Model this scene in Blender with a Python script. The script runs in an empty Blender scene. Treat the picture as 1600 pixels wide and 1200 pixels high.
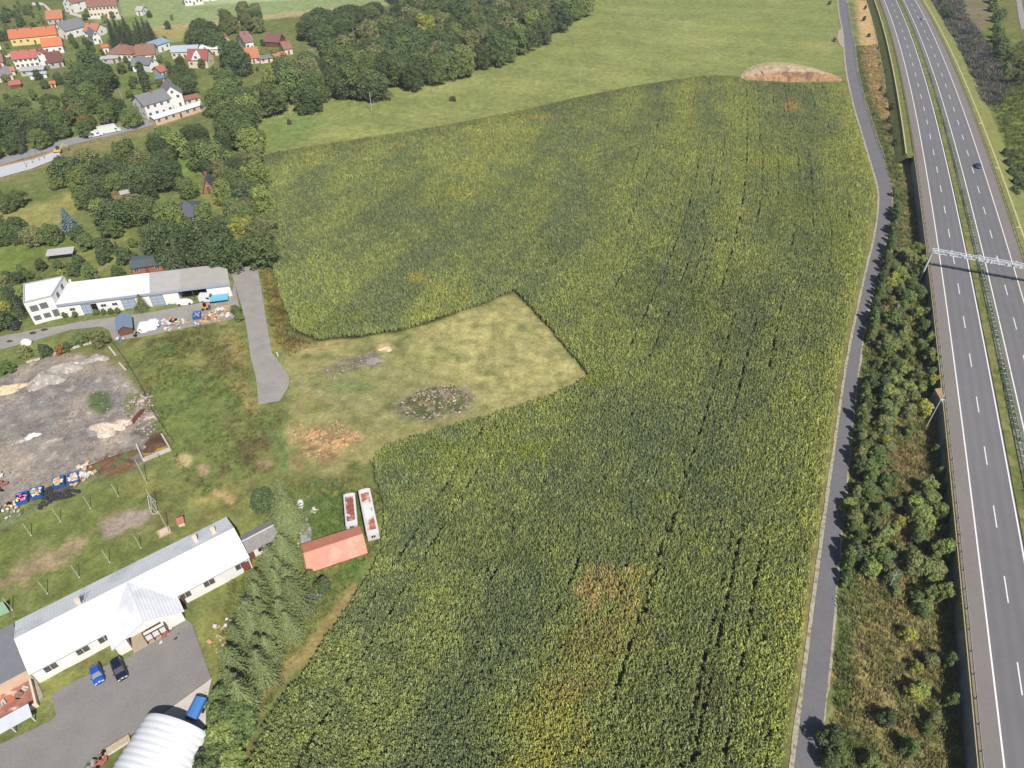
import bpy, math, random
import numpy as np
from mathutils import Vector
R_ = math.radians
SC = bpy.context.scene
COL = SC.collection
rng = np.random.default_rng(7)
random.seed(7)

# ------------------------------------------------------------------ camera
CAM_H = 114.0
PITCH = R_(40.56)
FPX = 1080.0                       # focal length for a 1600 px wide frame
cam_d = bpy.data.cameras.new('camera')
cam = bpy.data.objects.new('camera', cam_d)
COL.objects.link(cam)
cam.location = (0, 0, CAM_H)
cam.rotation_euler = (math.pi / 2 - PITCH, 0, 0)
cam_d.sensor_width = 36.0
cam_d.lens = 36.0 * FPX / 1600.0
cam_d.clip_start = 0.5
cam_d.clip_end = 6000
SC.camera = cam
SC.render.resolution_x = 1024
SC.render.resolution_y = 768

# ------------------------------------------------------------------ light
SUN_EL = R_(48.5)
SUN_AZ = R_(152.5)                 # clockwise from +Y, the way to the sun
wd = bpy.data.worlds.new("World")
SC.world = wd
wd.use_nodes = True
wn = wd.node_tree
wn.nodes.clear()
sky = wn.nodes.new('ShaderNodeTexSky')
sky.sky_type = 'NISHITA'
sky.sun_disc = False
sky.sun_elevation = SUN_EL
sky.sun_rotation = SUN_AZ
bgn = wn.nodes.new('ShaderNodeBackground')
bgn.inputs['Strength'].default_value = 0.065
won = wn.nodes.new('ShaderNodeOutputWorld')
wn.links.new(sky.outputs[0], bgn.inputs[0])
wn.links.new(bgn.outputs[0], won.inputs[0])
sd = bpy.data.lights.new('sun', 'SUN')
sd.energy = 4.7
sd.angle = R_(0.5)
sd.color = (1.0, 0.955, 0.88)
so = bpy.data.objects.new('sun', sd)
COL.objects.link(so)
sv = Vector((math.sin(SUN_AZ) * math.cos(SUN_EL), math.cos(SUN_AZ) * math.cos(SUN_EL), math.sin(SUN_EL)))
so.rotation_euler = sv.to_track_quat('Z', 'Y').to_euler()
so.location = (60, -60, 160)
SC.view_settings.view_transform = 'Standard'
SC.view_settings.look = 'None'
SC.view_settings.gamma = 1.0
SC.view_settings.exposure = 0.38
SC.cycles.max_bounces = 5
SC.cycles.diffuse_bounces = 3
SC.cycles.glossy_bounces = 2
SC.cycles.transparent_max_bounces = 6

# ------------------------------------------------------------------ survey: a spot of the photograph to a spot on the land
_s, _c = math.sin(PITCH), math.cos(PITCH)


def G(px, py, z=0.0):
    u = (px - 800) / FPX
    v = (py - 600) / FPX
    k = (CAM_H - z) / (_s + v * _c)
    return np.array([u * k, k * (_c - v * _s), z])


def GP(pts, z=0.0):
    return np.array([G(x, y, z)[:2] for x, y in pts])


def lin(r, g, b, k=1.0):
    f = lambda q: (q / 12.92 if q <= 0.04045 else ((q + 0.055) / 1.055) ** 2.4)
    return tuple(f(q / 255.0) * k for q in (r, g, b))


KA = 0.70                           # sunlit picture value -> surface albedo


def A(r, g, b):
    c = lin(r, g, b, KA)
    w = (c[0] * .3 + c[1] * .6 + c[2] * .1) * .05
    return tuple(q * .95 + w for q in c)


# ------------------------------------------------------------------ number noise
def _hash(ix, iy, seed):
    h = (ix.astype(np.int64) * 374761393 + iy.astype(np.int64) * 668265263 + seed * 974711) & 0x7fffffff
    h = (h ^ (h >> 13)) * 1274126177 & 0x7fffffff
    return ((h ^ (h >> 16)) & 0xffff) / 65535.0


def vn(x, y, scale, seed=0):
    x = np.asarray(x, float) / scale
    y = np.asarray(y, float) / scale
    ix = np.floor(x)
    iy = np.floor(y)
    fx = x - ix
    fy = y - iy
    fx = fx * fx * (3 - 2 * fx)
    fy = fy * fy * (3 - 2 * fy)
    a = _hash(ix, iy, seed)
    b = _hash(ix + 1, iy, seed)
    c = _hash(ix, iy + 1, seed)
    d = _hash(ix + 1, iy + 1, seed)
    return (a * (1 - fx) + b * fx) * (1 - fy) + (c * (1 - fx) + d * fx) * fy


def fbm(x, y, scale, seed=0, oct=3):
    t = 0
    w = 0
    a = 1.0
    for i in range(oct):
        t = t + a * vn(x, y, scale / (2 ** i), seed + i * 17)
        w += a
        a *= 0.55
    return t / w


def pdist(poly, X, Y):
    """signed distance to a polygon, positive inside"""
    P = np.asarray(poly, float)
    n = len(P)
    d = np.full(X.shape, 1e18)
    ins = np.zeros(X.shape, bool)
    for i in range(n):
        x0, y0 = P[i]
        x1, y1 = P[(i + 1) % n]
        ex, ey = x1 - x0, y1 - y0
        L = ex * ex + ey * ey + 1e-12
        t = np.clip(((X - x0) * ex + (Y - y0) * ey) / L, 0, 1)
        dx = X - x0 - t * ex
        dy = Y - y0 - t * ey
        d = np.minimum(d, dx * dx + dy * dy)
        c = (y0 > Y) != (y1 > Y)
        if abs(ey) > 1e-12:
            ins ^= c & (X < ex * (Y - y0) / ey + x0)
    d = np.sqrt(d)
    return np.where(ins, d, -d)


def inside(poly, x, y):
    return pdist(poly, np.array([x]), np.array([y]))[0] > 0


# ------------------------------------------------------------------ materials
MATS = {}


def mat(name, rgb, rough=0.75, var=0.12, scale=0.8, bump=0.0, bscale=8.0, metal=0.0, spec=0.4,
        attr=None, world=False, stripe=None, objrand=0.0, detail=4.0, coat=0.0, var2=None, rgb2=None, thr=0.5):
    """procedural surface: base colour broken up by noise, optional bump and ribs"""
    if name in MATS:
        return MATS[name]
    m = bpy.data.materials.new(name)
    m.use_nodes = True
    nt = m.node_tree
    nt.nodes.clear()
    N = nt.nodes.new
    L = nt.links.new
    out = N('ShaderNodeOutputMaterial')
    bs = N('ShaderNodeBsdfPrincipled')
    bs.inputs['Roughness'].default_value = rough
    bs.inputs['Metallic'].default_value = metal
    bs.inputs['Specular IOR Level'].default_value = spec
    bs.inputs['Coat Weight'].default_value = coat
    L(bs.outputs[0], out.inputs[0])
    if world:
        g = N('ShaderNodeNewGeometry')
        vec = g.outputs['Position']
    else:
        g = N('ShaderNodeTexCoord')
        vec = g.outputs['Object']
    if attr:
        a = N('ShaderNodeAttribute')
        a.attribute_name = attr[1]
        a.attribute_type = attr[0]
        col = a.outputs['Color']
    else:
        c = N('ShaderNodeRGB')
        c.outputs[0].default_value = (*rgb, 1)
        col = c.outputs[0]
    if rgb2 is not None:
        nz = N('ShaderNodeTexNoise')
        nz.inputs['Scale'].default_value = scale * 0.6
        nz.inputs['Detail'].default_value = 5
        L(vec, nz.inputs['Vector'])
        mr = N('ShaderNodeMapRange')
        mr.inputs[1].default_value = thr - 0.06
        mr.inputs[2].default_value = thr + 0.06
        L(nz.outputs['Fac'], mr.inputs[0])
        mx = N('ShaderNodeMix')
        mx.data_type = 'RGBA'
        L(mr.outputs[0], mx.inputs[0])
        L(col, mx.inputs[6])
        mx.inputs[7].default_value = (*rgb2, 1)
        col = mx.outputs[2]

    def mul(colin, fac_socket, lo, hi):
        mr = N('ShaderNodeMapRange')
        mr.inputs[1].default_value = 0.25
        mr.inputs[2].default_value = 0.75
        mr.inputs[3].default_value = lo
        mr.inputs[4].default_value = hi
        L(fac_socket, mr.inputs[0])
        v = N('ShaderNodeVectorMath')
        v.operation = 'SCALE'
        L(colin, v.inputs[0])
        L(mr.outputs[0], v.inputs['Scale'])
        return v.outputs[0]
    if var > 0:
        nz = N('ShaderNodeTexNoise')
        nz.inputs['Scale'].default_value = scale
        nz.inputs['Detail'].default_value = detail
        L(vec, nz.inputs['Vector'])
        col = mul(col, nz.outputs['Fac'], 1 - var, 1 + var)
    if var2:
        for (am, sc) in var2:
            nz = N('ShaderNodeTexNoise')
            nz.inputs['Scale'].default_value = sc
            nz.inputs['Detail'].default_value = 2.5
            L(vec, nz.inputs['Vector'])
            col = mul(col, nz.outputs['Fac'], 1 - am, 1 + am)
    if objrand > 0:
        oi = N('ShaderNodeObjectInfo')
        mr = N('ShaderNodeMapRange')
        mr.inputs[3].default_value = 1 - objrand
        mr.inputs[4].default_value = 1 + objrand
        L(oi.outputs['Random'], mr.inputs[0])
        v = N('ShaderNodeVectorMath')
        v.operation = 'SCALE'
        L(col, v.inputs[0])
        L(mr.outputs[0], v.inputs['Scale'])
        col = v.outputs[0]
    L(col, bs.inputs['Base Color'])
    hgt = None
    if bump > 0:
        nz = N('ShaderNodeTexNoise')
        nz.inputs['Scale'].default_value = bscale
        nz.inputs['Detail'].default_value = 3
        L(vec, nz.inputs['Vector'])
        hgt = nz.outputs['Fac']
        bd = bump
    if stripe:
        ax, per, bd = stripe
        wv = N('ShaderNodeTexWave')
        wv.wave_type = 'BANDS'
        wv.bands_direction = ax
        wv.inputs['Scale'].default_value = 1.0 / per * 0.314159 * 1.0
        wv.inputs['Distortion'].default_value = 0.0
        L(vec, wv.inputs['Vector'])
        hgt = wv.outputs['Fac']
    if hgt is not None:
        bp = N('ShaderNodeBump')
        bp.inputs['Strength'].default_value = 1.0
        bp.inputs['Distance'].default_value = bd
        L(hgt, bp.inputs['Height'])
        L(bp.outputs[0], bs.inputs['Normal'])
    MATS[name] = m
    return m


# ------------------------------------------------------------------ mesh helpers
class MB:
    def __init__(s):
        s.v = []
        s.f = []

    def add(s, vs, fs):
        o = len(s.v)
        s.v.extend([tuple(map(float, q)) for q in vs])
        s.f.extend([tuple(i + o for i in f) for f in fs])
        return s

    def box(s, x0, x1, y0, y1, z0, z1, rot=None, at=(0, 0, 0), tx=1.0, ty=1.0):
        cx, cy = (x0 + x1) / 2, (y0 + y1) / 2
        vs = []
        for z, kx, ky in ((z0, 1, 1), (z1, tx, ty)):
            for x, y in ((x0, y0), (x1, y0), (x1, y1), (x0, y1)):
                vs.append((cx + (x - cx) * kx, cy + (y - cy) * ky, z))
        if rot:
            ca, sa = math.cos(rot), math.sin(rot)
            vs = [(x * ca - y * sa, x * sa + y * ca, z) for x, y, z in vs]
        vs = [(x + at[0], y + at[1], z + at[2]) for x, y, z in vs]
        return s.add(vs, [(3, 2, 1, 0), (4, 5, 6, 7), (0, 1, 5, 4), (1, 2, 6, 5), (2, 3, 7, 6), (3, 0, 4, 7)])

    def tube(s, p0, p1, r, n=6, r1=None, cap=True):
        r1 = r if r1 is None else r1
        p0 = np.array(p0, float)
        p1 = np.array(p1, float)
        d = p1 - p0
        d /= max(np.linalg.norm(d), 1e-9)
        a = np.cross(d, (0, 0, 1) if abs(d[2]) < .9 else (1, 0, 0))
        a /= np.linalg.norm(a)
        b = np.cross(d, a)
        vs = []
        for p, rr in ((p0, r), (p1, r1)):
            for i in range(n):
                t = 2 * math.pi * i / n
                vs.append(p + rr * (math.cos(t) * a + math.sin(t) * b))
        fs = [(i, (i + 1) % n, n + (i + 1) % n, n + i) for i in range(n)]
        if cap:
            fs += [tuple(range(n - 1, -1, -1)), tuple(range(n, 2 * n))]
        return s.add(vs, fs)

    def prism(s, poly, z0, z1):
        n = len(poly)
        vs = [(x, y, z0) for x, y in poly] + [(x, y, z1) for x, y in poly]
        fs = [tuple(range(n - 1, -1, -1)), tuple(range(n, 2 * n))]
        fs += [(i, (i + 1) % n, n + (i + 1) % n, n + i) for i in range(n)]
        return s.add(vs, fs)

    def slab(s, quad, th):
        """a thick sheet: quad = four 3-D points counter-clockwise from above, th downwards"""
        q = [np.array(p, float) for p in quad]
        n = np.cross(q[1] - q[0], q[2] - q[0])
        n /= np.linalg.norm(n)
        lo = [p - n * th for p in q]
        k = len(q)
        return s.add(q + lo, [tuple(range(k)), tuple(range(2 * k - 1, k - 1, -1))] +
                     [((i + 1) % k, i, k + i, k + (i + 1) % k) for i in range(k)])

    def lump(s, cx, cy, cz, rx, ry, rz, seed=0, rough=.25, nu=10, nv=6, low=-0.3):
        r = random.Random(seed)
        vs = []
        for j in range(nv + 1):
            ph = math.pi / 2 - (math.pi / 2 - math.asin(low)) * j / nv
            for i in range(nu):
                th = 2 * math.pi * i / nu
                k = 1 + r.uniform(-rough, rough)
                vs.append((cx + rx * k * math.cos(th) * math.cos(ph), cy + ry * k * math.sin(th) * math.cos(ph),
                           cz + rz * k * math.sin(ph)))
        fs = []
        for j in range(nv):
            for i in range(nu):
                a = j * nu + i
                b = j * nu + (i + 1) % nu
                fs.append((a, a + nu, b + nu, b))
        fs.append(tuple(range(nv * nu, nv * nu + nu)))
        return s.add(vs, fs)

    def mesh(s, name, m, smooth=False):
        me = bpy.data.meshes.new(name)
        me.from_pydata(s.v, [], s.f)
        me.materials.append(m)
        if smooth:
            me.polygons.foreach_set('use_smooth', [True] * len(me.polygons))
        me.update()
        return me

    def build(s, name, m, parent=None, loc=(0, 0, 0), rz=0.0, smooth=False):
        o = bpy.data.objects.new(name, s.mesh(name, m, smooth))
        COL.objects.link(o)
        o.parent = parent
        o.location = loc
        o.rotation_euler = (0, 0, rz)
        return o


def tag(o, label=None, cat=None, group=None, kind=None):
    if label:
        o['label'] = label
    if cat:
        o['category'] = cat
    if group:
        o['group'] = group
    if kind:
        o['kind'] = kind
    return o


def thing(name, loc, rz, label, cat, group=None):
    o = bpy.data.objects.new(name, None)
    o.empty_display_size = 0.5
    COL.objects.link(o)
    o.location = (float(loc[0]), float(loc[1]), float(loc[2]) if len(loc) > 2 else 0.0)
    o.rotation_euler = (0, 0, rz)
    return tag(o, label, cat, group)


def kids(o):
    return [c for c in COL.objects if c.parent == o]


def clone(root, loc, rz=0.0, sc=None, label=None, group=None, tree=None):
    """copy of a thing with its parts and sub-parts"""
    c = root.copy()
    COL.objects.link(c)
    c.location = (float(loc[0]), float(loc[1]), float(loc[2]) if len(loc) > 2 else 0.0)
    c.rotation_euler = (0, 0, rz)
    if sc is not None:
        c.scale = sc if hasattr(sc, '__len__') else (sc, sc, sc)
    if label:
        c['label'] = label
    if group:
        c['group'] = group
    for ch in tree:
        k = ch[0].copy()
        COL.objects.link(k)
        k.parent = c
        for g in ch[1]:
            q = g.copy()
            COL.objects.link(q)
            q.parent = k
    return c


def treeof(root):
    ks = kids(root)
    return [(k, kids(k)) for k in ks]


def raw_mesh(name, V, F4, m, cols=None, smooth=False):
    """fast mesh from numpy arrays; F4 is (n,4) quads or (n,3) tris"""
    me = bpy.data.meshes.new(name)
    V = np.asarray(V, np.float32)
    F = np.asarray(F4, np.int32)
    n, k = F.shape
    me.vertices.add(len(V))
    me.vertices.foreach_set('co', V.ravel())
    me.loops.add(n * k)
    me.loops.foreach_set('vertex_index', F.ravel())
    me.polygons.add(n)
    me.polygons.foreach_set('loop_start', np.arange(0, n * k, k, dtype=np.int32))
    me.polygons.foreach_set('use_smooth', np.full(n, smooth))
    me.update(calc_edges=True)
    if cols is not None:
        a = me.attributes.new('Col', 'FLOAT_COLOR', 'POINT')
        c4 = np.ones((len(V), 4), np.float32)
        c4[:, :3] = cols
        a.data.foreach_set('color', c4.ravel())
    me.materials.append(m)
    return me


def link(name, me, parent=None, **kw):
    o = bpy.data.objects.new(name, me)
    COL.objects.link(o)
    o.parent = parent
    return tag(o, **kw) if kw else o
# ================================================================== the lie of the land
RC = np.array([-8.08442308e-08, -2.86920487e-05, 4.15562158e-01, 5.61651260e+01])   # outer edge line of the near carriageway
_XE = np.polyval(RC, 600.0)
_SE = np.polyval(np.polyder(RC), 600.0)
ROADZ = 4.0


def rx(Y):
    Y = np.asarray(Y, float)
    return np.where(Y < 600, np.polyval(RC, np.minimum(Y, 600)), _XE + _SE * (Y - 600))


def rs(Y):
    Y = np.asarray(Y, float)
    return np.where(Y < 600, np.polyval(np.polyder(RC), np.minimum(Y, 600)), _SE)


def rp(Y, off):
    """spot on the motorway: centre station Y, metres to the right of the outer line"""
    s = rs(Y)
    n = np.sqrt(1 + s * s)
    return np.stack([rx(Y) + off / n, np.asarray(Y, float) - off * s / n], -1)


def roff(X, Y):
    s = rs(Y)
    return (X - rx(Y)) / np.sqrt(1 + s * s)


def inv_off(px, py, z=4.0):
    g = G(px, py, z)
    return g, float(roff(g[0], g[1]))


YWALL = float(G(1430, 248, 4)[1]) + 2.0        # the retaining wall ends here
P1 = [(1309, -60), (1310, 0), (1312, 20), (1318, 50), (1321, 90), (1325, 120), (1335, 165), (1350, 215), (1364, 262), (1373, 290), (1375, 320), (1368, 370), (1353, 430), (1338, 500), (1324, 570), (1314, 640), (1306, 700), (1292, 800), (1282, 880), (1271, 960), (1259, 1060), (1250, 1130), (1241, 1200), (1229, 1300)]
P2 = [(1321, -60), (1322, 0), (1326, 30), (1334, 70), (1338, 110), (1350, 160), (1371, 225), (1386, 265), (1394, 300), (1393, 330), (1385, 375), (1368, 440), (1352, 500), (1338, 600), (1328, 700), (1318, 800), (1309, 880), (1300, 1000), (1290, 1100), (1278, 1200), (1267, 1300)]
_p1 = GP(P1)[::-1]
_p2 = GP(P2)[::-1]


def _sm(P):
    ys = np.arange(P[0, 1], P[-1, 1], 2.0)
    xs = np.interp(ys, P[:, 1], P[:, 0])
    k = np.ones(9) / 9
    return ys, np.convolve(np.pad(xs, 4, mode='edge'), k, 'valid')


_y1, _x1 = _sm(_p1)
_y2, _x2 = _sm(_p2)


def pathL(Y):
    return np.interp(Y, _y1, _x1)


def pathR(Y):
    return np.interp(Y, _y2, _x2)


FIELD = [(412, 247), (470, 236), (560, 222), (700, 200), (800, 180), (900, 157), (1000, 137), (1100, 122), (1150, 124), (1165, 130), (1240, 134), (1300, 133), (1318, 135), (1328, 160), (1340, 210), (1357, 262), (1365, 300), (1358, 360), (1343, 420), (1328, 490), (1312, 570), (1303, 640), (1294, 700), (1280, 800), (1268, 880), (1255, 970), (1243, 1060), (1230, 1140), (1219, 1200), (1205, 1320), (330, 1320), (386, 1200), (414, 1132), (458, 1074), (503, 1014), (543, 953), (579, 898), (596, 860), (600, 810), (592, 770), (580, 725), (600, 700), (650, 685), (760, 652), (860, 622), (921, 590), (890, 552), (850, 505), (803, 456), (760, 475), (700, 494), (640, 515), (560, 528), (500, 533), (458, 520), (440, 470), (425, 420), (427, 390), (418, 330)]
FIELDW = GP(FIELD)
FARF = GP([(403, 245), (398, 180), (445, 164), (520, 144), (600, 134), (650, 124), (740, 102), (830, 68), (880, 36), (925, 8), (935, -60), (1320, -60), (1320, 0), (1330, 110), (1160, 126), (1100, 122), (1000, 137), (900, 157), (800, 180), (700, 200), (560, 222), (412, 247)])
# -- one sheet of ground, fine where the photograph looks from near by
xs = np.concatenate([np.arange(-2600, -700, 60), np.arange(-700, -330, 6), np.arange(-330, -150, 1.6), np.arange(-150, 150, 0.62), np.arange(150, 330, 1.8), np.arange(330, 700, 7), np.arange(700, 2600, 60)])
ys = np.concatenate([np.arange(-900, 10, 30), np.arange(10, 34, 2), np.arange(34, 215, 0.62), np.arange(215, 330, 1.1), np.arange(330, 620, 2.0), np.arange(620, 1000, 12), np.arange(1000, 4000, 100)])
GX, GY = np.meshgrid(xs, ys)
gx = GX.ravel()
gy = GY.ravel()
wx = gx + (fbm(gx, gy, 7, 11) - .5) * 3.0
wy = gy + (fbm(gx, gy, 7, 23) - .5) * 3.0
col = np.zeros((len(gx), 3))
base = np.array(A(117, 125, 69))
n1 = fbm(gx, gy, 30, 1)[:, None]
n2 = fbm(gx, gy, 6, 2)[:, None]
n3 = fbm(gx, gy, 1.6, 3, 2)[:, None]
col[:] = base * (0.8 + 0.5 * n1)
col = col * (1 - .0) + (n2 - .5) * np.array(A(150, 140, 90)) * .35
col = np.clip(col, .01, 1)


def zone(poly, rgb, soft=1.2, strength=1.0, warp=1.0, mixn=None, px=True, z=0.0):
    """lay a ground cover of its own colour into the sheet"""
    global col
    P = GP(poly, z) if px else np.asarray(poly)
    x0, y0 = P.min(0) - 6
    x1, y1 = P.max(0) + 6
    m = (gx > x0) & (gx < x1) & (gy > y0) & (gy < y1)
    if not m.any():
        return
    X = gx[m] * (1 - warp) + wx[m] * warp
    Y = gy[m] * (1 - warp) + wy[m] * warp
    d = pdist(P, X, Y)
    t = np.clip(d / soft + 0.5, 0, 1) * strength
    if mixn:
        sc, lo, hi, sd_ = mixn
        nn = fbm(gx[m], gy[m], sc, sd_)
        t = t * np.clip((nn - lo) / (hi - lo), 0, 1)
    c = np.array(A(*rgb))
    f = (0.86 + 0.28 * n2[m])
    col[m] = col[m] * (1 - t[:, None]) + c * f * t[:, None]


def spot(px, py, rxp, ryp, rgb, strength=.9, soft=None, ang=0, mixn=None):
    n = 14
    P = []
    for i in range(n):
        a = 2 * math.pi * i / n
        x, y = rxp * math.cos(a), ryp * math.sin(a)
        P.append((px + x * math.cos(ang) - y * math.sin(ang), py + x * math.sin(ang) + y * math.cos(ang)))
    r = abs(G(px + rxp, py)[0] - G(px, py)[0])
    zone(P, rgb, soft or max(.8, r * .35), strength, 1.0, mixn)


# far country behind the village
zone([(150, 60), (240, 70), (300, 62), (420, 25), (640, 4), (640, -200), (-700, -200), (-700, -20), (150, -20)], (150, 165, 108), 6)
zone([(235, 50), (300, 44), (420, 30), (600, 10), (600, 4), (420, 22), (300, 36), (235, 42)], (185, 168, 120), 5)
zone([(236, 62), (300, 58), (300, 44), (236, 46)], (170, 160, 96), 4)
zone([(290, 10), (380, 4), (480, -2), (560, -8), (560, -16), (300, 0)], (176, 186, 140), 5)
# green field beyond the maize, brushed by the mower
zone(FARF, (140, 148, 82), 1.5, px=False)
zone(FARF, (162, 166, 96), 3, .6, px=False, mixn=(38, .5, .78, 5))
_d = pdist(FARF, gx, gy) > 0
_st = np.sin((gx * .32 + gy * .95) * .75 + fbm(gx, gy, 40, 8) * 14) * .035 + np.sin((gx * .25 + gy * .97) * .17 + fbm(gx, gy, 90, 9) * 9) * .05
col[_d] *= (1 + _st[_d])[:, None]
zone([(700, 150), (900, 108), (1080, 92), (1150, 78), (1300, 62), (1300, 82), (1160, 104), (1060, 112), (900, 128), (760, 168)], (168, 166, 96), 8, .45, mixn=(22, .4, .7, 6))
zone([(410, 195), (480, 176), (520, 190), (430, 238)], (120, 146, 76), 8, .7)
# soil under the maize
zone(FIELDW, (70, 72, 40), 1.0, px=False, warp=.3)
# mown wedge cut out of the maize
WEDGE = [(440, 540), (458, 522), (500, 535), (560, 530), (640, 517), (700, 496), (760, 477), (803, 458), (850, 507), (921, 590), (860, 620), (760, 650), (650, 682), (600, 698), (585, 720), (520, 745), (450, 735), (440, 690), (450, 620)]
zone(WEDGE, (158, 153, 96), 1.5, mixn=(5, .2, .45, 31))
zone([(640, 517), (700, 496), (803, 458), (850, 507), (921, 590), (860, 618), (760, 640), (700, 600), (660, 560)], (184, 176, 112), 6, .9, mixn=(2.6, .3, .6, 32))
zone([(760, 500), (830, 490), (880, 550), (800, 560)], (150, 152, 88), 6, .4, mixn=(3, .45, .6, 33))
zone([(590, 702), (650, 680), (760, 646), (860, 616), (916, 594), (916, 600), (860, 624), (760, 656), (650, 690), (600, 712)], (168, 156, 108), 1.2, .8)
spot(575, 600, 90, 40, (150, 146, 96), .5, ang=-.2)
spot(540, 590, 62, 22, (136, 142, 90), .5, ang=-.2)
spot(548, 566, 52, 10, (128, 120, 104), .9, ang=-.2, mixn=(2, .3, .5, 41))
spot(582, 562, 14, 10, (130, 118, 112), .9)
spot(552, 606, 34, 12, (112, 128, 76), .5)
spot(602, 545, 13, 7, (205, 180, 130), .9)
spot(682, 630, 64, 27, (150, 140, 120), .9, ang=-.15, mixn=(2.2, .3, .55, 42))
spot(680, 632, 55, 20, (92, 108, 58), .9, ang=-.15, mixn=(1.8, .5, .6, 43))
spot(672, 622, 55, 14, (104, 76, 70), .7, ang=-.2, mixn=(1.5, .55, .65, 44))
# left meadow
MEADOW = [(440, 420), (420, 640), (450, 740), (560, 745), (600, 800), (590, 860), (470, 1030), (380, 1180), (340, 1060), (280, 960), (0, 1140), (-300, 1300), (-300, 760), (0, 800), (150, 730), (260, 700), (170, 540), (380, 470)]
zone(MEADOW, (124, 132, 72), 3)
zone(MEADOW, (146, 146, 78), 3, .75, mixn=(9, .48, .66, 51))
zone(MEADOW, (112, 100, 66), 3, .6, mixn=(4, .62, .72, 52))
zone([(355, 430), (372, 520), (400, 640), (380, 640), (345, 540), (330, 480)], (170, 148, 92), 2, .7, mixn=(4, .35, .6, 53))
zone([(405, 420), (428, 430), (445, 520), (470, 530), (455, 550), (430, 545)], (150, 136, 72), 2, .9)
zone([(418, 450), (432, 450), (450, 515), (490, 528), (460, 545), (440, 530)], (116, 82, 52), 2, .8, mixn=(3, .3, .5, 54))
zone([(455, 540), (500, 536), (540, 530), (520, 545), (470, 552)], (190, 165, 110), 2, .6)
spot(268, 540, 46, 16, (98, 92, 56), .8, mixn=(4, .35, .5, 55))
spot(340, 560, 26, 34, (106, 98, 60), .6, mixn=(4, .35, .5, 56))
spot(300, 640, 70, 60, (112, 134, 66), .5)
spot(395, 690, 34, 52, (104, 88, 60), .7, ang=-.5, mixn=(4, .35, .55, 57))
spot(430, 690, 12, 55, (104, 132, 68), .7, ang=-.35)
spot(512, 688, 52, 26, (194, 166, 112), .85, mixn=(3, .35, .6, 58))
spot(490, 700, 44, 34, (150, 118, 84), .7, mixn=(3, .45, .55, 59))
spot(556, 684, 16, 8, (200, 170, 120), .8)
spot(284, 722, 16, 11, (196, 176, 124), .95, soft=1.0)
spot(320, 734, 9, 8, (182, 158, 122), .95, soft=.8)
spot(345, 766, 7, 7, (192, 160, 112), .95, soft=.8)
spot(361, 772, 7, 12, (200, 176, 112), .95, soft=.8, ang=-.5)
spot(322, 778, 10, 4, (176, 160, 100), .9, soft=.8)
spot(410, 726, 12, 8, (182, 160, 120), .7)
spot(385, 760, 40, 14, (138, 122, 82), .6, mixn=(3, .4, .6, 60))
spot(520, 760, 60, 18, (140, 132, 84), .7, mixn=(4, .35, .6, 62))
spot(560, 900, 26, 34, (112, 138, 66), .8, ang=.5)
# wheel ruts across the meadow and the wedge
def rut(pts, w=.35, gap=1.6, rgb=(158, 148, 108), st=.7):
    P = GP(pts)
    d_ = np.gradient(P, axis=0)
    nrm_ = np.stack([-d_[:, 1], d_[:, 0]], -1) / np.hypot(d_[:, 0], d_[:, 1])[:, None]
    for sgn in (-1, 1):
        c_ = P + nrm_ * gap / 2 * sgn
        zone(np.concatenate([c_ + nrm_ * w, (c_ - nrm_ * w)[::-1]]), rgb, .5, st, .25, px=False, mixn=(3, .2, .5, 64))


rut([(438, 590), (450, 596), (480, 606), (520, 622), (560, 632), (600, 640)])
rut([(345, 505), (352, 540), (368, 580), (390, 620), (415, 660), (440, 700), (450, 735), (445, 760)], rgb=(150, 142, 92), st=.6)
rut([(300, 530), (310, 570), (330, 620), (360, 660), (400, 700), (440, 742)], rgb=(146, 140, 92), st=.5)
rut([(640, 640), (560, 660), (500, 640), (455, 640), (430, 650)], rgb=(150, 140, 98), st=.5)
# trodden track beside the maize
zone([(552, 905), (560, 920), (510, 985), (470, 1040), (420, 1095), (398, 1140), (380, 1200), (352, 1300), (340, 1300), (366, 1195), (386, 1128), (410, 1085), (462, 1020), (500, 965)], (164, 146, 92), 1.4, .95)
zone([(598, 760), (606, 800), (600, 850), (575, 900), (556, 905), (590, 850), (595, 800), (590, 765)], (140, 146, 84), 1.5, .8)
spot(520, 808, 56, 42, (98, 122, 58), .8)
# football pitch and its worn goal mouth
PITCHP = [(-120, 905), (0, 838), (190, 762), (236, 800), (262, 850), (160, 905), (0, 975), (-120, 1030)]
zone(PITCHP, (120, 129, 68), 2)
zone([(-80, 925), (40, 872), (150, 812), (215, 795), (236, 805), (235, 825), (200, 838), (150, 850), (80, 900), (0, 935), (-80, 975)], (170, 150, 116), 4, .9, mixn=(3.5, .38, .58, 63))
zone([(160, 818), (180, 812), (205, 800), (228, 796), (238, 806), (226, 820), (205, 828), (172, 838), (162, 830)], (168, 152, 136), 1.2, 1)
zone([(-60, 862), (60, 812), (150, 780), (185, 764), (190, 772), (70, 822), (-60, 875)], (124, 138, 68), 2, .8)
zone([(-60, 840), (0, 815), (70, 785), (132, 752), (150, 740), (215, 722), (220, 735), (150, 752), (70, 795), (0, 828), (-60, 850)], (128, 140, 96), 1.5, .8)
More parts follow.
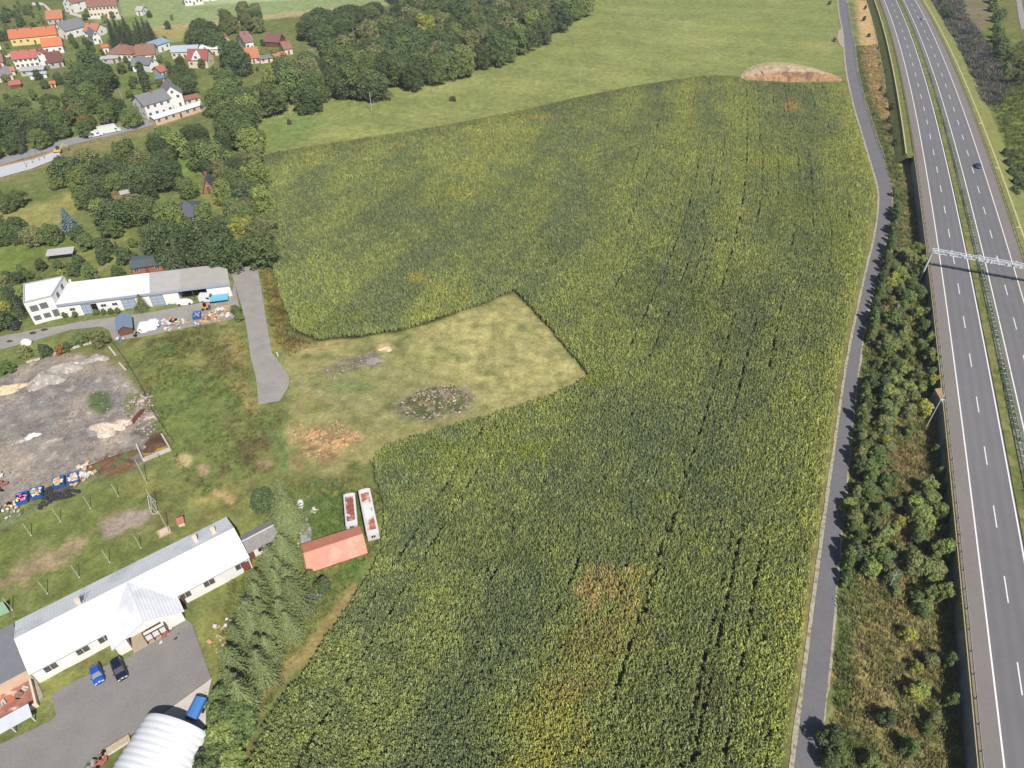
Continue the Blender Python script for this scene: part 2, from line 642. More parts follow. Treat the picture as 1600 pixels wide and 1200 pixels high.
# yard of rubble
YARD = [(-260, 640), (-60, 600), (0, 592), (40, 570), (75, 556), (150, 552), (190, 575), (205, 605), (225, 650), (245, 690), (222, 722), (150, 740), (110, 758), (30, 780), (0, 792), (-200, 860)]
zone(YARD, (156, 147, 138), 1.5)
zone(YARD, (132, 127, 124), 2, .7, mixn=(9, .45, .62, 71))
zone(YARD, (176, 160, 144), 2, .7, mixn=(7, .5, .66, 72))
zone(YARD, (205, 198, 190), 1.5, .6, mixn=(1.6, .66, .74, 73))
zone([(0, 625), (60, 610), (120, 590), (190, 580), (195, 600), (120, 615), (60, 640), (0, 670)], (132, 130, 130), 3, .6, mixn=(4, .3, .5, 74))
spot(158, 627, 22, 16, (84, 110, 56), .9)
spot(182, 625, 16, 14, (136, 130, 128), .9)
spot(200, 630, 12, 16, (118, 128, 62), .8)
spot(218, 665, 26, 20, (152, 150, 140), .8, mixn=(1.5, .4, .5, 75))
spot(225, 678, 24, 18, (104, 88, 76), .7, mixn=(2, .4, .5, 76))
spot(178, 722, 45, 20, (116, 84, 58), .9, ang=-.3, mixn=(2, .3, .45, 77))
spot(180, 730, 24, 8, (160, 98, 66), .9, ang=-.3)
spot(243, 690, 16, 14, (92, 68, 50), .9)
spot(238, 705, 20, 7, (172, 140, 66), .9, ang=-.4)
spot(90, 768, 28, 9, (84, 80, 82), .9, ang=-.4)
zone([(90, 560), (150, 540), (190, 545), (200, 580), (170, 570), (120, 552)], (140, 132, 84), 2, .7)
# gardens, lawns and the meadow behind the white workshop
zone([(-200, 350), (0, 330), (90, 310), (130, 285), (125, 330), (100, 350), (0, 400), (-200, 440)], (160, 156, 90), 3, .95, mixn=(6, .1, .4, 81))
zone([(-150, 400), (0, 385), (120, 368), (115, 395), (60, 400), (0, 440), (-150, 470)], (116, 134, 60), 3, .9)
zone([(110, 400), (180, 350), (245, 380), (240, 420), (180, 425), (110, 432)], (140, 144, 72), 3, .8, mixn=(4, .2, .5, 82))
zone([(175, 110), (240, 100), (255, 160), (200, 150)], (118, 138, 64), 3, .8)
zone([(280, 230), (340, 215), (350, 245), (300, 280), (270, 270)], (126, 148, 66), 3, .9)
zone([(325, 310), (360, 300), (372, 350), (355, 355)], (150, 146, 84), 3, .8)
zone([(100, 60), (170, 70), (190, 50), (230, 60), (230, 20), (130, 40)], (116, 134, 66), 5, .8)
# road verges
zone([(-100, 300), (0, 262), (140, 205), (320, 160), (330, 170), (150, 235), (0, 285), (-100, 330)], (150, 138, 92), 2, .8)
# strip between field path and motorway
Ys = np.array([30., 60, 90, 120, 160, 200, 240, 280, 320, 380, 440, 500, 560, 620])
VERGE = np.concatenate([np.stack([pathR(Ys) + .3, Ys], -1), rp(Ys[::-1], -3.0)])
zone(VERGE, (164, 152, 98), 1.0, px=False)
zone(VERGE, (122, 128, 72), 1.5, .8, px=False, mixn=(5, .42, .6, 91))
zone(VERGE, (150, 122, 82), 1.5, .5, px=False, mixn=(7, .5, .7, 92))
VB = np.concatenate([np.stack([pathR(Ys) + .4, Ys], -1), np.stack([pathR(Ys[::-1]) + 4.5, Ys[::-1]], -1)])
zone(VB, (92, 116, 58), 1.5, .75, px=False, mixn=(3, .3, .5, 93))
zone([(1338, 0), (1362, 0), (1370, 60), (1378, 130), (1395, 190), (1385, 200), (1362, 160), (1345, 70)], (206, 172, 118), 4, .95)
zone([(1362, 0), (1372, 0), (1382, 100), (1395, 160), (1385, 150), (1374, 90)], (150, 148, 128), 3, .8)
VF = np.concatenate([np.stack([pathL(Ys) - 2.0, Ys], -1), np.stack([pathL(Ys[::-1]) - .1, Ys[::-1]], -1)])
zone(VF, (142, 134, 80), .8, .9, px=False, warp=.3)
# beyond the motorway
RIGHT = np.concatenate([rp(Ys, 30), rp(Ys[::-1], 400)])
zone(RIGHT, (112, 122, 58), 2, px=False)
zone(RIGHT, (138, 130, 72), 2, .8, px=False, mixn=(14, .45, .62, 95))
zone([(1447, -20), (1495, -20), (1512, 30), (1535, 62), (1560, 95), (1572, 140), (1558, 162), (1534, 168), (1522, 140), (1505, 90), (1480, 50)], (78, 80, 88), 2.5, .95)
zone([(1505, 90), (1540, 85), (1560, 110), (1560, 160), (1534, 168), (1520, 130)], (96, 90, 82), 4, .7, mixn=(4, .3, .6, 96))
zone([(1500, 0), (1545, 0), (1548, 40), (1520, 55), (1505, 30)], (140, 118, 108), 4, .8, mixn=(4, .35, .55, 97))
zone([(1550, 0), (1600, 60), (1700, 120), (1700, 0)], (122, 118, 66), 4, .6)
zone([(1535, 175), (1600, 150), (1680, 240), (1600, 330), (1580, 260)], (122, 134, 62), 4, .8)
# fine grain for the whole sheet
col = np.clip(col * (0.82 + .36 * n3), .008, .9)
gz = (fbm(gx, gy, 5, 61) - .5) * .35 + (fbm(gx, gy, 1.5, 62, 2) - .5) * .12
flat = np.ones(len(gx))
_r = roff(gx, gy)
gz = gz * np.clip((np.abs(gx) < 900), 0, 1)
gz -= 0.12
_onroad = (_r > -12) & (_r < 38)
gz[(_r > -3.2) & (_r < 30)] = -0.35
_nearpath = (gx > pathL(gy) - 3) & (gx < pathR(gy) + 2.5)
gz[_nearpath] = -0.05
nX, nY = len(xs), len(ys)
idx = (np.arange(nY - 1)[:, None] * nX + np.arange(nX - 1)[None, :]).ravel()
F = np.stack([idx, idx + 1, idx + 1 + nX, idx + nX], -1)
m_ground = mat('ground_cover', None, .95, .22, 1.4, .10, 3.0, attr=('GEOMETRY', 'Col'), world=True, spec=.1, var2=[(.22, .35), (.2, 6.0)], detail=6)


def flatten(poly, z=-0.08, grow=1.0):
    P = GP(poly)
    m = pdist(P, gx, gy) > -grow
    gz[m] = z


FLATS = []


def sheet(name, poly, m, z, px=True, sub=None):
    """a flat sheet of paving as real polygon"""
    P = GP(poly) if px else np.asarray(poly)
    mb = MB()
    a = 0
    for i in range(len(P)):
        j = (i + 1) % len(P)
        a += P[i][0] * P[j][1] - P[j][0] * P[i][1]
    if a < 0:
        P = P[::-1]
    mb.prism([tuple(p) for p in P], z - .12, z)
    o = mb.build(name, m)
    tag(o, kind='structure')
    m_ = pdist(P, gx, gy) > -1.2
    gz[m_] = np.minimum(gz[m_], z - .10)
    return o


m_asph = mat('asphalt_old', A(146, 142, 138), .9, .10, .25, .015, 30, world=True, spec=.2, var2=[(.10, 2.5), (.12, 22.0)])
m_asphg = mat('asphalt_worn', A(164, 159, 153), .9, .13, .3, .02, 30, world=True, spec=.2, var2=[(.12, 2.0), (.10, 18.0)])
m_conc = mat('concrete_pale', A(214, 206, 194), .85, .10, .5, .01, 20, world=True, spec=.3, var2=[(.08, 4.0)])
# car park in front of the long hall
sheet('car_park', [(330, 1060), (300, 975), (292, 968), (203, 1026), (184, 1034), (170, 1038), (148, 1050), (118, 1064), (103, 1072), (85, 1082), (80, 1090), (88, 1118), (78, 1127), (-80, 1200), (-160, 1240), (-160, 1330), (60, 1330), (137, 1190), (188, 1158), (213, 1143), (240, 1126), (262, 1108)], m_asph, .05)
sheet('kerb_edge', [(331, 1060), (262, 1110), (238, 1128), (213, 1145), (217, 1150), (232, 1150), (310, 1165), (322, 1130), (322, 1100)], m_conc, .07)
# access track of old asphalt
sheet('asphalt_track', [(357, 418), (402, 414), (408, 450), (416, 500), (425, 552), (440, 570), (452, 590), (450, 606), (437, 626), (404, 632), (400, 590), (392, 560), (386, 515), (378, 480), (366, 440)], m_asphg, .05)
# workshop yard
sheet('workshop_yard', [(0, 546), (60, 530), (110, 515), (158, 510), (170, 516), (178, 532), (215, 527), (245, 522), (290, 512), (364, 498), (374, 480), (366, 440), (361.5, 462.5), (300, 476), (230, 489), (150, 499), (128, 502), (96, 509), (60, 514), (0, 526), (-200, 590), (-200, 610)], m_asphg, .045)
sheet('village_road', [(-120, 286), (0, 246), (60, 230), (140, 208), (220, 190), (320, 160), (330, 166), (222, 200), (142, 218), (62, 240), (0, 258), (-120, 300)], mat('asphalt_road', A(156, 156, 160), .9, .08, .2, world=True), .05)
m_walk = mat('platform_paving', A(206, 208, 214), .8, .06, 1.0, world=True)
sheet('platform', [(0, 262), (50, 250), (92, 236), (96, 246), (50, 264), (0, 278), (-80, 300), (-80, 286)], m_walk, .25)
sheet('platform_edge', [(0, 259), (50, 247), (88, 233.5), (90, 236), (50, 250), (0, 262.5), (-80, 286), (-80, 282)], mat('earth_orange', A(188, 140, 96), .9, .2, .8, world=True), .12)
sheet('side_path', [(1585, -20), (1592, 30), (1596, 46), (1603, 44), (1600, 20), (1592, -20)], m_asphg, .05)
sheet('garden_path', [(66, 4), (72, 8), (85, 21), (80, 22), (68, 8), (50, 8), (50, 4)], m_conc, .05)
sheet('village_street', [(-40, 92), (0, 88), (30, 80), (30, 84), (0, 93), (-40, 98)], m_conc, .05)
sheet('hay_path', [(108, 22), (135, 30), (190, 30), (192, 26), (135, 25), (110, 19)], m_conc, .05)
# the field path with its gravel shoulders
Yp = np.arange(34, 620, 1.5)


def ribbon(name, L, Rr, Y, z, m, th=.12, kind='structure', ptf=None):
    n = len(Y)
    V = []
    a = np.stack([L, Y if np.ndim(Y) else Y, np.full(n, z)], -1)
    b = np.stack([Rr, Y, np.full(n, z)], -1)
    V = np.concatenate([a, b, a - [0, 0, th], b - [0, 0, th]])
    i = np.arange(n - 1)
    F = np.concatenate([np.stack([i, i + n, i + n + 1, i + 1], -1), np.stack([i, i + 1, i + 2 * n + 1, i + 2 * n], -1),
                        np.stack([i + n, i + 3 * n, i + 3 * n + 1, i + n + 1], -1)])
    o = link(name, raw_mesh(name, V, F, m))
    tag(o, kind=kind)
    return o


m_path = mat('asphalt_path', A(122, 120, 124), .9, .08, .15, .01, 30, world=True, spec=.2, var2=[(.10, 2.0), (.08, 22.0)])
m_grav = mat('gravel_pale', A(186, 178, 160), .95, .2, 2.0, .04, 14, world=True, spec=.1, var2=[(.2, 9.0)], rgb2=A(150, 140, 104), thr=.56)
jit = (fbm(Yp, Yp * 0, 3, 5) - .5) * .5
jit2 = (fbm(Yp, Yp * 0, 2.5, 6) - .5) * .9
pl_, pr_ = pathL(Yp), pathR(Yp)
wsh = np.interp(Yp, [34, 60, 110, 200, 620], [.45, .42, .38, .38, .7])
ribbon('path_verge', pl_ - wsh - .4 + jit, pl_ + .05, Yp, .045, m_grav)
ribbon('path_verge', pr_ - .05, pr_ + .35 + jit2 * .8, Yp, .045, m_grav)
ribbon('field_path', pl_, pr_, Yp, .09, m_path)
bell = [(1310, 47), (1322, 44), (1326, 60), (1322, 78), (1312, 70), (1308, 60)]
sheet('path_layby', bell, m_grav, .05)

# ================================================================== motorway
Yr = np.concatenate([np.arange(14, 330, 2.0), np.arange(330, 1600, 6.0)])


def rrib(name, o0, o1, m, z, Y=None, th=0.0, z1=None, kind='structure'):
    Y = Yr if Y is None else Y
    a = rp(Y, o0)
    b = rp(Y, o1)
    n = len(Y)
    z1 = z if z1 is None else z1
    V = np.concatenate([np.column_stack([a, np.full(n, z)]), np.column_stack([b, np.full(n, z1)])])
    i = np.arange(n - 1)
    F = np.stack([i, i + n, i + n + 1, i + 1], -1)
    return tag(link(name, raw_mesh(name, V, F, m)), kind=kind)


m_shoulder = mat('asphalt_shoulder', A(140, 132, 128), .9, .05, .12, .006, 40, world=True, spec=.15, var2=[(.05, 1.2), (.08, 25.0)])
m_emb = mat('embankment_grass', A(134, 137, 76), .95, .25, .4, .12, 3, world=True, spec=.1, var2=[(.22, 1.5), (.2, 6)])
# lanes: wheel paths worn into the asphalt colour
lanes_cols = []


def lane_mesh(name, o0, o1, z):
    offs = np.arange(o0, o1 + .01, .35)
    Y = Yr
    V = []
    C = []
    for o in offs:
        p = rp(Y, o)
        V.append(np.column_stack([p, np.full(len(Y), z)]))
        u = (o - o0) / (o1 - o0) * 2 % 1.0
        w = 0.5 - 0.5 * math.cos(u * 4 * math.pi)
        g = np.array(A(125, 123, 126)) * (1.06 - .10 * w)
        nn = fbm(Y, np.full(len(Y), o), 60, 3)
        C.append(g[None, :] * (0.90 + .20 * nn)[:, None])
    n = len(Y)
    k = len(offs)
    i = (np.arange(k - 1)[:, None] * n + np.arange(n - 1)[None]).ravel()
    F = np.stack([i, i + n, i + n + 1, i + 1], -1)
    me = raw_mesh(name, np.concatenate(V), F, mat('asphalt_lane', None, .85, .05, .2, .006, 40, attr=('GEOMETRY', 'Col'), world=True, spec=.2, var2=[(.05, 1.5), (.07, 25)]), np.concatenate(C))
    return tag(link(name, me), kind='structure')


rrib('hard_shoulder', -2.9, .12, m_shoulder, ROADZ)
lane_mesh('carriageway', .12, 8.35, ROADZ)
lane_mesh('carriageway', 12.3, 20.5, ROADZ)
rrib('hard_shoulder', 20.5, 23.8, m_shoulder, ROADZ)
m_med = mat('median_ground', A(140, 134, 84), .95, .25, .6, .06, 5, world=True, spec=.1, rgb2=A(112, 122, 64), thr=.5)
rrib('median_strip', 8.35, 10.3, m_med, ROADZ - .02)
rrib('median_strip', 10.3, 12.3, mat('median_gravel', A(132, 134, 104), .95, .2, 1.2, .06, 6, world=True, spec=.1), ROADZ - .02)
Yl = Yr[Yr > YWALL - 2]
Yw = np.append(np.arange(14, YWALL, 2.0), YWALL)
rrib('embankment', -9.5, -5.9, m_emb, -.35, Y=Yl, z1=ROADZ - .75)
rrib('embankment', -5.9, -2.9, m_emb, ROADZ - .75, Y=Yl, z1=ROADZ - .03)
rrib('embankment', -3.5, -2.9, mat('kerb_strip_soil', A(150, 132, 100), .9, .2, 1, world=True), ROADZ - .02, Y=Yw)
rrib('embankment', 23.8, 27.0, m_emb, ROADZ - .03, z1=ROADZ - .6)
rrib('embankment', 27.0, 36.0, m_emb, ROADZ - .6, z1=-.5)
m_line = mat('road_paint', A(255, 253, 250), .6, .05, 1.5, world=True, spec=.3)
for i, (o, w) in enumerate(((0, .26), (7.85, .26), (12.85, .26), (20.55, .26))):
    rrib('road_marking', o - w / 2, o + w / 2, m_line, ROADZ + .006)
dsh = MB()
for off, ph in ((3.93, None), (16.7, None)):
    refs = (1339 + 878 / 6.1538 + 1, 320 + 235 / 6.1538) if off < 10 else (1340 + 1270 / 6.1538, 320 + 245 / 6.1538)
    g = G(refs[0], refs[1], ROADZ)
    # distance along the line from this dash start
    Yf = np.arange(14, 1500, .5)
    P = rp(Yf, off)
    S = np.concatenate([[0], np.cumsum(np.hypot(*np.diff(P, axis=0).T))])
    s0 = S[np.argmin(np.hypot(P[:, 0] - g[0], P[:, 1] - g[1]))]
    k = s0 % 18.0
    while k < S[-1] - 10:
        a, b = k - 6.0, k
        ya, yb = np.interp([a, b], S, Yf)
        if a > 0:
            p0, p1, p2, p3 = (rp(ya, off - .1), rp(ya, off + .1), rp(yb, off + .1), rp(yb, off - .1))
            dsh.add([(*p0, ROADZ + .006), (*p1, ROADZ + .006), (*p2, ROADZ + .006), (*p3, ROADZ + .006)], [(0, 1, 2, 3)])
        k += 18.0
tag(dsh.build('road_marking', m_line), kind='structure')
m_gut = mat('gutter_concrete', A(200, 192, 140), .85, .12, .8, world=True)
Yg = Yr[Yr > YWALL + 1]
rrib('drain_channel', -6.25, -5.75, m_gut, ROADZ - .70, Y=Yg)
rrib('drain_channel', 26.6, 27.1, m_gut, ROADZ - .53, Y=Yr[Yr > 180])

# ground heaps and sheets have now had their say: lay the land
me = raw_mesh('ground', np.stack([gx, gy, gz], -1), F, m_ground, col, smooth=True)
tag(link('ground', me), kind='structure')
# ================================================================== plants
def foliage_mat(name, rgb, attr=('GEOMETRY', 'Col'), objrand=.22, rough=.65, trans=.0, inst=False):
    m = bpy.data.materials.new(name)
    m.use_nodes = True
    nt = m.node_tree
    nt.nodes.clear()
    N = nt.nodes.new
    L = nt.links.new
    out = N('ShaderNodeOutputMaterial')
    bs = N('ShaderNodeBsdfPrincipled')
    bs.inputs['Roughness'].default_value = rough
    bs.inputs['Specular IOR Level'].default_value = .25
    a = N('ShaderNodeAttribute')
    a.attribute_name = 'Col'
    a.attribute_type = 'GEOMETRY'
    v = N('ShaderNodeVectorMath')
    v.operation = 'MULTIPLY'
    L(a.outputs['Color'], v.inputs[0])
    if inst:
        b = N('ShaderNodeAttribute')
        b.attribute_name = 'icol'
        b.attribute_type = 'INSTANCER'
        L(b.outputs['Color'], v.inputs[1])
        c = v.outputs[0]
    else:
        v.inputs[1].default_value = tuple(q * 1.3 for q in rgb)
        oi = N('ShaderNodeObjectInfo')
        mr = N('ShaderNodeMapRange')
        mr.inputs[3].default_value = 1 - objrand
        mr.inputs[4].default_value = 1 + objrand
        L(oi.outputs['Random'], mr.inputs[0])
        v2 = N('ShaderNodeVectorMath')
        v2.operation = 'SCALE'
        L(v.outputs[0], v2.inputs[0])
        L(mr.outputs[0], v2.inputs['Scale'])
        c = v2.outputs[0]
    L(c, bs.inputs['Base Color'])
    L(bs.outputs[0], out.inputs[0])
    MATS[name] = m
    return m


def quads_at(pos, nrm, size, asp=.6, seed=0):
    """leaf-clump faces: centre, normal, size -> vertices, faces"""
    r = np.random.default_rng(seed)
    n = len(pos)
    nrm = nrm / (np.linalg.norm(nrm, axis=1, keepdims=True) + 1e-9)
    t = np.cross(nrm, r.normal(size=(n, 3)))
    t /= np.linalg.norm(t, axis=1, keepdims=True) + 1e-9
    b = np.cross(nrm, t)
    s = size[:, None]
    c0 = pos + t * s
    c1 = pos + b * s * asp
    c2 = pos - t * s
    c3 = pos - b * s * asp
    V = np.stack([c0, c1, c2, c3], 1).reshape(-1, 3)
    F = np.arange(n * 4).reshape(n, 4)
    return V, F


def crown(name, m, blobs, n, size, seed, hue=((.96, .97, .90), (1.18, 1.08, .84)), asp=.62, low=-.5, tone=.16):
    r = np.random.default_rng(seed)
    B = np.array(blobs, float)          # cx cy cz rx rz
    w = B[:, 3] * B[:, 3] + B[:, 3] * B[:, 4]
    k = r.choice(len(B), size=int(n * 1.7), p=w / w.sum())
    d = r.normal(size=(len(k), 3))
    d /= np.linalg.norm(d, axis=1, keepdims=True)
    d[:, 2] = np.where(d[:, 2] < low, -d[:, 2] * .6, d[:, 2])
    rr = 1.06 - .42 * r.random(len(k)) ** 1.4
    rr *= 1 + .12 * np.sin(d[:, 0] * 7 + k) * np.cos(d[:, 1] * 6 + k * 2)
    rad = np.stack([B[k, 3], B[k, 3], B[k, 4]], 1)
    p = B[k, :3] + d * rad * rr[:, None]
    ok = np.ones(len(p), bool)
    for j in range(len(B)):
        q = (p - B[j, :3]) / np.array([B[j, 3], B[j, 3], B[j, 4]])
        ok &= ~((np.linalg.norm(q, axis=1) < .62) & (k != j))
    p, d, k = p[ok][:n], d[ok][:n], k[ok][:n]
    nn = d + r.normal(size=d.shape) * .55 + np.array([0, 0, .25])
    sz = size * (.6 + .8 * r.random(len(p)))
    V, F = quads_at(p, nn, sz, asp, seed)
    h0, h1 = np.array(hue[0]), np.array(hue[1])
    tb = r.random(len(B))[k]
    t = np.clip(tb * .6 + r.random(len(p)) * .5, 0, 1)[:, None]
    c = (h0 * (1 - t) + h1 * t) * (1 + tone * (r.random((len(p), 1)) * 2 - 1))
    return raw_mesh(name, V, F, m, np.repeat(c, 4, 0))


def oak_blobs(seed, H=10, W=4.2, n=16, base=.14):
    r = random.Random(seed)
    out = [(0, 0, H * .52, W * .62, H * .34)]
    for i in range(n):
        a = 2 * math.pi * (i * .618 + r.uniform(-.05, .05))
        f = (i + .5) / n
        z = H * (base + .74 * f)
        q = math.sqrt(max(0, 1 - ((f - .35) / .75) ** 2))
        rad = W * (.68 * q) * r.uniform(.6, 1.25)
        s = W * r.uniform(.18, .40)
        out.append((rad * math.cos(a), rad * math.sin(a), z, s, s * r.uniform(.85, 1.35)))
    out.append((r.uniform(-.5, .5), r.uniform(-.5, .5), H * .86, W * .36, H * .13))
    return out


def trunk_mb(H, r0, limbs=5, seed=0, top=.75):
    r = random.Random(seed)
    mb = MB()
    pts = [(0, 0, -.3)]
    x = y = 0
    k = 5
    for i in range(1, k + 1):
        x += r.uniform(-.1, .1)
        y += r.uniform(-.1, .1)
        pts.append((x, y, H * top * i / k))
    for i in range(k):
        mb.tube(pts[i], pts[i + 1], r0 * (1 - .8 * i / k), 7, r0 * (1 - .8 * (i + 1) / k), cap=False)
    for i in range(limbs):
        a = r.uniform(0, 6.28)
        z = H * r.uniform(.25, .6)
        L = H * r.uniform(.15, .28)
        j = min(k - 1, int(z / (H * top) * k))
        p = np.array(pts[j])
        p[2] = z
        mb.tube(p, p + np.array([math.cos(a) * L, math.sin(a) * L, L * .7]), r0 * .4, 5, r0 * .12)
    return mb


def spruce_mesh(name, m, H, W, nw, seed, qs=.42, per=9, hue=((1, 1, 1), (1.2, 1.15, .85)), droop=.25, bare=.06, powr=.85, ragged=.15):
    r = np.random.default_rng(seed)
    P, Nn, S, Cc = [], [], [], []
    for w in range(nw):
        f = w / nw
        z = H * (bare + (1 - bare) * f)
        R = W * (1 - f) ** powr
        nb = max(4, int(per * (R / W) + 4))
        a0 = r.random() * 6.28
        for b in range(nb):
            a = a0 + 6.283 * b / nb + r.normal() * .15
            L = R * (1 + r.normal() * ragged)
            kq = max(2, int(L / (qs * .75)))
            tt = r.random()
            for j in range(kq):
                u = (j + .7) / kq
                rad = L * u
                side = (j % 2 * 2 - 1) * qs * .35 * (1.2 - u)
                x = rad * math.cos(a) - side * math.sin(a)
                y = rad * math.sin(a) + side * math.cos(a)
                zz = z - droop * L * u * u + .12 * L * u
                P.append((x, y, zz + r.normal() * .06))
                Nn.append((math.cos(a) * .5, math.sin(a) * .5, 1.0))
                S.append(qs * (1.15 - .5 * u) * (.8 + .4 * r.random()))
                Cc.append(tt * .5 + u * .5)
    P = np.array(P)
    Nn = np.array(Nn) + r.normal(size=P.shape) * .35
    V, F = quads_at(P, Nn, np.array(S), .55, seed)
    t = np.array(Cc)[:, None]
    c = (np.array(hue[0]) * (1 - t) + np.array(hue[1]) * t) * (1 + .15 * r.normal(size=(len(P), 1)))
    return raw_mesh(name, V, F, m, np.repeat(np.clip(c, .3, 2), 4, 0))


m_bark = mat('bark', A(120, 104, 88), .9, .2, 2.0, .03, 8)
TREE = {}


def proto(kind, name, H, crown_me, trunk):
    """first of its kind; waits unlinked until it is set in its place"""
    TREE[kind] = dict(name=name, H=H, crown=crown_me, trunk=trunk, n=0)


FG = dict(
    dark=foliage_mat('leaf_dark', A(78, 94, 62)),
    mid=foliage_mat('leaf_mid', A(94, 112, 66)),
    light=foliage_mat('leaf_light', A(116, 132, 74)),
    olive=foliage_mat('leaf_olive', A(112, 118, 78)),
    rust=foliage_mat('leaf_rust', A(142, 104, 56)),
    yellow=foliage_mat('leaf_yellow', A(140, 146, 70)),
    needle=foliage_mat('needle_dark', A(72, 84, 62)),
    pine=foliage_mat('needle_olive', A(124, 134, 92)),
    blue=foliage_mat('needle_blue', A(120, 138, 134)),
)
tr_t = trunk_mb(10, .28, 5, 3).mesh('trunk', m_bark)
tr_s = trunk_mb(10, .2, 0, 4, .95).mesh('trunk', m_bark)
tr_b = trunk_mb(4, .09, 4, 5, .6).mesh('trunk', m_bark)
for ci, cn in enumerate(('dark', 'mid', 'light', 'olive', 'rust', 'yellow')):
    for k in range(2 if cn in ('dark', 'mid', 'light', 'olive') else 1):
        W = (4.3, 4.9)[k]
        proto(cn + str(k), 'deciduous_tree', 10, crown('crown', FG[cn], oak_blobs(ci * 9 + k, 10, W, 30 + 6 * k), 6500, .27, ci * 5 + k, tone=.28), tr_t)
    proto(cn + 'B', 'bush', 4, crown('crown', FG[cn], [(x * .45, y * .45, z * .45, a * .5, b * .5) for x, y, z, a, b in oak_blobs(60 + ci, 8, 3.6, 14, .1)], 2600, .15, 90 + ci, tone=.3), tr_b)
    proto(cn + 'S', 'bush', 4, crown('crown', FG[cn], [(x * .35, y * .35, z * .52, a * .42, b * .55) for x, y, z, a, b in oak_blobs(80 + ci, 7.5, 3.0, 14, .12)], 2200, .145, 120 + ci, tone=.3), tr_b)
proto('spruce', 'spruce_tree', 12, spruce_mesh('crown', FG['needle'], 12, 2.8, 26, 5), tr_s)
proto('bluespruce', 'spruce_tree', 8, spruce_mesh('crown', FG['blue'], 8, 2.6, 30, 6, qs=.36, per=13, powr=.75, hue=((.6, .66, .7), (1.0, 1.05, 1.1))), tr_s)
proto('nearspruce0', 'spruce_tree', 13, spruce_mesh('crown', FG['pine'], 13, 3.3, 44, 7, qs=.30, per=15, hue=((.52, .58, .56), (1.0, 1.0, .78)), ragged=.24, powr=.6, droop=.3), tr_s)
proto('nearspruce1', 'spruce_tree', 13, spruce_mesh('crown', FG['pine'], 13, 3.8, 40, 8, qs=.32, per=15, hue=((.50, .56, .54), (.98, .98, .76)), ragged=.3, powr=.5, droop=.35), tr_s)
proto('columnar', 'poplar_tree', 12, crown('crown', FG['dark'], [(0, 0, 1.2 + i * 1.15, 1.5 - .1 * abs(i - 3), 1.3) for i in range(9)], 2000, .36, 44), tr_s)


PENDING = []


def tree(kind, x, y, h, label, cat, group=None, z=0.0, name=None, sx=1.0, now=False):
    T = TREE[kind]
    if T['name'] == 'deciduous_tree' and group and not now:
        PENDING.append((kind, x, y, h, label, cat, group, z, name, sx))
        return None
    f = h / T['H']
    loc = (x, y, z - .1)
    e = thing(name or T['name'], loc, random.uniform(0, 6.28), label, cat, group)
    w = f * sx * random.uniform(.82, 1.25)
    e.scale = (w, w, f)
    e.rotation_euler = (random.uniform(-.03, .03), random.uniform(-.03, .03), e.rotation_euler[2])
    c = link('crown', T['crown'], e)
    t = link('trunk', T['trunk'], e)
    if T['trunk'] is not tr_b:
        t.scale = (1, 1, T['H'] / 10)
    return e


def fill(poly, space, seed, z=5.0, jitter=.45, holes=()):
    """scattered standing spots inside the outline seen at crown height z"""
    P = GP(poly, z)
    x0, y0 = P.min(0)
    x1, y1 = P.max(0)
    r = np.random.default_rng(seed)
    X, Y = [], []
    j = 0
    y = y0
    while y < y1:
        x = x0 + (space * .5 if j % 2 else 0)
        while x < x1:
            X.append(x + r.normal() * space * jitter * .5)
            Y.append(y + r.normal() * space * jitter * .5)
            x += space
        y += space * .87
        j += 1
    X = np.array(X)
    Y = np.array(Y)
    ok = pdist(P, X, Y) > 0
    for h in holes:
        ok &= ~(pdist(GP(h, 0), X, Y) > -1.5)
    return list(zip(X[ok], Y[ok]))


def pick(r, weights):
    ks = list(weights)
    w = np.array([weights[k] for k in ks], float)
    return ks[r.choice(len(ks), p=w / w.sum())]


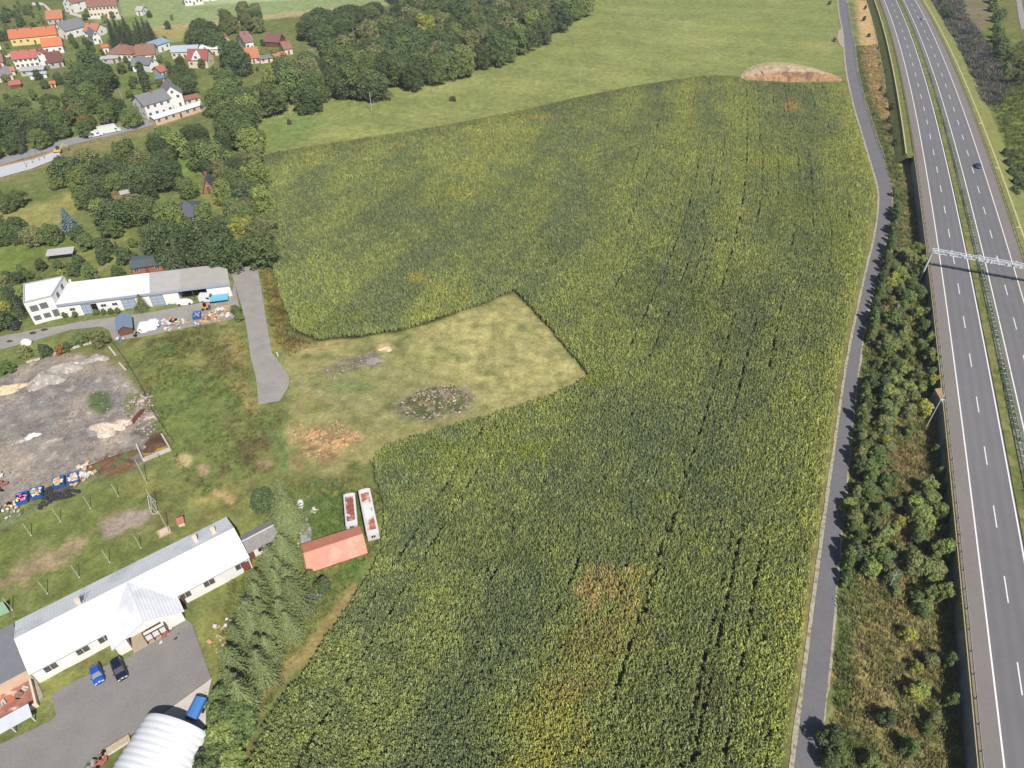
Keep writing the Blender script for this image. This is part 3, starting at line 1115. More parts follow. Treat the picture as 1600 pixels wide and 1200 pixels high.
# ------------------------------------------------------------------ scattered ground growth (nobody could count it)
def scatter(name, protos, P, rot, scl, colr, idx, label, cat):
    me = bpy.data.meshes.new(name)
    n = len(P)
    me.vertices.add(n)
    me.vertices.foreach_set('co', np.asarray(P, np.float32).ravel())
    for an, ty, ar in (('rot', 'FLOAT_VECTOR', rot), ('scl', 'FLOAT_VECTOR', scl)):
        a = me.attributes.new(an, ty, 'POINT')
        a.data.foreach_set('vector', np.asarray(ar, np.float32).ravel())
    a = me.attributes.new('icol', 'FLOAT_COLOR', 'POINT')
    c4 = np.ones((n, 4), np.float32)
    c4[:, :3] = colr
    a.data.foreach_set('color', c4.ravel())
    a = me.attributes.new('pk', 'INT', 'POINT')
    a.data.foreach_set('value', np.asarray(idx, np.int32))
    o = bpy.data.objects.new(name, me)
    COL.objects.link(o)
    tag(o, label, cat, kind='stuff')
    ng = bpy.data.node_groups.new(name, 'GeometryNodeTree')
    ng.interface.new_socket('Geometry', in_out='INPUT', socket_type='NodeSocketGeometry')
    ng.interface.new_socket('Geometry', in_out='OUTPUT', socket_type='NodeSocketGeometry')
    N = ng.nodes.new
    L = ng.links.new
    gi = N('NodeGroupInput')
    go = N('NodeGroupOutput')
    jn = N('GeometryNodeJoinGeometry')

    def att(nm, ty):
        q = N('GeometryNodeInputNamedAttribute')
        q.data_type = ty
        q.inputs['Name'].default_value = nm
        return q
    ar, as_, ap = att('rot', 'FLOAT_VECTOR'), att('scl', 'FLOAT_VECTOR'), att('pk', 'INT')
    for k, pm in enumerate(protos):
        po = bpy.data.objects.new(name + '_plant', pm)
        oi = N('GeometryNodeObjectInfo')
        oi.inputs['Object'].default_value = po
        oi.inputs['As Instance'].default_value = True
        ip = N('GeometryNodeInstanceOnPoints')
        cmp_ = N('FunctionNodeCompare')
        cmp_.data_type = 'INT'
        cmp_.operation = 'EQUAL'
        L(ap.outputs['Attribute'], cmp_.inputs['A'] if 'A' in cmp_.inputs and cmp_.inputs['A'].enabled else [s for s in cmp_.inputs if s.enabled][0])
        [s for s in cmp_.inputs if s.enabled][1].default_value = k
        L(gi.outputs[0], ip.inputs['Points'])
        L(cmp_.outputs[0], ip.inputs['Selection'])
        L(oi.outputs['Geometry'], ip.inputs['Instance'])
        L(ar.outputs['Attribute'], ip.inputs['Rotation'])
        L(as_.outputs['Attribute'], ip.inputs['Scale'])
        L(ip.outputs[0], jn.inputs[0])
    L(jn.outputs[0], go.inputs[0])
    md = o.modifiers.new('plants', 'NODES')
    md.node_group = ng
    return o


m_maize = foliage_mat('maize_leaf', None, inst=True, rough=.55)


def maize_plant(seed, n=15, H=2.3):
    r = np.random.default_rng(seed)
    V, F, C = [], [], []
    for i in range(n):
        a = i * 2.4 + r.normal() * .4
        z0 = H * (.25 + .65 * i / n)
        L = .42 + .26 * r.random()
        up = .25 + .3 * r.random()
        wd = .06 + .035 * r.random()
        ox, oy = r.normal() * .10, r.normal() * .22
        ca, sa = math.cos(a), math.sin(a)
        prof = [(0, 0), (L * .5, up), (L, up * .2 - .15 * r.random())]
        b = len(V)
        tw = r.normal() * .5
        for j, (d, dz) in enumerate(prof):
            ww = wd * (1, 1.1, .35)[j]
            nx, ny = -sa * math.cos(tw), ca * math.cos(tw)
            nz = math.sin(tw)
            V.append((ox + d * ca + nx * ww, oy + d * sa + ny * ww, z0 + dz + nz * ww))
            V.append((ox + d * ca - nx * ww, oy + d * sa - ny * ww, z0 + dz - nz * ww))
        F += [(b, b + 1, b + 3, b + 2), (b + 2, b + 3, b + 5, b + 4)]
        t = .58 + .84 * r.random()
        C += [(t, t, t * (.9 + .2 * r.random()))] * 6
    for q in range(2):
        ox, oy = r.normal() * .12, r.normal() * .2
        b = len(V)
        V += [(ox - .04, oy, H * .8), (ox + .04, oy, H * .8), (ox + .06, oy, H * 1.12), (ox - .06, oy, H * 1.12)]
        F.append((b, b + 1, b + 2, b + 3))
        C += [(1.5, 1.3, .9)] * 4
    return raw_mesh('maize_plant', V, F, m_maize, C)


# rows run away from the camera, bending where the field path bends
ROWA, ROWB, YB = math.tan(R_(22.9)), math.tan(R_(14.0)), 225.0


def rowT(Y):
    Y = np.asarray(Y, float)
    sm = 26.0
    u = (Y - YB) / sm
    ramp = np.where(u > 15, u * sm, sm * np.log1p(np.exp(np.minimum(u, 15))))
    return ROWA * Y + (ROWB - ROWA) * ramp


RS = 0.74
Pts = []
ystep = .44
Ya = np.arange(30, 420, ystep)
Wr = np.arange(-300, 200, RS / .93)
WW, YY = np.meshgrid(Wr, Ya)
YY = YY + rng.uniform(-.2, .2, YY.shape)
XX = WW + rowT(YY) + rng.normal(0, .05, YY.shape)
WW = WW.ravel()
XX = XX.ravel()
YY = YY.ravel()
m0 = (YY > 36)
dd = pdist(FIELDW, XX, YY)
edge_n = (fbm(XX, YY, 4, 71) - .5) * 1.5
keep = (dd > .2 + edge_n * .5) & (YY > 37)
# frame: leave out what no near viewpoint could see
keep &= (np.abs(XX) < 40 + YY * 1.05)
# wheel tracks and gaps where the drill missed
wi = np.round((WW + 300) / (RS / .93)).astype(int)
trk = ((wi % 8) == 3) | ((wi % 19) == 9)
gapn = fbm(WW * 3, YY, 22, 72)
keep &= ~(trk & (vn(wi * 37.3, YY / 38.0, 1.0, 80) + .18 * (YY > 200) * (WW > -60) > .72) & (rng.random(len(XX)) < .72))
keep &= ~((fbm(XX, YY, 2.2, 73) < .22) & (rng.random(len(XX)) < .6))
XX, YY, WW, dd = XX[keep], YY[keep], WW[keep], dd[keep]
n = len(XX)
print('maize plants', n)
# colour of the crop
uu = XX - rowT(YY)
f1 = fbm(uu * 2.2, YY * .55, 30, 74)
f2 = fbm(XX, YY, 10, 75)
f3 = fbm(XX, YY, 2.2, 76)
yel = np.clip((f1 - .5) * 1.5 + (f2 - .5) * .8 + (f3 - .5) * .9 + .42, 0, 1)
dr = pathL(YY) - XX
yel = np.clip(yel + np.clip(1 - dr / 14, 0, 1) * .55 + np.clip(1 - dd / 4, 0, 1) * .25, 0, 1.2)
dark = np.array(A(100, 113, 76)) * 1.5
lite = np.array(A(142, 151, 80)) * 1.34
yel *= .55 + .8 * rng.random(n)
colr = dark[None] * (1 - yel[:, None]) + lite[None] * yel[:, None]


def cpatch(px, py, rxp, ryp, rgb, st, ang=0, nz=.5, th=1.0):
    global colr
    c = G(px, py, 2)
    a = G(px + rxp, py, 2)
    b = G(px, py - ryp, 2)
    ra, rb = abs(a[0] - c[0]), abs(b[1] - c[1])
    dx, dy = XX - c[0] - (YY - c[1]) * math.tan(ang), YY - c[1]
    q = np.sqrt((dx / ra) ** 2 + (dy / rb) ** 2) + (fbm(XX, YY, 4, 77) - .5) * 1.6 * nz
    t = np.clip((1.15 - q) * 2, 0, 1) * st * np.clip((fbm(XX, YY, 1.4, 78) - .25) * 3, .25, 1)
    colr = colr * (1 - t[:, None]) + np.array(A(*rgb))[None] * t[:, None]


cpatch(870, 1130, 60, 60, (186, 184, 84), .95, .35, 1.0)
cpatch(915, 1060, 75, 90, (160, 158, 84), .6, .35, 1.2)
cpatch(840, 1190, 60, 30, (176, 174, 74), .8, .35)
cpatch(935, 920, 32, 36, (192, 170, 110), .85, .3, 1.2)
cpatch(985, 930, 28, 55, (182, 168, 96), .8, .3, 1.2)
cpatch(960, 990, 60, 40, (156, 150, 88), .6, .3, 1.3)
cpatch(900, 1070, 50, 14, (170, 152, 96), .5, .2, 1.2)
cpatch(1110, 1070, 30, 30, (112, 96, 60), .5, .3, 1.2)
cpatch(650, 433, 18, 7, (178, 172, 74), .95, 0, .5)
cpatch(1240, 163, 18, 8, (184, 160, 92), .9, 0, .9)
cpatch(1228, 166, 10, 12, (184, 160, 92), .7, 0, .9)
cpatch(850, 182, 30, 4, (176, 162, 78), .8, 0, .5)
cpatch(620, 226, 14, 4, (176, 162, 78), .8, 0, .5)
cpatch(930, 590, 26, 12, (140, 158, 60), .7)
cpatch(740, 700, 160, 26, (140, 156, 58), .55, .1, 1)
cpatch(520, 500, 60, 22, (138, 150, 62), .6, 0, 1)
cpatch(710, 300, 60, 20, (150, 156, 66), .4, 0, 1)
cpatch(1260, 330, 60, 90, (140, 156, 58), .35, 0, 1)
cpatch(1080, 470, 130, 70, (92, 108, 70), .5, 0, 1.2)
cpatch(760, 830, 120, 60, (94, 110, 70), .4, 0, 1.2)
cpatch(560, 330, 140, 50, (116, 128, 86), .5, 0, 1.2)
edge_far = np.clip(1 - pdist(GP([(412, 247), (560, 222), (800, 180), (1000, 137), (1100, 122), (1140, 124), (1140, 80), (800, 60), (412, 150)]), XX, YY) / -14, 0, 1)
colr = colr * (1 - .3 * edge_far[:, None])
colr = colr * (.78 + .46 * rng.random((n, 1)))
P = np.stack([XX, YY, np.full(n, -.1)], -1)
rot = np.stack([rng.normal(0, .06, n), rng.normal(0, .06, n), rng.random(n) * 6.28], -1)
s_ = .86 + .28 * rng.random(n) + (f3 - .5) * .22
s_ *= np.clip(.75 + dd * .12, .75, 1)
scl = np.stack([s_, s_, s_ * .92], -1)
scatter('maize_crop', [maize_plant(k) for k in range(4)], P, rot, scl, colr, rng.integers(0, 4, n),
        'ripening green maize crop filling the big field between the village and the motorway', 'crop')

# rough grass and weeds
m_tuft = foliage_mat('grass_blade', None, inst=True, rough=.8)


def tuft(seed, n=16, H=.5, W=.45, bw=.035):
    r = np.random.default_rng(seed)
    V, F, C = [], [], []
    for i in range(n):
        a = r.random() * 6.28
        x, y = r.normal() * W * .5, r.normal() * W * .5
        h = H * (.6 + .6 * r.random())
        lx, ly = math.cos(a) * h * .5, math.sin(a) * h * .5
        bx, by = -math.sin(a) * bw, math.cos(a) * bw
        b = len(V)
        V += [(x + bx, y + by, 0), (x - bx, y - by, 0), (x + lx - bx * .5, y + ly - by * .5, h), (x + lx + bx * .5, y + ly + by * .5, h)]
        F.append((b, b + 1, b + 2, b + 3))
        t = .75 + .5 * r.random()
        C += [(t, t, t)] * 4
    return raw_mesh('grass_tuft', V, F, m_tuft, C)


tufts = [tuft(1), tuft(2, 20, .8, .5, .04), tuft(3, 22, .35, .6, .07)]


def ground_col(X, Y):
    i = np.clip(np.searchsorted(xs, X) - 1, 0, len(xs) - 1)
    j = np.clip(np.searchsorted(ys, Y) - 1, 0, len(ys) - 1)
    return col[j * len(xs) + i]


def weeds(name, poly, dens, label, px=True, seed=0, sc=(.6, 1.3), cut=None, gain=1.0, green=.35):
    Pw = GP(poly) if px else poly
    r = np.random.default_rng(seed)
    x0, y0 = Pw.min(0)
    x1, y1 = Pw.max(0)
    k = int((x1 - x0) * (y1 - y0) * dens)
    X = r.uniform(x0, x1, k)
    Y = r.uniform(y0, y1, k)
    ok = pdist(Pw, X, Y) > .3
    ok &= np.abs(X) < 30 + Y * .95
    X, Y = X[ok], Y[ok]
    if cut is not None:
        ok = fbm(X, Y, cut[0], cut[1]) > cut[2]
        X, Y = X[ok], Y[ok]
    k = len(X)
    c = ground_col(X, Y) * gain * (.75 + .55 * r.random((k, 1)))
    g = r.random((k, 1)) < green
    c = np.where(g, c * .4 + np.array(A(104, 122, 54)) * .6, c)
    rot = np.stack([r.normal(0, .1, k), r.normal(0, .1, k), r.random(k) * 6.28], -1)
    s = r.uniform(*sc, k)
    print(name, k)
    return scatter(name, tufts, np.stack([X, Y, np.full(k, -.08)], -1), rot, np.stack([s, s, s], -1), c, r.integers(0, 3, k), label, 'grass')


VGt = np.concatenate([np.stack([pathR(Ys) + .6, Ys], -1), np.where((Ys < YWALL)[::-1, None], rp(Ys[::-1], -4.0), rp(Ys[::-1], -9.5))])
weeds('verge_grass', VGt[(VGt[:, 1] < 450)], 2.6, 'rough dry grass and weeds covering the strip between the field path and the motorway wall', px=False, seed=5, gain=1.25, sc=(.6, 1.5), green=.4)
weeds('meadow_grass', [(455, 750), (560, 745), (596, 770), (602, 810), (590, 860), (545, 920), (470, 1020), (385, 1170), (340, 1040), (360, 870)], 2.2, 'unmown grass round the red shed and under the spruces', seed=6, sc=(.5, 1.0))
weeds('meadow_grass', [(180, 545), (375, 490), (400, 640), (440, 640), (450, 740), (420, 740), (300, 780), (260, 700)], 1.3, 'rough meadow grass between the yard fence and the asphalt track', seed=7, sc=(.5, 1.1), cut=(6, 9, .46))
weeds('field_edge_grass', [(404, 418), (426, 420), (440, 470), (458, 520), (500, 535), (450, 560), (430, 540), (414, 470)], 2.0, 'tall dead weeds growing along the maize edge by the asphalt track', seed=8, sc=(.7, 1.4))
# ================================================================== trees, each one on its own spot
TR = np.random.default_rng(31)
HOUSES_PX = []


def seen(x, y, z=4.0, m=45):
    zc = y * _c - (z - CAM_H) * _s
    px = 800 + FPX * x / zc
    py = 600 - FPX * ((z - CAM_H) * _c + y * _s) / zc
    return -m < px < 1600 + m and -m < py < 1200 + m


def grow(poly, space, kinds, hr, label, cat, group, seed, z=5, holes=(), sx=1.0, jitter=.5):
    pts = fill(poly, space, seed, z, jitter, holes)
    for x, y in pts:
        if not seen(x, y):
            continue
        k = pick(TR, kinds)
        h = TR.uniform(*hr)
        lab = label if isinstance(label, str) else label(k)
        tree(k, x, y, h, lab, cat, group, sx=sx)
    print(group, sum(seen(a, b) for a, b in pts))
    return pts


KN = {'dark': 'dark green', 'mid': 'mid green', 'light': 'light green', 'olive': 'olive green', 'rust': 'rust brown', 'yellow': 'yellow green'}


def lb(txt):
    def f(k):
        c = next((KN[q] for q in KN if k.startswith(q)), 'dark')
        return c + ' ' + txt
    return f


# the belt of trees between the village and the green field
belt = [(400, 138), (402, 166), (446, 158), (520, 138), (600, 127), (648, 119), (738, 96), (826, 62), (876, 30), (922, 2), (935, -30), (615, -30), (625, 20), (590, 40), (560, 55), (590, 62), (560, 75), (490, 84), (470, 108), (425, 114)]
grow(belt, 11.0, {'dark0': 5, 'dark1': 5, 'mid0': 4, 'mid1': 3, 'olive0': 2.5, 'light0': .6, 'yellow0': .3}, (11.5, 17),
     lb('broad tree in the long belt along the far side of the green field'), 'tree', 'trees in the belt beside the green field', 3, z=8, sx=1.0)
grow([(470, 55), (480, 30), (600, 14), (610, 24), (560, 44), (500, 58)], 12, {'dark0': 3, 'dark1': 3, 'mid0': 2}, (9, 12),
     lb('tree in the grove behind the maroon roofed barn'), 'tree', 'trees in the grove behind the maroon barn', 4, z=5, sx=1.5)
grow([(300, 62), (302, 44), (335, 42), (345, 60), (330, 66)], 8.5, {'dark0': 3, 'dark1': 3, 'spruce': 2}, (9, 12),
     lb('tree in the round clump behind the grey roofed bungalow'), 'tree', 'trees in the clump behind the grey bungalow', 5, z=6, sx=1.4)
grow([(166, 66), (170, 48), (236, 46), (240, 66), (200, 72)], 6.2, {'spruce': 1}, (11, 14),
     'dark spruce in the dense row beside the brown roofed house', 'tree', 'spruces in the village row', 6, z=5, sx=1.2)
grow([(340, 30), (346, 22), (366, 20), (375, 40), (352, 50)], 7, {'mid0': 2, 'olive0': 1}, (8, 10),
     lb('tree at the foot of the pale field north of the village'), 'tree', 'trees below the pale field', 7, z=5)
grow([(376, 34), (380, 12), (404, 10), (408, 30), (404, 40), (378, 42)], 8, {'olive0': 2, 'dark0': 2, 'mid0': 1}, (9, 11),
     lb('tree behind the house with the red brown roof'), 'tree', 'trees behind the red brown roof', 8, z=5)
# village trees
grow([(-60, 175), (0, 168), (60, 158), (110, 140), (150, 150), (200, 160), (228, 180), (222, 184), (150, 194), (60, 215), (0, 228), (-80, 270), (-90, 200)], 10,
     {'dark0': 3, 'dark1': 3, 'mid0': 3, 'mid1': 2, 'olive0': 1.5, 'light0': .8}, (6.5, 10), lb('garden tree between the village houses and the road'), 'tree', 'garden trees north of the road', 9, z=5, sx=1.2)
grow([(112, 118), (124, 88), (140, 90), (162, 110), (172, 135), (150, 144), (118, 136)], 10, {'dark0': 3, 'dark1': 3, 'mid0': 2}, (9, 12),
     lb('big tree in the middle of the village, below the maroon roof'), 'tree', 'big trees in mid village', 10, z=6, sx=1.35)
tree('rust0', *G(118, 178, 4)[:2], 8, 'rust brown autumn tree above the village road, left of the white van', 'tree')
tree('rust0', *G(132, 190, 4)[:2], 7, 'small orange brown tree touching the verge of the village road', 'tree')
tree('columnar', *G(226, 128, 5)[:2], 15, 'tall dark columnar poplar standing left of the big white house', 'tree')
grow([(272, 140), (273, 118), (284, 112), (300, 120), (300, 140)], 7, {'dark1': 1}, (9, 11),
     'dark round tree between the big white house and the village gardens', 'tree', 'dark trees behind the big white house', 12, z=5, sx=1.1)
grow([(340, 128), (348, 96), (358, 80), (374, 84), (378, 112), (366, 128), (350, 136)], 10.5, {'dark0': 2, 'dark1': 3, 'mid1': 1}, (11, 14),
     lb('tall tree in the great clump right of the red gabled house'), 'tree', 'trees of the great village clump', 13, z=8, sx=1.0)
grow([(322, 180), (330, 140), (352, 132), (382, 132), (398, 158), (400, 200), (372, 225), (340, 205)], 9.6, {'mid0': 2, 'mid1': 2, 'dark0': 1, 'light0': 1}, (9, 12),
     lb('tree at the west end of the green field, below the salmon wall'), 'tree', 'trees at the west corner of the green field', 14, z=6, sx=1.35)
# the wooded gardens west of the maize
clear = [[(272, 318), (332, 312), (338, 356), (278, 360)], [(178, 318), (228, 314), (232, 336), (182, 340)], [(172, 330), (235, 320), (240, 335), (180, 345)], [(283, 232), (338, 222), (344, 244), (298, 262), (284, 256)], [(325, 325), (355, 322), (362, 352), (340, 352)],
         [(200, 428), (262, 420), (262, 440), (200, 445)], [(306, 290), (345, 285), (345, 310), (306, 312)], [(276, 262), (296, 262), (296, 290), (276, 290)], [(346, 240), (366, 240), (366, 275), (346, 275)], [(165, 362), (235, 372), (240, 425), (180, 430), (120, 420), (125, 385)]]
grow([(98, 272), (150, 250), (230, 228), (300, 206), (335, 198), (372, 225), (402, 225), (410, 270), (412, 340), (424, 385), (420, 402), (350, 412), (262, 420), (232, 400), (212, 352), (168, 340), (128, 330), (120, 304), (126, 296)], 7.9,
     {'dark0': 3, 'dark1': 3, 'mid0': 3, 'mid1': 3, 'olive0': 2, 'olive1': 1, 'light0': 1, 'light1': .5, 'yellow0': .15}, (7, 11),
     lb('tree in the overgrown gardens between the road and the maize'), 'tree', 'trees in the overgrown gardens', 15, z=4, holes=clear, sx=1.08)
grow([(242, 398), (244, 370), (285, 360), (335, 352), (345, 384), (300, 392)], 5.6, {'spruce': 1, 'dark0': 2, 'dark1': 1, 'nearspruce0': .6}, (11, 15),
     lb('tall tree directly behind the long white workshop'), 'tree', 'tall trees behind the workshop', 16, z=9, sx=.95)
grow([(-80, 322), (0, 302), (60, 288), (98, 274), (96, 292), (40, 306), (28, 330), (-90, 345)], 9.5, {'mid0': 3, 'dark0': 2, 'olive0': 2, 'light1': 1}, (5.5, 8),
     lb('tree in the row between the railway platform and the dry meadow'), 'tree', 'trees below the platform', 17, z=3, sx=1.35)
grow([(-60, 355), (0, 350), (22, 348), (45, 352), (62, 360), (96, 356), (98, 366), (60, 372), (20, 372), (-60, 380)], 6.2, {'olive1': 2, 'mid1': 2, 'dark0': 1}, (5, 7.5),
     lb('tree on the lower edge of the dry meadow'), 'tree', 'trees on the lower edge of the dry meadow', 18, z=3, sx=1.1)
tree('bluespruce', *G(106, 347, 3)[:2], 8.5, 'silvery blue spruce at the right end of the dry meadow', 'tree', sx=1.35)
tree('mid0', *G(6, 310, 4)[:2], 6, 'round tree standing in the dry meadow near the frame edge', 'tree')
hedge = [('dark', 12, 430, 4), ('mid', 30, 418, 3), ('dark', 26, 432, 4), ('mid', 42, 428, 4), ('dark', 62, 412, 4), ('mid', 88, 412, 3.5), ('dark', 112, 420, 5), ('dark', 122, 408, 5), ('mid', 136, 420, 5), ('dark', 20, 450, 4), ('light', 30, 452, 4), ('mid', 48, 444, 4), ('mid', 62, 440, 4), ('yellow', 94, 425, 2.6), ('light', 76, 440, 3), ('olive', 4, 440, 5), ('mid', 4, 460, 5),
         ('dark', 162, 382, 6), ('dark', 158, 398, 6), ('mid', 132, 375, 6), ('mid', 206, 378, 3.5), ('dark', 192, 398, 6), ('mid', 205, 397, 3), ('dark', 182, 425, 5), ('mid', 140, 432, 2.5), ('yellow', 4, 478, 4), ('dark', 5, 498, 6), ('olive', 150, 430, 2), ('mid', 170, 355, 7), ('dark', 120, 362, 6)]
for i, (c, px, py, h) in enumerate(hedge):
    tree(c + 'B', *G(px, py, h * .5)[:2], h, KN[c] + ' shrub in the garden behind the white workshop', 'shrub', 'shrubs in the garden behind the workshop', sx=1.1, name='shrub')
tree('spruce', *G(22, 470, 3)[:2], 8.5, 'small dark spruce at the left end wall of the white workshop', 'tree', sx=1.0)
tree('spruce', *G(28, 482, 3)[:2], 6.5, 'lowest dark conifer beside the left end wall of the workshop', 'tree', sx=1.2)
tree('nearspruce0', *G(221, 475, 2)[:2], 5.5, 'young pointed conifer growing between two grey garage doors', 'tree')
tree('spruce', *G(187, 396, 3)[:2], 7.5, 'slim dark conifer alone on the garden lawn behind the workshop', 'tree')
for px in (101, 117, 150, 161, 172, 183):
    tree('midB', *G(px, 492 - (px - 101) * .085, .8)[:2], 2.0, 'clipped round shrub in the bed along the white workshop wall', 'shrub', 'clipped shrubs along the workshop wall', name='shrub')
tree('midB', *G(213, 480, .7)[:2], 1.4, 'small round shrub left of the young conifer by the workshop', 'shrub')
for c, px, py, h, lab in (('dark', 69, 546, 4.2, 'round dark green bush left of the dark red shrub by the yard drive'), ('rust', 92, 545, 3, 'dark red shrub beside the round green bush'), ('dark', 104, 540, 3, 'blue green low bush by the stone edging'),
                          ('mid', 124, 528, 4.6, 'wide green bush in front of the white workshop yard'), ('olive', 153, 527, 5.4, 'yellowish rounded tree at the corner of the yard drive'), ('olive', 36, 548, 3.6, 'thin yellowing young tree left of the round dark bush'),
                          ('mid', 8, 572, 4, 'green bush at the left picture edge above the rubble yard'), ('mid', 368, 483, 3.2, 'leafy green bush at the end of the debris bay beside the asphalt track'), ('mid', 372, 493, 3.0, 'lower green bush beside the asphalt track')):
    tree(c + 'B', *G(px, py, h * .5)[:2], h, lab, 'shrub', name='shrub')
# big spruces beside the long hall
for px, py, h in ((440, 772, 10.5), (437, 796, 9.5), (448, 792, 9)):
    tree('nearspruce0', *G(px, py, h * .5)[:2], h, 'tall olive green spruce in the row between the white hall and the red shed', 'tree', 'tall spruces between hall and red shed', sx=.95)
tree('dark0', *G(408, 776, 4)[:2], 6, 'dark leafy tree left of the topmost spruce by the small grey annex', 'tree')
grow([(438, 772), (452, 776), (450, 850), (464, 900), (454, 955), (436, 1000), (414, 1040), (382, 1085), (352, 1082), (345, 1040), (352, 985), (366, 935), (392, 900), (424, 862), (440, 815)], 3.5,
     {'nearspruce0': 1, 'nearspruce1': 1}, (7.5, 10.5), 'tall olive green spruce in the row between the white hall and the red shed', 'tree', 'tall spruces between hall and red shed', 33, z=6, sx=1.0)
for i, (px, py, h, c) in enumerate([(350, 1088, 5, 'mid'), (365, 1105, 6, 'dark'), (342, 1118, 6, 'mid'), (362, 1130, 6, 'mid'), (380, 1120, 5, 'mid'), (345, 1150, 6, 'light'), (368, 1158, 5, 'mid'), (340, 1178, 6, 'mid'), (358, 1190, 5, 'light'), (330, 1200, 6, 'dark')]):
    tree(c + 'B', *G(px, py, h * .5)[:2], h, KN[c] + ' bush between the striped arched hangar and the trodden track', 'bush', 'bushes beside the arched hangar', sx=1.15)
tree('darkB', *G(505, 915, 1.5)[:2], 4.5, 'dark bush below the corner of the red shed, beside the track', 'bush')
tree('midB', *G(485, 900, 1.5)[:2], 3.5, 'green bush under the left corner of the red shed', 'bush')
for px, py, h in ((498, 756, 2.6), (525, 758, 2.6), (490, 778, 2.2), (508, 788, 2.4), (480, 800, 2)):
    tree('midB', *G(px, py, 1)[:2], h, 'low wild bush on the weedy ground above the red shed', 'bush', 'low bushes above the red shed')
tree('yellowB', *G(524, 771, .5)[:2], 1.3, 'clump of bright yellow flowers above the red shed', 'flower clump', name='flower_clump')
tree('midB', *G(262, 548, 1)[:2], 2.2, 'bramble bush on the meadow below the workshop debris bay', 'bush', sx=2.2)
# lone garden trees scattered through the village
vs = [(8, 30), (20, 22), (34, 34), (6, 12), (50, 40), (12, 48), (28, 10), (40, 18), (60, 30), (2, 58), (125, 45), (138, 22), (163, 30), (175, 24), (128, 38), (140, 72), (150, 92), (118, 70), (112, 62), (196, 92), (250, 92), (262, 100), (282, 100), (316, 100), (205, 104), (226, 40), (233, 22), (262, 40), (268, 26), (132, 26), (110, 100), (104, 118), (30, 148), (52, 150), (70, 132), (92, 125), (12, 154), (58, 118), (256, 60), (350, 88), (366, 92), (372, 62), (405, 84), (428, 86), (444, 76), (410, 66), (190, 108), (206, 132), (214, 98)]
for i, (px, py) in enumerate(vs):
    k = TR.choice(['midB', 'darkB', 'lightB', 'oliveB', 'dark0', 'mid0'])
    tree(str(k), *G(px, py, 2)[:2], TR.uniform(3.5, 6.5), lb('garden tree standing alone between the village houses')(str(k)), 'tree', 'lone garden trees in the village', name='garden_tree')
grow([(0, 5), (60, 5), (100, 45), (112, 62), (128, 62), (160, 78), (165, 120), (110, 112), (96, 120), (60, 112), (20, 120), (-20, 140), (-20, 10)], 9.5,
     {'midB': 2, 'darkB': 3, 'lightB': 1, 'oliveB': 1}, (2, 4.5), lb('garden bush between the houses at the upper left of the village'), 'bush', 'garden bushes of the upper left village', 51, z=1, holes=[[(18, 50), (112, 44), (112, 92), (62, 92), (18, 76)], [(24, 92), (104, 92), (104, 122), (24, 124)], [(74, 20), (102, 20), (112, 44), (74, 42)]])
grow([(200, 112), (250, 112), (330, 108), (460, 88), (470, 100), (440, 110), (330, 125), (310, 120), (250, 140), (200, 150)], 8,
     {'midB': 2, 'darkB': 3, 'lightB': 1, 'oliveB': 1}, (2, 4.5), lb('garden bush below the central row of village houses'), 'bush', 'garden bushes of the central village', 52, z=1, holes=[[(205, 90), (258, 86), (258, 118), (205, 118)], [(290, 80), (330, 80), (330, 112), (290, 112)], [(384, 76), (460, 76), (460, 104), (384, 104)], [(226, 140), (322, 130), (322, 190), (226, 200)]])
# young trees along the field path, their shade on the asphalt
Y = float(G(1380, 300)[1])
i = 0
while Y > 74:
    o = TR.uniform(1.2, 2.6)
    if 0.28 < vn(np.array([Y]), np.array([0.]), 9, 5)[0]:
        k = pick(TR, {'darkS': 2, 'midS': 3, 'oliveS': 1.2})
        tree(k, float(pathR(Y)) + o, Y, TR.uniform(2.6, 5.2), lb('young tree in the line along the edge of the field path')(k), 'young tree', 'young trees along the field path', name='young_tree')
    Y -= TR.uniform(1.3, 2.6)
thick = [(1398, 395), (1440, 388), (1452, 470), (1462, 560), (1462, 600), (1440, 660), (1425, 670), (1392, 690), (1400, 735), (1440, 760), (1462, 740), (1478, 800), (1485, 870), (1474, 960), (1452, 985), (1425, 930), (1392, 915), (1360, 900), (1330, 880), (1328, 790), (1348, 740), (1360, 640), (1362, 580), (1378, 520), (1388, 450)]
grow(thick, 3.1, {'darkB': 2, 'midB': 3, 'oliveB': 2.6, 'lightB': 2.4, 'yellowB': .6, 'midS': 2, 'lightS': 1.5, 'oliveS': 1.5}, (1.6, 5.4),
     lb('bush in the thicket below the motorway wall'), 'bush', 'bushes in the thicket below the motorway wall', 19, z=2.0, sx=1.1, jitter=.8)
for px, py, h, c in ((1420, 988, 3, 'yellow'), (1432, 1040, 2.6, 'yellow'), (1440, 1075, 4, 'light'), (1428, 1080, 3.4, 'yellow'), (1388, 1118, 4, 'dark'), (1425, 1165, 4.4, 'mid'), (1437, 945, 3, 'light'), (1434, 930, 3, 'mid'), (1362, 1188, 3.4, 'mid'), (1455, 1030, 3, 'olive'),
                     (1460, 1120, 3, 'olive'), (1448, 1135, 3, 'mid'), (1300, 1150, 5, 'dark'), (1312, 1175, 4, 'mid'), (1296, 1190, 4, 'dark'), (1372, 1200, 3, 'light'), (1395, 330, 3, 'mid'), (1400, 300, 3.5, 'mid')):
    tree(c + 'B', *G(px, py, h * .5)[:2], h, KN[c] + ' bush standing apart on the dry verge below the motorway wall', 'bush', 'scattered bushes on the dry verge')
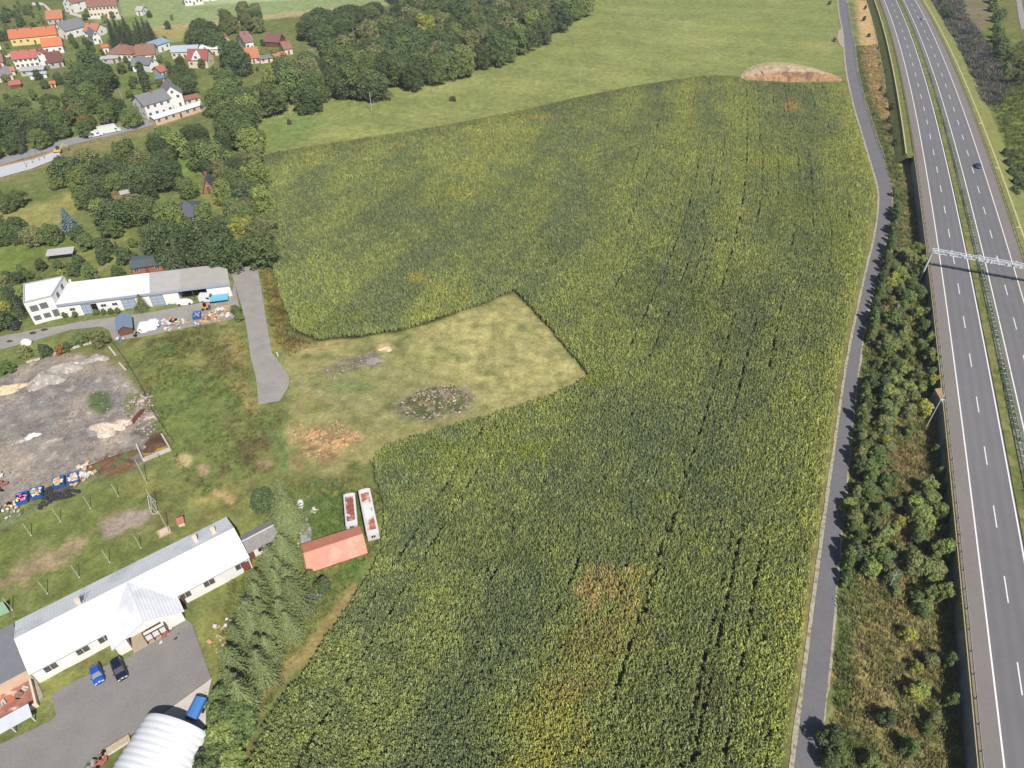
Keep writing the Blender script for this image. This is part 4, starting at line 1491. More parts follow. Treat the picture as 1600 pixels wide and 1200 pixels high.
for px, py, h in ((1452, 596, 3.4), (1462, 700, 3.2), (1470, 735, 3.4), (1475, 760, 3.4), (1474, 790, 3), (1486, 1028, 4.2), (1488, 1090, 4.2), (1441, 500, 3), (1444, 530, 3), (1434, 385, 3)):
    tree('midS', *G(px, py, h * .6)[:2], h, 'small tree close against the foot of the motorway retaining wall', 'small tree', 'small trees at the foot of the retaining wall', name='small_tree')
for px, py, h in ((1386, 60, 2.4), (1352, 12, 3), (1350, 30, 3.4), (1358, 55, 2.5), (1372, 75, 2), (1376, 140, 3), (1386, 150, 4), (1392, 170, 4.5), (1390, 190, 4), (1398, 225, 4), (1395, 205, 3.5), (1375, 100, 2), (1385, 110, 2), (1304, 62, 2.5), (1296, 5, 3), (1366, 178, 2.4)):
    tree('darkB', *G(px, py, 1)[:2], h, 'dark bush on the tan embankment left of the motorway', 'bush', 'bushes on the tan embankment')
grow([(1546, -10), (1560, 0), (1578, 70), (1600, 100), (1640, 130), (1600, 135), (1575, 125), (1560, 90), (1548, 50)], 11, {'darkB': 3, 'midB': 3, 'lightB': 1, 'mid0': 2}, (5, 8),
     lb('tree right of the dark reed bed beyond the motorway'), 'tree', 'trees beyond the dark reed bed', 20, z=2, sx=1.3)
grow([(1462, -12), (1478, -12), (1492, 24), (1478, 26)], 7, {'darkB': 1}, (4, 6), 'dark tree at the top end of the reed bed beside the motorway', 'tree', 'trees at the top of the reed bed', 21, z=2)
for px, py, h in ((1570, 240, 5), (1575, 255, 5), (1582, 238, 4), (1580, 270, 5), (1588, 285, 5.5), (1592, 262, 4), (1583, 300, 5), (1600, 288, 5), (1610, 260, 5)):
    tree('darkB', *G(px, py, 2)[:2], h, 'dark bush on the grass right of the motorway, beside the blue car', 'bush', 'bushes right of the motorway')
for px, py in ((452, 192), (706, 155), (710, 156)):
    tree('darkB', *G(px, py, .6)[:2], 2.6, 'dark little bush at the foot of a wooden power pole in the green field', 'bush', 'little bushes at the pole feet')
# the nearest broad trees stand as things of their own, the far rest of the wood as one mass
PENDING.sort(key=lambda p: -p[3] * p[9] / math.hypot(p[1], p[2], CAM_H))
for p in PENDING[:285]:
    tree(*p, now=True)
rest = PENDING[285:]
print('far wood', len(rest))
kk_ = sorted({p[0] for p in rest})
scatter('far_wood', [TREE[k]['crown'] for k in kk_], np.array([(p[1], p[2], -.1) for p in rest]), np.array([(0, 0, random.uniform(0, 6.28)) for p in rest]),
        np.array([(p[3] / 10 * p[9], p[3] / 10 * p[9], p[3] / 10) for p in rest]), np.ones((len(rest), 3)), np.array([kk_.index(p[0]) for p in rest]),
        'farthest dark woodland behind the tree belt and the village', 'wood')
# dark reeds on the old pond bed beyond the motorway
REED = [(1452, -12), (1495, -14), (1512, 30), (1535, 62), (1560, 95), (1570, 140), (1556, 160), (1536, 164), (1524, 140), (1507, 90), (1482, 50)]
Pr = GP(REED)
rr_ = np.random.default_rng(12)
k = 26000
X = rr_.uniform(*Pr[:, 0][[Pr[:, 0].argmin(), Pr[:, 0].argmax()]], k)
Y = rr_.uniform(*Pr[:, 1][[Pr[:, 1].argmin(), Pr[:, 1].argmax()]], k)
ok = (pdist(Pr, X, Y) > 0) & (fbm(X, Y, 7, 15) > .4)
X, Y = X[ok], Y[ok]
k = len(X)
pal = np.array([A(96, 100, 104), A(120, 120, 96), A(84, 92, 84), A(140, 122, 104)])
c = pal[rr_.integers(0, 4, k)] * (.8 + .6 * rr_.random((k, 1)))
s = rr_.uniform(1.4, 3.2, k)
scatter('reeds', tufts, np.stack([X, Y, np.full(k, -.1)], -1), np.stack([X * 0, X * 0, rr_.random(k) * 6], -1), np.stack([s, s, s], -1), c, rr_.integers(0, 3, k), 'rough dark reeds on the strip beyond the motorway at the top right', 'reeds')
weeds('roadside_grass', [(1500, 60), (1548, 165), (1600, 300), (1640, 420), (1700, 420), (1700, 100), (1600, 60), (1560, 90)], .5, 'rough grass on the slope right of the motorway', seed=15, sc=(1.0, 2.2))
# stones and clods lying about, too many to count
st_m = foliage_mat('loose_stone', None, inst=True, rough=.9)
stones = []
for q in range(3):
    mb = MB().lump(0, 0, .02, .5, .4, .3, q, .3, 6, 3)
    V = np.array(mb.v)
    me = mb.mesh('stone', st_m)
    a = me.attributes.new('Col', 'FLOAT_COLOR', 'POINT')
    a.data.foreach_set('color', np.ones(len(V) * 4, np.float32))
    stones.append(me)


def litter(name, label, poly, k, sizes, pal, seed, cut=None):
    P_ = GP(poly)
    r = np.random.default_rng(seed)
    X = r.uniform(P_[:, 0].min(), P_[:, 0].max(), k)
    Y = r.uniform(P_[:, 1].min(), P_[:, 1].max(), k)
    ok = pdist(P_, X, Y) > 0
    if cut:
        ok &= fbm(X, Y, cut[0], seed) > cut[1]
    X, Y = X[ok], Y[ok]
    k = len(X)
    pal = np.array([A(*c) for c in pal])
    s = sizes[0] + (sizes[1] - sizes[0]) * r.random(k) ** 3
    scatter(name, stones, np.stack([X, Y, np.full(k, -.02)], -1), np.stack([X * 0, X * 0, r.random(k) * 6], -1), np.stack([s, s, s], -1), pal[r.integers(0, len(pal), k)] * (.7 + .5 * r.random((k, 1))), r.integers(0, 3, k), label, 'stones')


litter('stones', 'broken stones strewn over the grey rubble yard', YARD, 9000, (.1, .5), [(170, 160, 150), (132, 126, 120), (188, 178, 166), (146, 124, 108)], 1, (5, .45))
litter('stones', 'weedy stones on the lower bare patch of the mown wedge', [(622, 628), (660, 608), (706, 600), (742, 624), (736, 640), (664, 658), (632, 648)], 2600, (.12, .7), [(176, 158, 140), (120, 86, 78), (200, 186, 166), (96, 104, 60), (90, 108, 58)], 2, (2, .42))
litter('stones', 'stones on the upper bare patch of the mown wedge', [(498, 584), (540, 562), (580, 548), (598, 562), (570, 576), (520, 592)], 1000, (.12, .5), [(160, 148, 136), (130, 110, 100), (196, 180, 160)], 3, (2, .42))
litter('stones', 'rubble scattered along the yard fence and round the rusty beams', [(216, 612), (232, 612), (248, 660), (240, 690), (205, 668), (180, 650)], 1600, (.15, .8), [(190, 176, 162), (156, 132, 116), (126, 116, 106), (206, 194, 182)], 4, (2, .4))
litter('stones', 'straw clods scattered over the dry patch of the meadow', [(448, 660), (520, 655), (568, 680), (550, 710), (490, 716), (452, 700)], 2200, (.12, .7), [(204, 178, 130), (168, 136, 100), (190, 162, 116)], 5, (3, .45))
litter('stones', 'pale stones along the edge of the asphalt track', [(404, 430), (418, 430), (448, 530), (470, 548), (438, 552), (420, 490)], 500, (.1, .5), [(214, 196, 150), (190, 176, 140)], 6, (2, .5))
# bare dead trees in the thicket
for px, py, h, lab in ((1392, 925, 5, 'bare dead tree with pale branches in the thicket'), (1400, 500, 4, 'thin dead stem among the bushes below the gantry')):
    g = G(px, py - 12, 2)
    t = thing('dead_tree', g, 0, lab, 'dead tree')
    mb = trunk_mb(h, .09, 9, int(px), .9)
    mb.build('trunk', mat('dead_wood', A(200, 192, 180), .9, .15, 3), t)
# ================================================================== buildings
def MW(n, *c, **k):
    return mat(n, A(*c), **k)


w_white = MW('plaster_white', 250, 248, 244, rough=.8, var=.05, scale=.6)
w_cream = MW('plaster_cream', 236, 222, 196, rough=.85, var=.08, scale=.6)
w_grey = MW('plaster_grey', 196, 192, 186, rough=.85, var=.1, scale=.6)
w_yellow = MW('plaster_yellow', 244, 218, 140, rough=.85, var=.07, scale=.6)
w_salmon = MW('plaster_salmon', 228, 194, 168, rough=.85, var=.1, scale=.6)
w_brown = MW('timber_brown', 120, 84, 62, rough=.8, var=.2, scale=2)
w_brick = MW('brick_red', 176, 104, 82, rough=.9, var=.25, scale=3)
r_white = MW('sheet_roof_white', 248, 250, 254, rough=.5, var=.05, scale=.35, stripe=('X', .5, .03), spec=.4, var2=[(.05, 2.5)], rgb2=A(228, 230, 236), thr=.56)
r_whiteflat = MW('membrane_white', 250, 250, 252, rough=.7, var=.05, scale=.3, var2=[(.04, 2.0)])
r_lgrey = MW('membrane_grey', 196, 192, 190, rough=.8, var=.08, scale=.4, var2=[(.05, 3)])
r_grey = MW('tiles_grey', 132, 132, 136, rough=.8, var=.15, scale=1.5, bump=.03, bscale=5)
r_dark = MW('tiles_slate', 92, 96, 108, rough=.7, var=.1, scale=1.2, bump=.03, bscale=5)
r_orange = MW('tiles_orange', 204, 118, 80, rough=.8, var=.12, scale=1.5, bump=.03, bscale=5)
r_red = MW('tiles_red', 186, 108, 98, rough=.8, var=.14, scale=1.5, bump=.03, bscale=5)
r_maroon = MW('tiles_maroon', 124, 78, 76, rough=.8, var=.14, scale=1.5, bump=.03, bscale=5)
r_brown = MW('tiles_brown', 152, 110, 94, rough=.85, var=.18, scale=1.5, bump=.03, bscale=5)
r_terra = MW('tiles_terracotta', 196, 128, 96, rough=.85, var=.18, scale=1.5, bump=.03, bscale=5)
m_frame = MW('window_frame_white', 235, 235, 235, rough=.5, var=.03)
m_frameb = MW('window_frame_brown', 110, 72, 54, rough=.6, var=.1)
m_glass = mat('window_glass', (.03, .035, .042), .12, .1, 2.0, spec=.6)
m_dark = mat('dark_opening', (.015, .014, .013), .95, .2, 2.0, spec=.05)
m_metal = MW('galvanised_steel', 205, 210, 214, rough=.45, var=.08, scale=2, metal=.35)
m_steeld = MW('steel_dark', 96, 102, 108, rough=.5, var=.1, scale=2, metal=.3)
m_garage = MW('garage_door_blue', 120, 136, 158, rough=.5, var=.05)


def window(parent, x, z, w, h, y=0.0, face='front', L=0, D=0, fm=None, gm=None, mull=1):
    """one window: frame part with its pane below it; face of the local box L x D"""
    fm = fm or m_frame
    f = MB()
    g = MB()
    f.box(-w / 2 - .09, w / 2 + .09, -.05, .06, z - .09, z + h + .09)
    g.box(-w / 2, w / 2, -.075, -.02, z, z + h)
    for k in range(1, mull + 1):
        u = -w / 2 + w * k / (mull + 1)
        f.box(u - .04, u + .04, -.09, -.05, z, z + h)
    o = f.build('window', fm, parent)
    p = g.build('pane', gm or m_glass, o)
    if face == 'front':
        o.location = (x, y, 0)
    elif face == 'back':
        o.location = (x, D, 0)
        o.rotation_euler[2] = math.pi
    elif face == 'left':
        o.location = (-L / 2, x, 0)
        o.rotation_euler[2] = -math.pi / 2
    elif face == 'right':
        o.location = (L / 2, x, 0)
        o.rotation_euler[2] = math.pi / 2
    return o


def gable(name, label, A0, B0, depth, wh, rh, wm, rm, ridge='x', over=.45, hip=0.0, nwin=3, floors=1, gwin=1, chim=(.3,), cat='house', group=None, wfm=None, door=True, base=None, off=0.0, winh=1.2):
    A0 = np.array(A0, float)[:2]
    B0 = np.array(B0, float)[:2]
    d = B0 - A0
    L = float(np.hypot(*d))
    rz = math.atan2(d[1], d[0])
    mid = (A0 + B0) / 2
    t = thing(name, (mid[0], mid[1], 0), rz, label, cat, group)
    D = depth
    w = MB()
    hw = wh
    if ridge == 'x':
        ry = D / 2
        pts = [(-L / 2, 0), (L / 2, 0), (L / 2, D), (-L / 2, D)]
        w.prism(pts, -.3, hw - .02)
        if hip < .05:
            for sx in (-1, 1):
                x0, x1 = sorted((sx * L / 2, sx * (L / 2 - .3)))
                w.add([(x0, 0, hw - .02), (x0, D, hw - .02), (x0, ry, hw + rh - .1), (x1, 0, hw - .02), (x1, D, hw - .02), (x1, ry, hw + rh - .1)],
                      [(0, 1, 2), (3, 5, 4), (0, 2, 5, 3), (2, 1, 4, 5), (1, 0, 3, 4)])
    else:
        w.prism([(-L / 2, 0), (L / 2, 0), (L / 2, D), (-L / 2, D)], -.3, hw - .02)
        for y0, y1 in ((0, .3), (D - .3, D)):
            w.add([(-L / 2, y0, hw - .02), (L / 2, y0, hw - .02), (0, y0, hw + rh - .1), (-L / 2, y1, hw - .02), (L / 2, y1, hw - .02), (0, y1, hw + rh - .1)],
                  [(0, 1, 2), (3, 5, 4), (0, 2, 5, 3), (2, 1, 4, 5), (1, 0, 3, 4)])
    w.build('wall', wm, t)
    r = MB()
    th = .18
    if ridge == 'x':
        sl = rh / (D / 2)
        ez = hw - over * sl
        X = L / 2 + over
        hx = hip * D / 2
        r.slab([(-X, -over, ez), (X, -over, ez), (X - hx - (over if hip else 0), D / 2, hw + rh), (-X + hx + (over if hip else 0), D / 2, hw + rh)], th)
        r.slab([(X, D + over, ez), (-X, D + over, ez), (-X + hx + (over if hip else 0), D / 2, hw + rh + .002), (X - hx - (over if hip else 0), D / 2, hw + rh + .002)], th)
        if hip:
            r.slab([(X, -over, ez), (X, D + over, ez), (X - hx - over, D / 2, hw + rh + .004)], th)
            r.slab([(-X, D + over, ez), (-X, -over, ez), (-X + hx + over, D / 2, hw + rh + .004)], th)
    else:
        sl = rh / (L / 2)
        ez = hw - over * sl
        X = L / 2 + over
        r.slab([(-X, D + over, ez), (-X, -over, ez), (0, -over, hw + rh), (0, D + over, hw + rh)], th)
        r.slab([(X, -over, ez), (X, D + over, ez), (0, D + over, hw + rh + .002), (0, -over, hw + rh + .002)], th)
    ro = r.build('roof', rm, t)
    for c in chim:
        cx = (c - .5) * L
        cy = D * .42
        zz = hw + rh * .8
        MB().box(cx - .35, cx + .35, cy - .3, cy + .3, zz - .8, hw + rh + .7).box(cx - .42, cx + .42, cy - .37, cy + .37, hw + rh + .7, hw + rh + .85).build('chimney', w_brick, ro)
    fh = wh / floors
    for fl in range(floors):
        for i in range(nwin):
            x = -L / 2 + L * (i + .5) / nwin
            if door and fl == 0 and i == nwin // 2:
                dm = MB().box(x - .5, x + .5, -.06, .02, 0, 2.05)
                dd_ = dm.build('door', w_brown, t)
                MB().box(x + .32, x + .42, -.12, -.06, 1.0, 1.06).build('handle', m_metal, dd_)
            else:
                window(t, x, fl * fh + fh * .38, 1.2, min(winh, fh * .45), fm=wfm)
        for i in range(gwin):
            for sfc in ('left', 'right'):
                window(t, D * (i + .5) / gwin, fl * fh + fh * .38, 1.1, min(winh, fh * .45), face=sfc, L=L, D=D, fm=wfm)
    if ridge == 'y' and rh > 1.6:
        window(t, 0, wh + .2, 1.1, 1.1, fm=wfm)
    return t


def q(x, y):                         # spot in the village as seen in the enlarged top left corner
    return G(x, y, 0)


V_ = 'village houses'
gable('house', 'long yellow house with an orange red roof at the left of the village', q(20, 72), q(92, 65), 10, 4.2, 3.6, w_yellow, r_orange, nwin=7, gwin=2, chim=(.2, .5, .82), group=V_)
gable('house', 'white house with a bright orange roof in front of the long yellow house', q(71, 85), q(101, 82), 9, 4.2, 3.2, w_white, MW('tiles_bright', 220, 124, 82, rough=.8, var=.1, scale=1.5), nwin=3, chim=(), group=V_)
gable('house', 'long white house with a salmon red roof and a low annex', q(26, 108), q(64, 104), 9, 5, 3.0, w_white, r_red, nwin=5, floors=2, chim=(.3, .7), group=V_)
gable('house', 'white gable house beside the salmon red roof, with a small red dormer wing', q(60, 103), q(78, 101), 8, 5, 2.5, w_white, r_red, ridge='y', nwin=2, chim=(.6,), group=V_)
gable('barn', 'barn with a wide dark maroon roof right of the salmon roofed house', q(79, 107), q(101, 104), 14, 3, 3.6, w_grey, r_maroon, nwin=2, chim=(), cat='barn', group=V_)
gable('outbuilding', 'low outbuilding with a flat grey roof in front of the salmon roofed house', q(34, 119), q(70, 116), 7, 2.6, .5, w_grey, r_lgrey, nwin=3, gwin=0, chim=(), cat='outbuilding')
gable('outbuilding', 'pale blue sheet roofed shed below the grey outbuilding', q(48, 124), q(74, 121), 4, 2.2, .4, w_white, MW('sheet_pale_blue', 190, 206, 226, rough=.5, var=.06), nwin=2, gwin=0, chim=(), cat='shed')
gable('garden_shed', 'garden shed with a red roof near the left edge of the picture', q(18, 139), q(34, 137), 5, 2, 1.2, w_brown, r_red, nwin=1, gwin=0, chim=(), cat='shed')
gable('garden_shed', 'small bright orange and white garden shed below the maroon barn', q(80, 137), q(88, 136), 3, 2, .8, w_yellow, r_orange, nwin=1, gwin=0, chim=(), cat='shed')
gable('house', 'grey roofed gable house at the far left edge of the village', q(0, 129), q(22, 124), 8, 3, 3, w_cream, r_grey, ridge='x', nwin=2, chim=(.6,), group=V_)
gable('garden_shed', 'orange brown tiled shed right above the garden with the red sheds', q(9, 119), q(25, 117), 5, 2.4, 1.4, w_cream, r_terra, nwin=1, gwin=0, chim=(), cat='shed')
gable('house', 'white house cut by the left edge below the long yellow house', q(-8, 86), q(6, 84), 8, 5, 2.5, w_white, r_brown, nwin=2, chim=(), group=V_)
gable('house', 'brown roofed house at the left edge above the salmon roofed house', q(-14, 108), q(8, 106), 8, 3.2, 2.8, w_cream, r_brown, nwin=2, chim=(.5,), group=V_)
gable('house', 'house with a steep grey roof and a white gable facing the yellow house', q(88, 58), q(107, 61), 15, 4.6, 4, w_white, r_grey, ridge='y', nwin=2, gwin=3, chim=(), group=V_)
gable('barn', 'old barn with a red brown tile roof behind the steep grey roofed house', q(76, 38), q(100, 36), 15, 3, 3.5, w_grey, r_terra, nwin=3, chim=(), cat='barn', group=V_)
gable('house', 'tall white house at the top edge left of the apartment house', q(103, 18), q(118, 20), 10, 6, 3.5, w_white, r_brown, ridge='y', nwin=2, floors=2, chim=(.4,), group=V_)
gable('apartment_house', 'long two storey apartment house with a brown roof at the top left', q(142, 28), q(187, 25), 13, 6.6, 3.0, w_cream, r_brown, nwin=8, floors=2, gwin=2, chim=(.15, .5, .85), cat='apartment house', group=V_)
gable('garage_row', 'low dark garage row between the white house and the apartment house', q(118, 15), q(138, 13), 8, 2.8, .5, w_grey, r_brown, nwin=3, gwin=0, chim=(), cat='garage')
gable('house', 'white bungalow with a terracotta roof left of the spruce row', q(133, 57), q(152, 58), 11, 3.2, 3.2, w_white, r_terra, nwin=3, chim=(.3,), group=V_)
gable('house', 'narrow white gable house with a grey roof beside the spruce row', q(148, 69), q(160, 67), 11, 4.4, 3, w_white, r_grey, ridge='y', nwin=2, chim=(), group=V_)
gable('house', 'white villa with a hipped red brown roof in mid village', q(170, 94), q(208, 95), 12, 3.6, 3.4, w_white, r_brown, hip=.9, nwin=5, chim=(.5,), group=V_)
gable('garden_shed', 'little shed with an orange roof touching the hipped villa', q(163, 84), q(172, 83), 5, 3.4, 1, w_white, r_orange, nwin=1, gwin=0, chim=(), cat='shed')
gable('outbuilding', 'grey flat outbuilding below the hipped villa', q(160, 100), q(186, 98), 6, 2.6, .5, w_grey, r_lgrey, nwin=2, gwin=0, chim=(), cat='outbuilding')
gable('house', 'house with a brown roof and a white dormer right of the hipped villa', q(216, 96), q(244, 94), 13, 3.4, 3.8, w_white, r_brown, nwin=4, chim=(.4,), group=V_)
gable('house', 'low house with a pale grey roof in front of the white dormer house', q(209, 112), q(238, 110), 10, 3, 2.6, w_white, r_grey, nwin=3, chim=(.7,), group=V_)
gable('house', 'white gable house right of the pale grey roof', q(236, 113), q(250, 108), 10, 4, 2.5, w_white, r_grey, ridge='y', nwin=1, chim=(), group=V_)
gable('house', 'white house with a blue panelled roof in mid village', q(243, 84), q(267, 76), 9, 4, 1.6, w_white, MW('roof_panels', 150, 170, 196, rough=.3, var=.1), nwin=3, chim=(), group=V_)
b12 = gable('house', 'long bungalow with a pale grey metal roof and two skylights', q(270, 92), q(310, 90), 12, 3.6, 1.8, w_cream, MW('metal_roof_pale', 190, 200, 212, rough=.5, var=.06), nwin=5, chim=(), group=V_)
gable('house', 'flat white roofed hall right of the skylight bungalow', q(314, 88), q(348, 86), 10, 3.6, .4, w_cream, r_whiteflat, nwin=4, gwin=1, chim=(), group=V_)
t = gable('house', 'cream house with a big red roof and a wide white dormer gable', q(296, 106), q(326, 106), 10, 4.2, 4.2, w_cream, MW('tiles_rust', 160, 92, 84, rough=.8, var=.1, scale=1.5), nwin=3, chim=(.9,), group=V_)
MB().add([(-3, -.3, 4.0), (2.6, -.3, 4.0), (-.2, -.3, 8.0), (-3, .2, 4.0), (2.6, .2, 4.0), (-.2, 3.6, 8.0)], [(0, 1, 2), (0, 2, 5, 3), (2, 1, 4, 5), (1, 0, 3, 4), (3, 5, 4)]).build('dormer', w_white, t)
window(t, -.2, 4.8, 1.2, 1.3, y=-.32)
gable('house', 'small house with a pointed orange roof right of the flat white hall', q(348, 76), q(364, 74), 9, 4, 3, w_cream, r_terra, ridge='y', nwin=2, chim=(), group=V_)
gable('house', 'white house with a mauve red roof behind the village clump', q(386, 79), q(398, 77), 14, 4.4, 3, w_white, MW('tiles_mauve', 154, 112, 112, rough=.8, var=.1, scale=1.5), nwin=2, floors=1, chim=(.5,), group=V_)
gable('house', 'wing of the mauve roofed house', q(376, 71), q(388, 71), 10, 3.6, 3, w_cream, MATS['tiles_mauve'], nwin=2, chim=(), group=V_)['label'] = 'lower wing attached to the left of the mauve roofed white house'
gable('barn', 'timber barn with a mauve maroon roof standing alone on the lawn', q(415, 73), q(437, 74), 9, 3, 3.2, w_brown, MW('tiles_plum', 134, 88, 90, rough=.8, var=.1, scale=1.5), nwin=1, gwin=0, chim=(), cat='barn')
gable('house', 'house with a square terracotta roof below the mauve roofed house', q(388, 100), q(407, 98), 13, 3, 3.8, w_cream, r_terra, nwin=3, chim=(), group=V_)
gable('outbuilding', 'low grey roofed range joined to the terracotta roof', q(408, 99), q(434, 96), 7, 2.4, .8, w_cream, r_grey, nwin=3, gwin=0, chim=(), cat='outbuilding')
gable('outbuilding', 'low terracotta roofed shed at the right end of the grey range', q(434, 97), q(449, 92), 6, 2.4, 1.2, w_cream, r_terra, nwin=1, gwin=0, chim=(), cat='outbuilding')
gable('house', 'little brown roofed house with a tall chimney beside the tree belt', q(446, 86), q(458, 84), 9, 3.2, 3, w_cream, r_brown, nwin=1, chim=(.7,), group=V_)
gable('house', 'small grey gable hut half hidden in the tree belt', q(484, 95), q(494, 93), 7, 2.6, 2.2, w_grey, r_grey, nwin=1, gwin=0, chim=(), group=V_)
gable('house', 'long white farmhouse at the top edge in the pale field', q(290, 9), q(318, 6), 10, 4.2, 3, w_white, r_brown, nwin=5, chim=(), group=V_)
gable('house', 'second white farmhouse wing at the top edge, further right', q(318, 2), q(338, 0), 10, 4.2, 3, w_white, r_brown, nwin=3, chim=(), group=V_)
gable('house', 'tiny white house alone on the meadow right of the apartment house', q(214, 24), q(223, 24), 9, 3, 1.6, w_white, r_lgrey, nwin=1, gwin=1, chim=(), group=V_)
gable('garden_shed', 'small blue roofed shed above the big white house', q(246, 130), q(258, 128), 4, 2.2, .6, w_grey, MW('sheet_blue', 110, 140, 170, rough=.5, var=.08), nwin=1, gwin=0, chim=(), cat='shed')
gable('garden_shed', 'red roofed shed left of the dark round trees', q(253, 120), q(263, 117), 7, 2.6, 2, w_grey, r_red, nwin=1, gwin=0, chim=(), cat='shed')
gable('house', 'front wing of the big white house with a grey slate roof', G(232, 186), G(273, 174), 11, 6.2, 3.2, w_white, r_grey, nwin=4, floors=2, gwin=2, chim=(.55,), group='big white house')
gable('house', 'rear wing of the big white house, its white gable turned to the field', G(262, 170), G(290, 166), 13, 6.4, 3.6, w_white, r_grey, ridge='y', nwin=2, floors=2, gwin=2, chim=(.3,), group='big white house')
gable('outbuilding', 'long low salmon wall building below the big white house', G(245, 196), G(321, 172), 5, 3, .5, w_salmon, r_whiteflat, nwin=7, gwin=0, chim=(), cat='outbuilding')
gable('outbuilding', 'brown roofed shed right of the big white house', G(292, 165), G(314, 160), 6, 2.6, 1, w_cream, r_brown, nwin=2, gwin=0, chim=(), cat='outbuilding')
# houses in the overgrown gardens
t = gable('cabin', 'garden cabin with a flat mossy brown roof among the trees', G(183, 323), G(222, 315), 7.5, 2.8, .25, w_salmon, mat('roof_moss', A(150, 124, 84), .95, .25, 1.2, .05, 4, rgb2=A(112, 104, 60)), over=.6, nwin=3, gwin=1, chim=(), cat='cabin')
MB().box(-2, 1.6, 2.0, 5.6, 3.12, 3.2).build('roof_panel', MW('sheet_pale', 206, 200, 200, rough=.6, var=.06), t)
gable('house', 'dark slate roofed house', G(278, 353), G(322, 344), 11, 2.6, 3.2, w_cream, r_dark, hip=.8, nwin=3, chim=(), group=V_)['label'] = 'dark slate hip roof house hidden among the garden trees'
gable('cottage', 'steep dark A frame cottage with an orange timber gable', G(319, 303), G(337, 301), 6.5, 1.6, 4.6, MW('timber_orange', 170, 116, 78, rough=.8, var=.15, scale=3), r_dark, ridge='y', nwin=1, gwin=1, chim=(.5,), cat='cottage')
gable('garden_shed', 'narrow shed with a red brown roof beside the westmost field corner', G(351, 266), G(362, 264), 6, 2.2, 1.2, w_brown, r_red, nwin=0, gwin=0, chim=(), cat='shed')
gable('shed', 'dark green roofed brick shed directly behind the white workshop', G(208, 430), G(256, 423), 7, 2.6, .5, w_brick, MW('felt_green', 92, 104, 108, rough=.85, var=.08), nwin=3, gwin=0, chim=(), cat='shed')
t = thing('garden_shelter', G(98, 402), .25, 'open grey board shelter on the lawn behind the white workshop', 'shelter')
mb = MB()
for k in range(6):
    mb.slab([(-4, -1.8 + k * .62, 1.9 + k * .09), (4, -1.8 + k * .62, 1.9 + k * .09), (4, -1.24 + k * .62, 1.98 + k * .09), (-4, -1.24 + k * .62, 1.98 + k * .09)], .06)
mb.build('roof', MW('boards_grey', 196, 192, 196, rough=.8, var=.12, scale=2), t)
for x in (-3.7, 3.7):
    for y in (-1.6, 1.7):
        MB().box(x - .08, x + .08, y - .08, y + .08, 0, 1.95).build('post', w_brown, t)
for px, py, n_ in ((45, 376, 4), (87, 369, 3)):
    t = thing('woodpile', G(px, py), .1, ('long' if n_ == 4 else 'short') + ' stack of pale boards on the lawn edge below the dry meadow', 'woodpile')
    for k in range(n_):
        MB().box(-2.6 + k * 1.5, -1.3 + k * 1.5, -.6 + .1 * (k % 2), .6, 0, .9 + .1 * (k % 3)).build('board_stack', MW('boards_pinkish', 206, 184, 172, rough=.8, var=.2, scale=3), t)

# ------------------------------------------------------------------ white workshop
WO = np.array([-128.79, 162.45])
WR = R_(13.686)


def frame(o, rz):
    c, s = math.cos(rz), math.sin(rz)
    return lambda x, y: (o[0] + x * c - y * s, o[1] + x * s + y * c)


WF = frame(WO, WR)
t = thing('workshop', (WO[0], WO[1], 0), WR, 'long flat roofed white workshop with grey garage doors beside the asphalt track', 'workshop')
H_ = 4.15
MB().prism([(0.35, 0), (31.2, 0), (31.2, 11.4), (1.1, 11.4)], -.3, H_).prism([(31.202, .003), (32.4, .003), (32.4, 11.39), (31.202, 11.39)], -.3, H_).prism([(32.402, 5), (41.6, 5), (41.6, 11.39), (32.402, 11.39)], -.3, H_).prism([(40.3, 0), (46.9, 0), (45.7, 8.2), (41.61, 11.38), (41.61, 4.99), (40.3, 4.99)], -.3, H_).build('wall', w_white, t)
MB().prism([(.3, -.25), (25.2, -.25), (23.3, 11.6), (1.15, 11.6)], H_, H_ + .35).build('roof', r_whiteflat, t)
MB().prism([(25.21, -.3), (33.5, -.3), (32.2, 11.6), (23.31, 11.6)], H_ + .001, H_ + .37).build('roof', r_lgrey, t)['label'] = 'light grey middle roof section'
MB().prism([(33.51, -.3), (47.2, -.3), (45.95, 8.4), (41.7, 11.7), (32.21, 11.7)], H_ + .001, H_ + .36).build('roof', MW('membrane_warm', 186, 182, 176, rough=.8, var=.08, scale=.4), t)['label'] = 'warm grey right roof section'
MB().box(.35, 47.25, -.5, -.31, H_ - .25, H_ + .42).build('fascia', MW('fascia_blue_grey', 170, 178, 194, rough=.5, var=.04), t)
for i, (x0, x1) in enumerate(((6.2, 8.6), (16.9, 20.6), (24.6, 28.2))):
    d_ = MB()
    d_.box(x0, x1, -.12, -.02, .05, 3.3)
    o = d_.build('garage_door', m_garage, t)
    for a in range(2):
        for b in range(3):
            xa = x0 + .15 + (x1 - x0 - .2) * a / 2
            MB().box(xa, xa + (x1 - x0) / 2 - .2, -.16, -.12, .25 + b * 1.0, 1.1 + b * 1.0).build('panel', MW('door_panel', 176, 190, 206, rough=.4, var=.04), o)
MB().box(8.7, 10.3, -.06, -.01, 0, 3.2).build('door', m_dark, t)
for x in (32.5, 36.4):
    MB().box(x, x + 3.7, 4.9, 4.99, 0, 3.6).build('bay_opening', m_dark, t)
MB().box(36.25, 36.4, 0, .3, 0, H_ - .01).build('pillar', m_steeld, t)
for x in (3.4, 4.1, 11.6, 12.3, 14.6, 15.3):
    window(t, x, 1.9, .45, .6, fm=MW('window_frame_grey', 60, 62, 66), mull=0)
MB().box(1.3, 1.9, 11.4, 12.0, 0, 5.2).build('chimney', w_white, t)

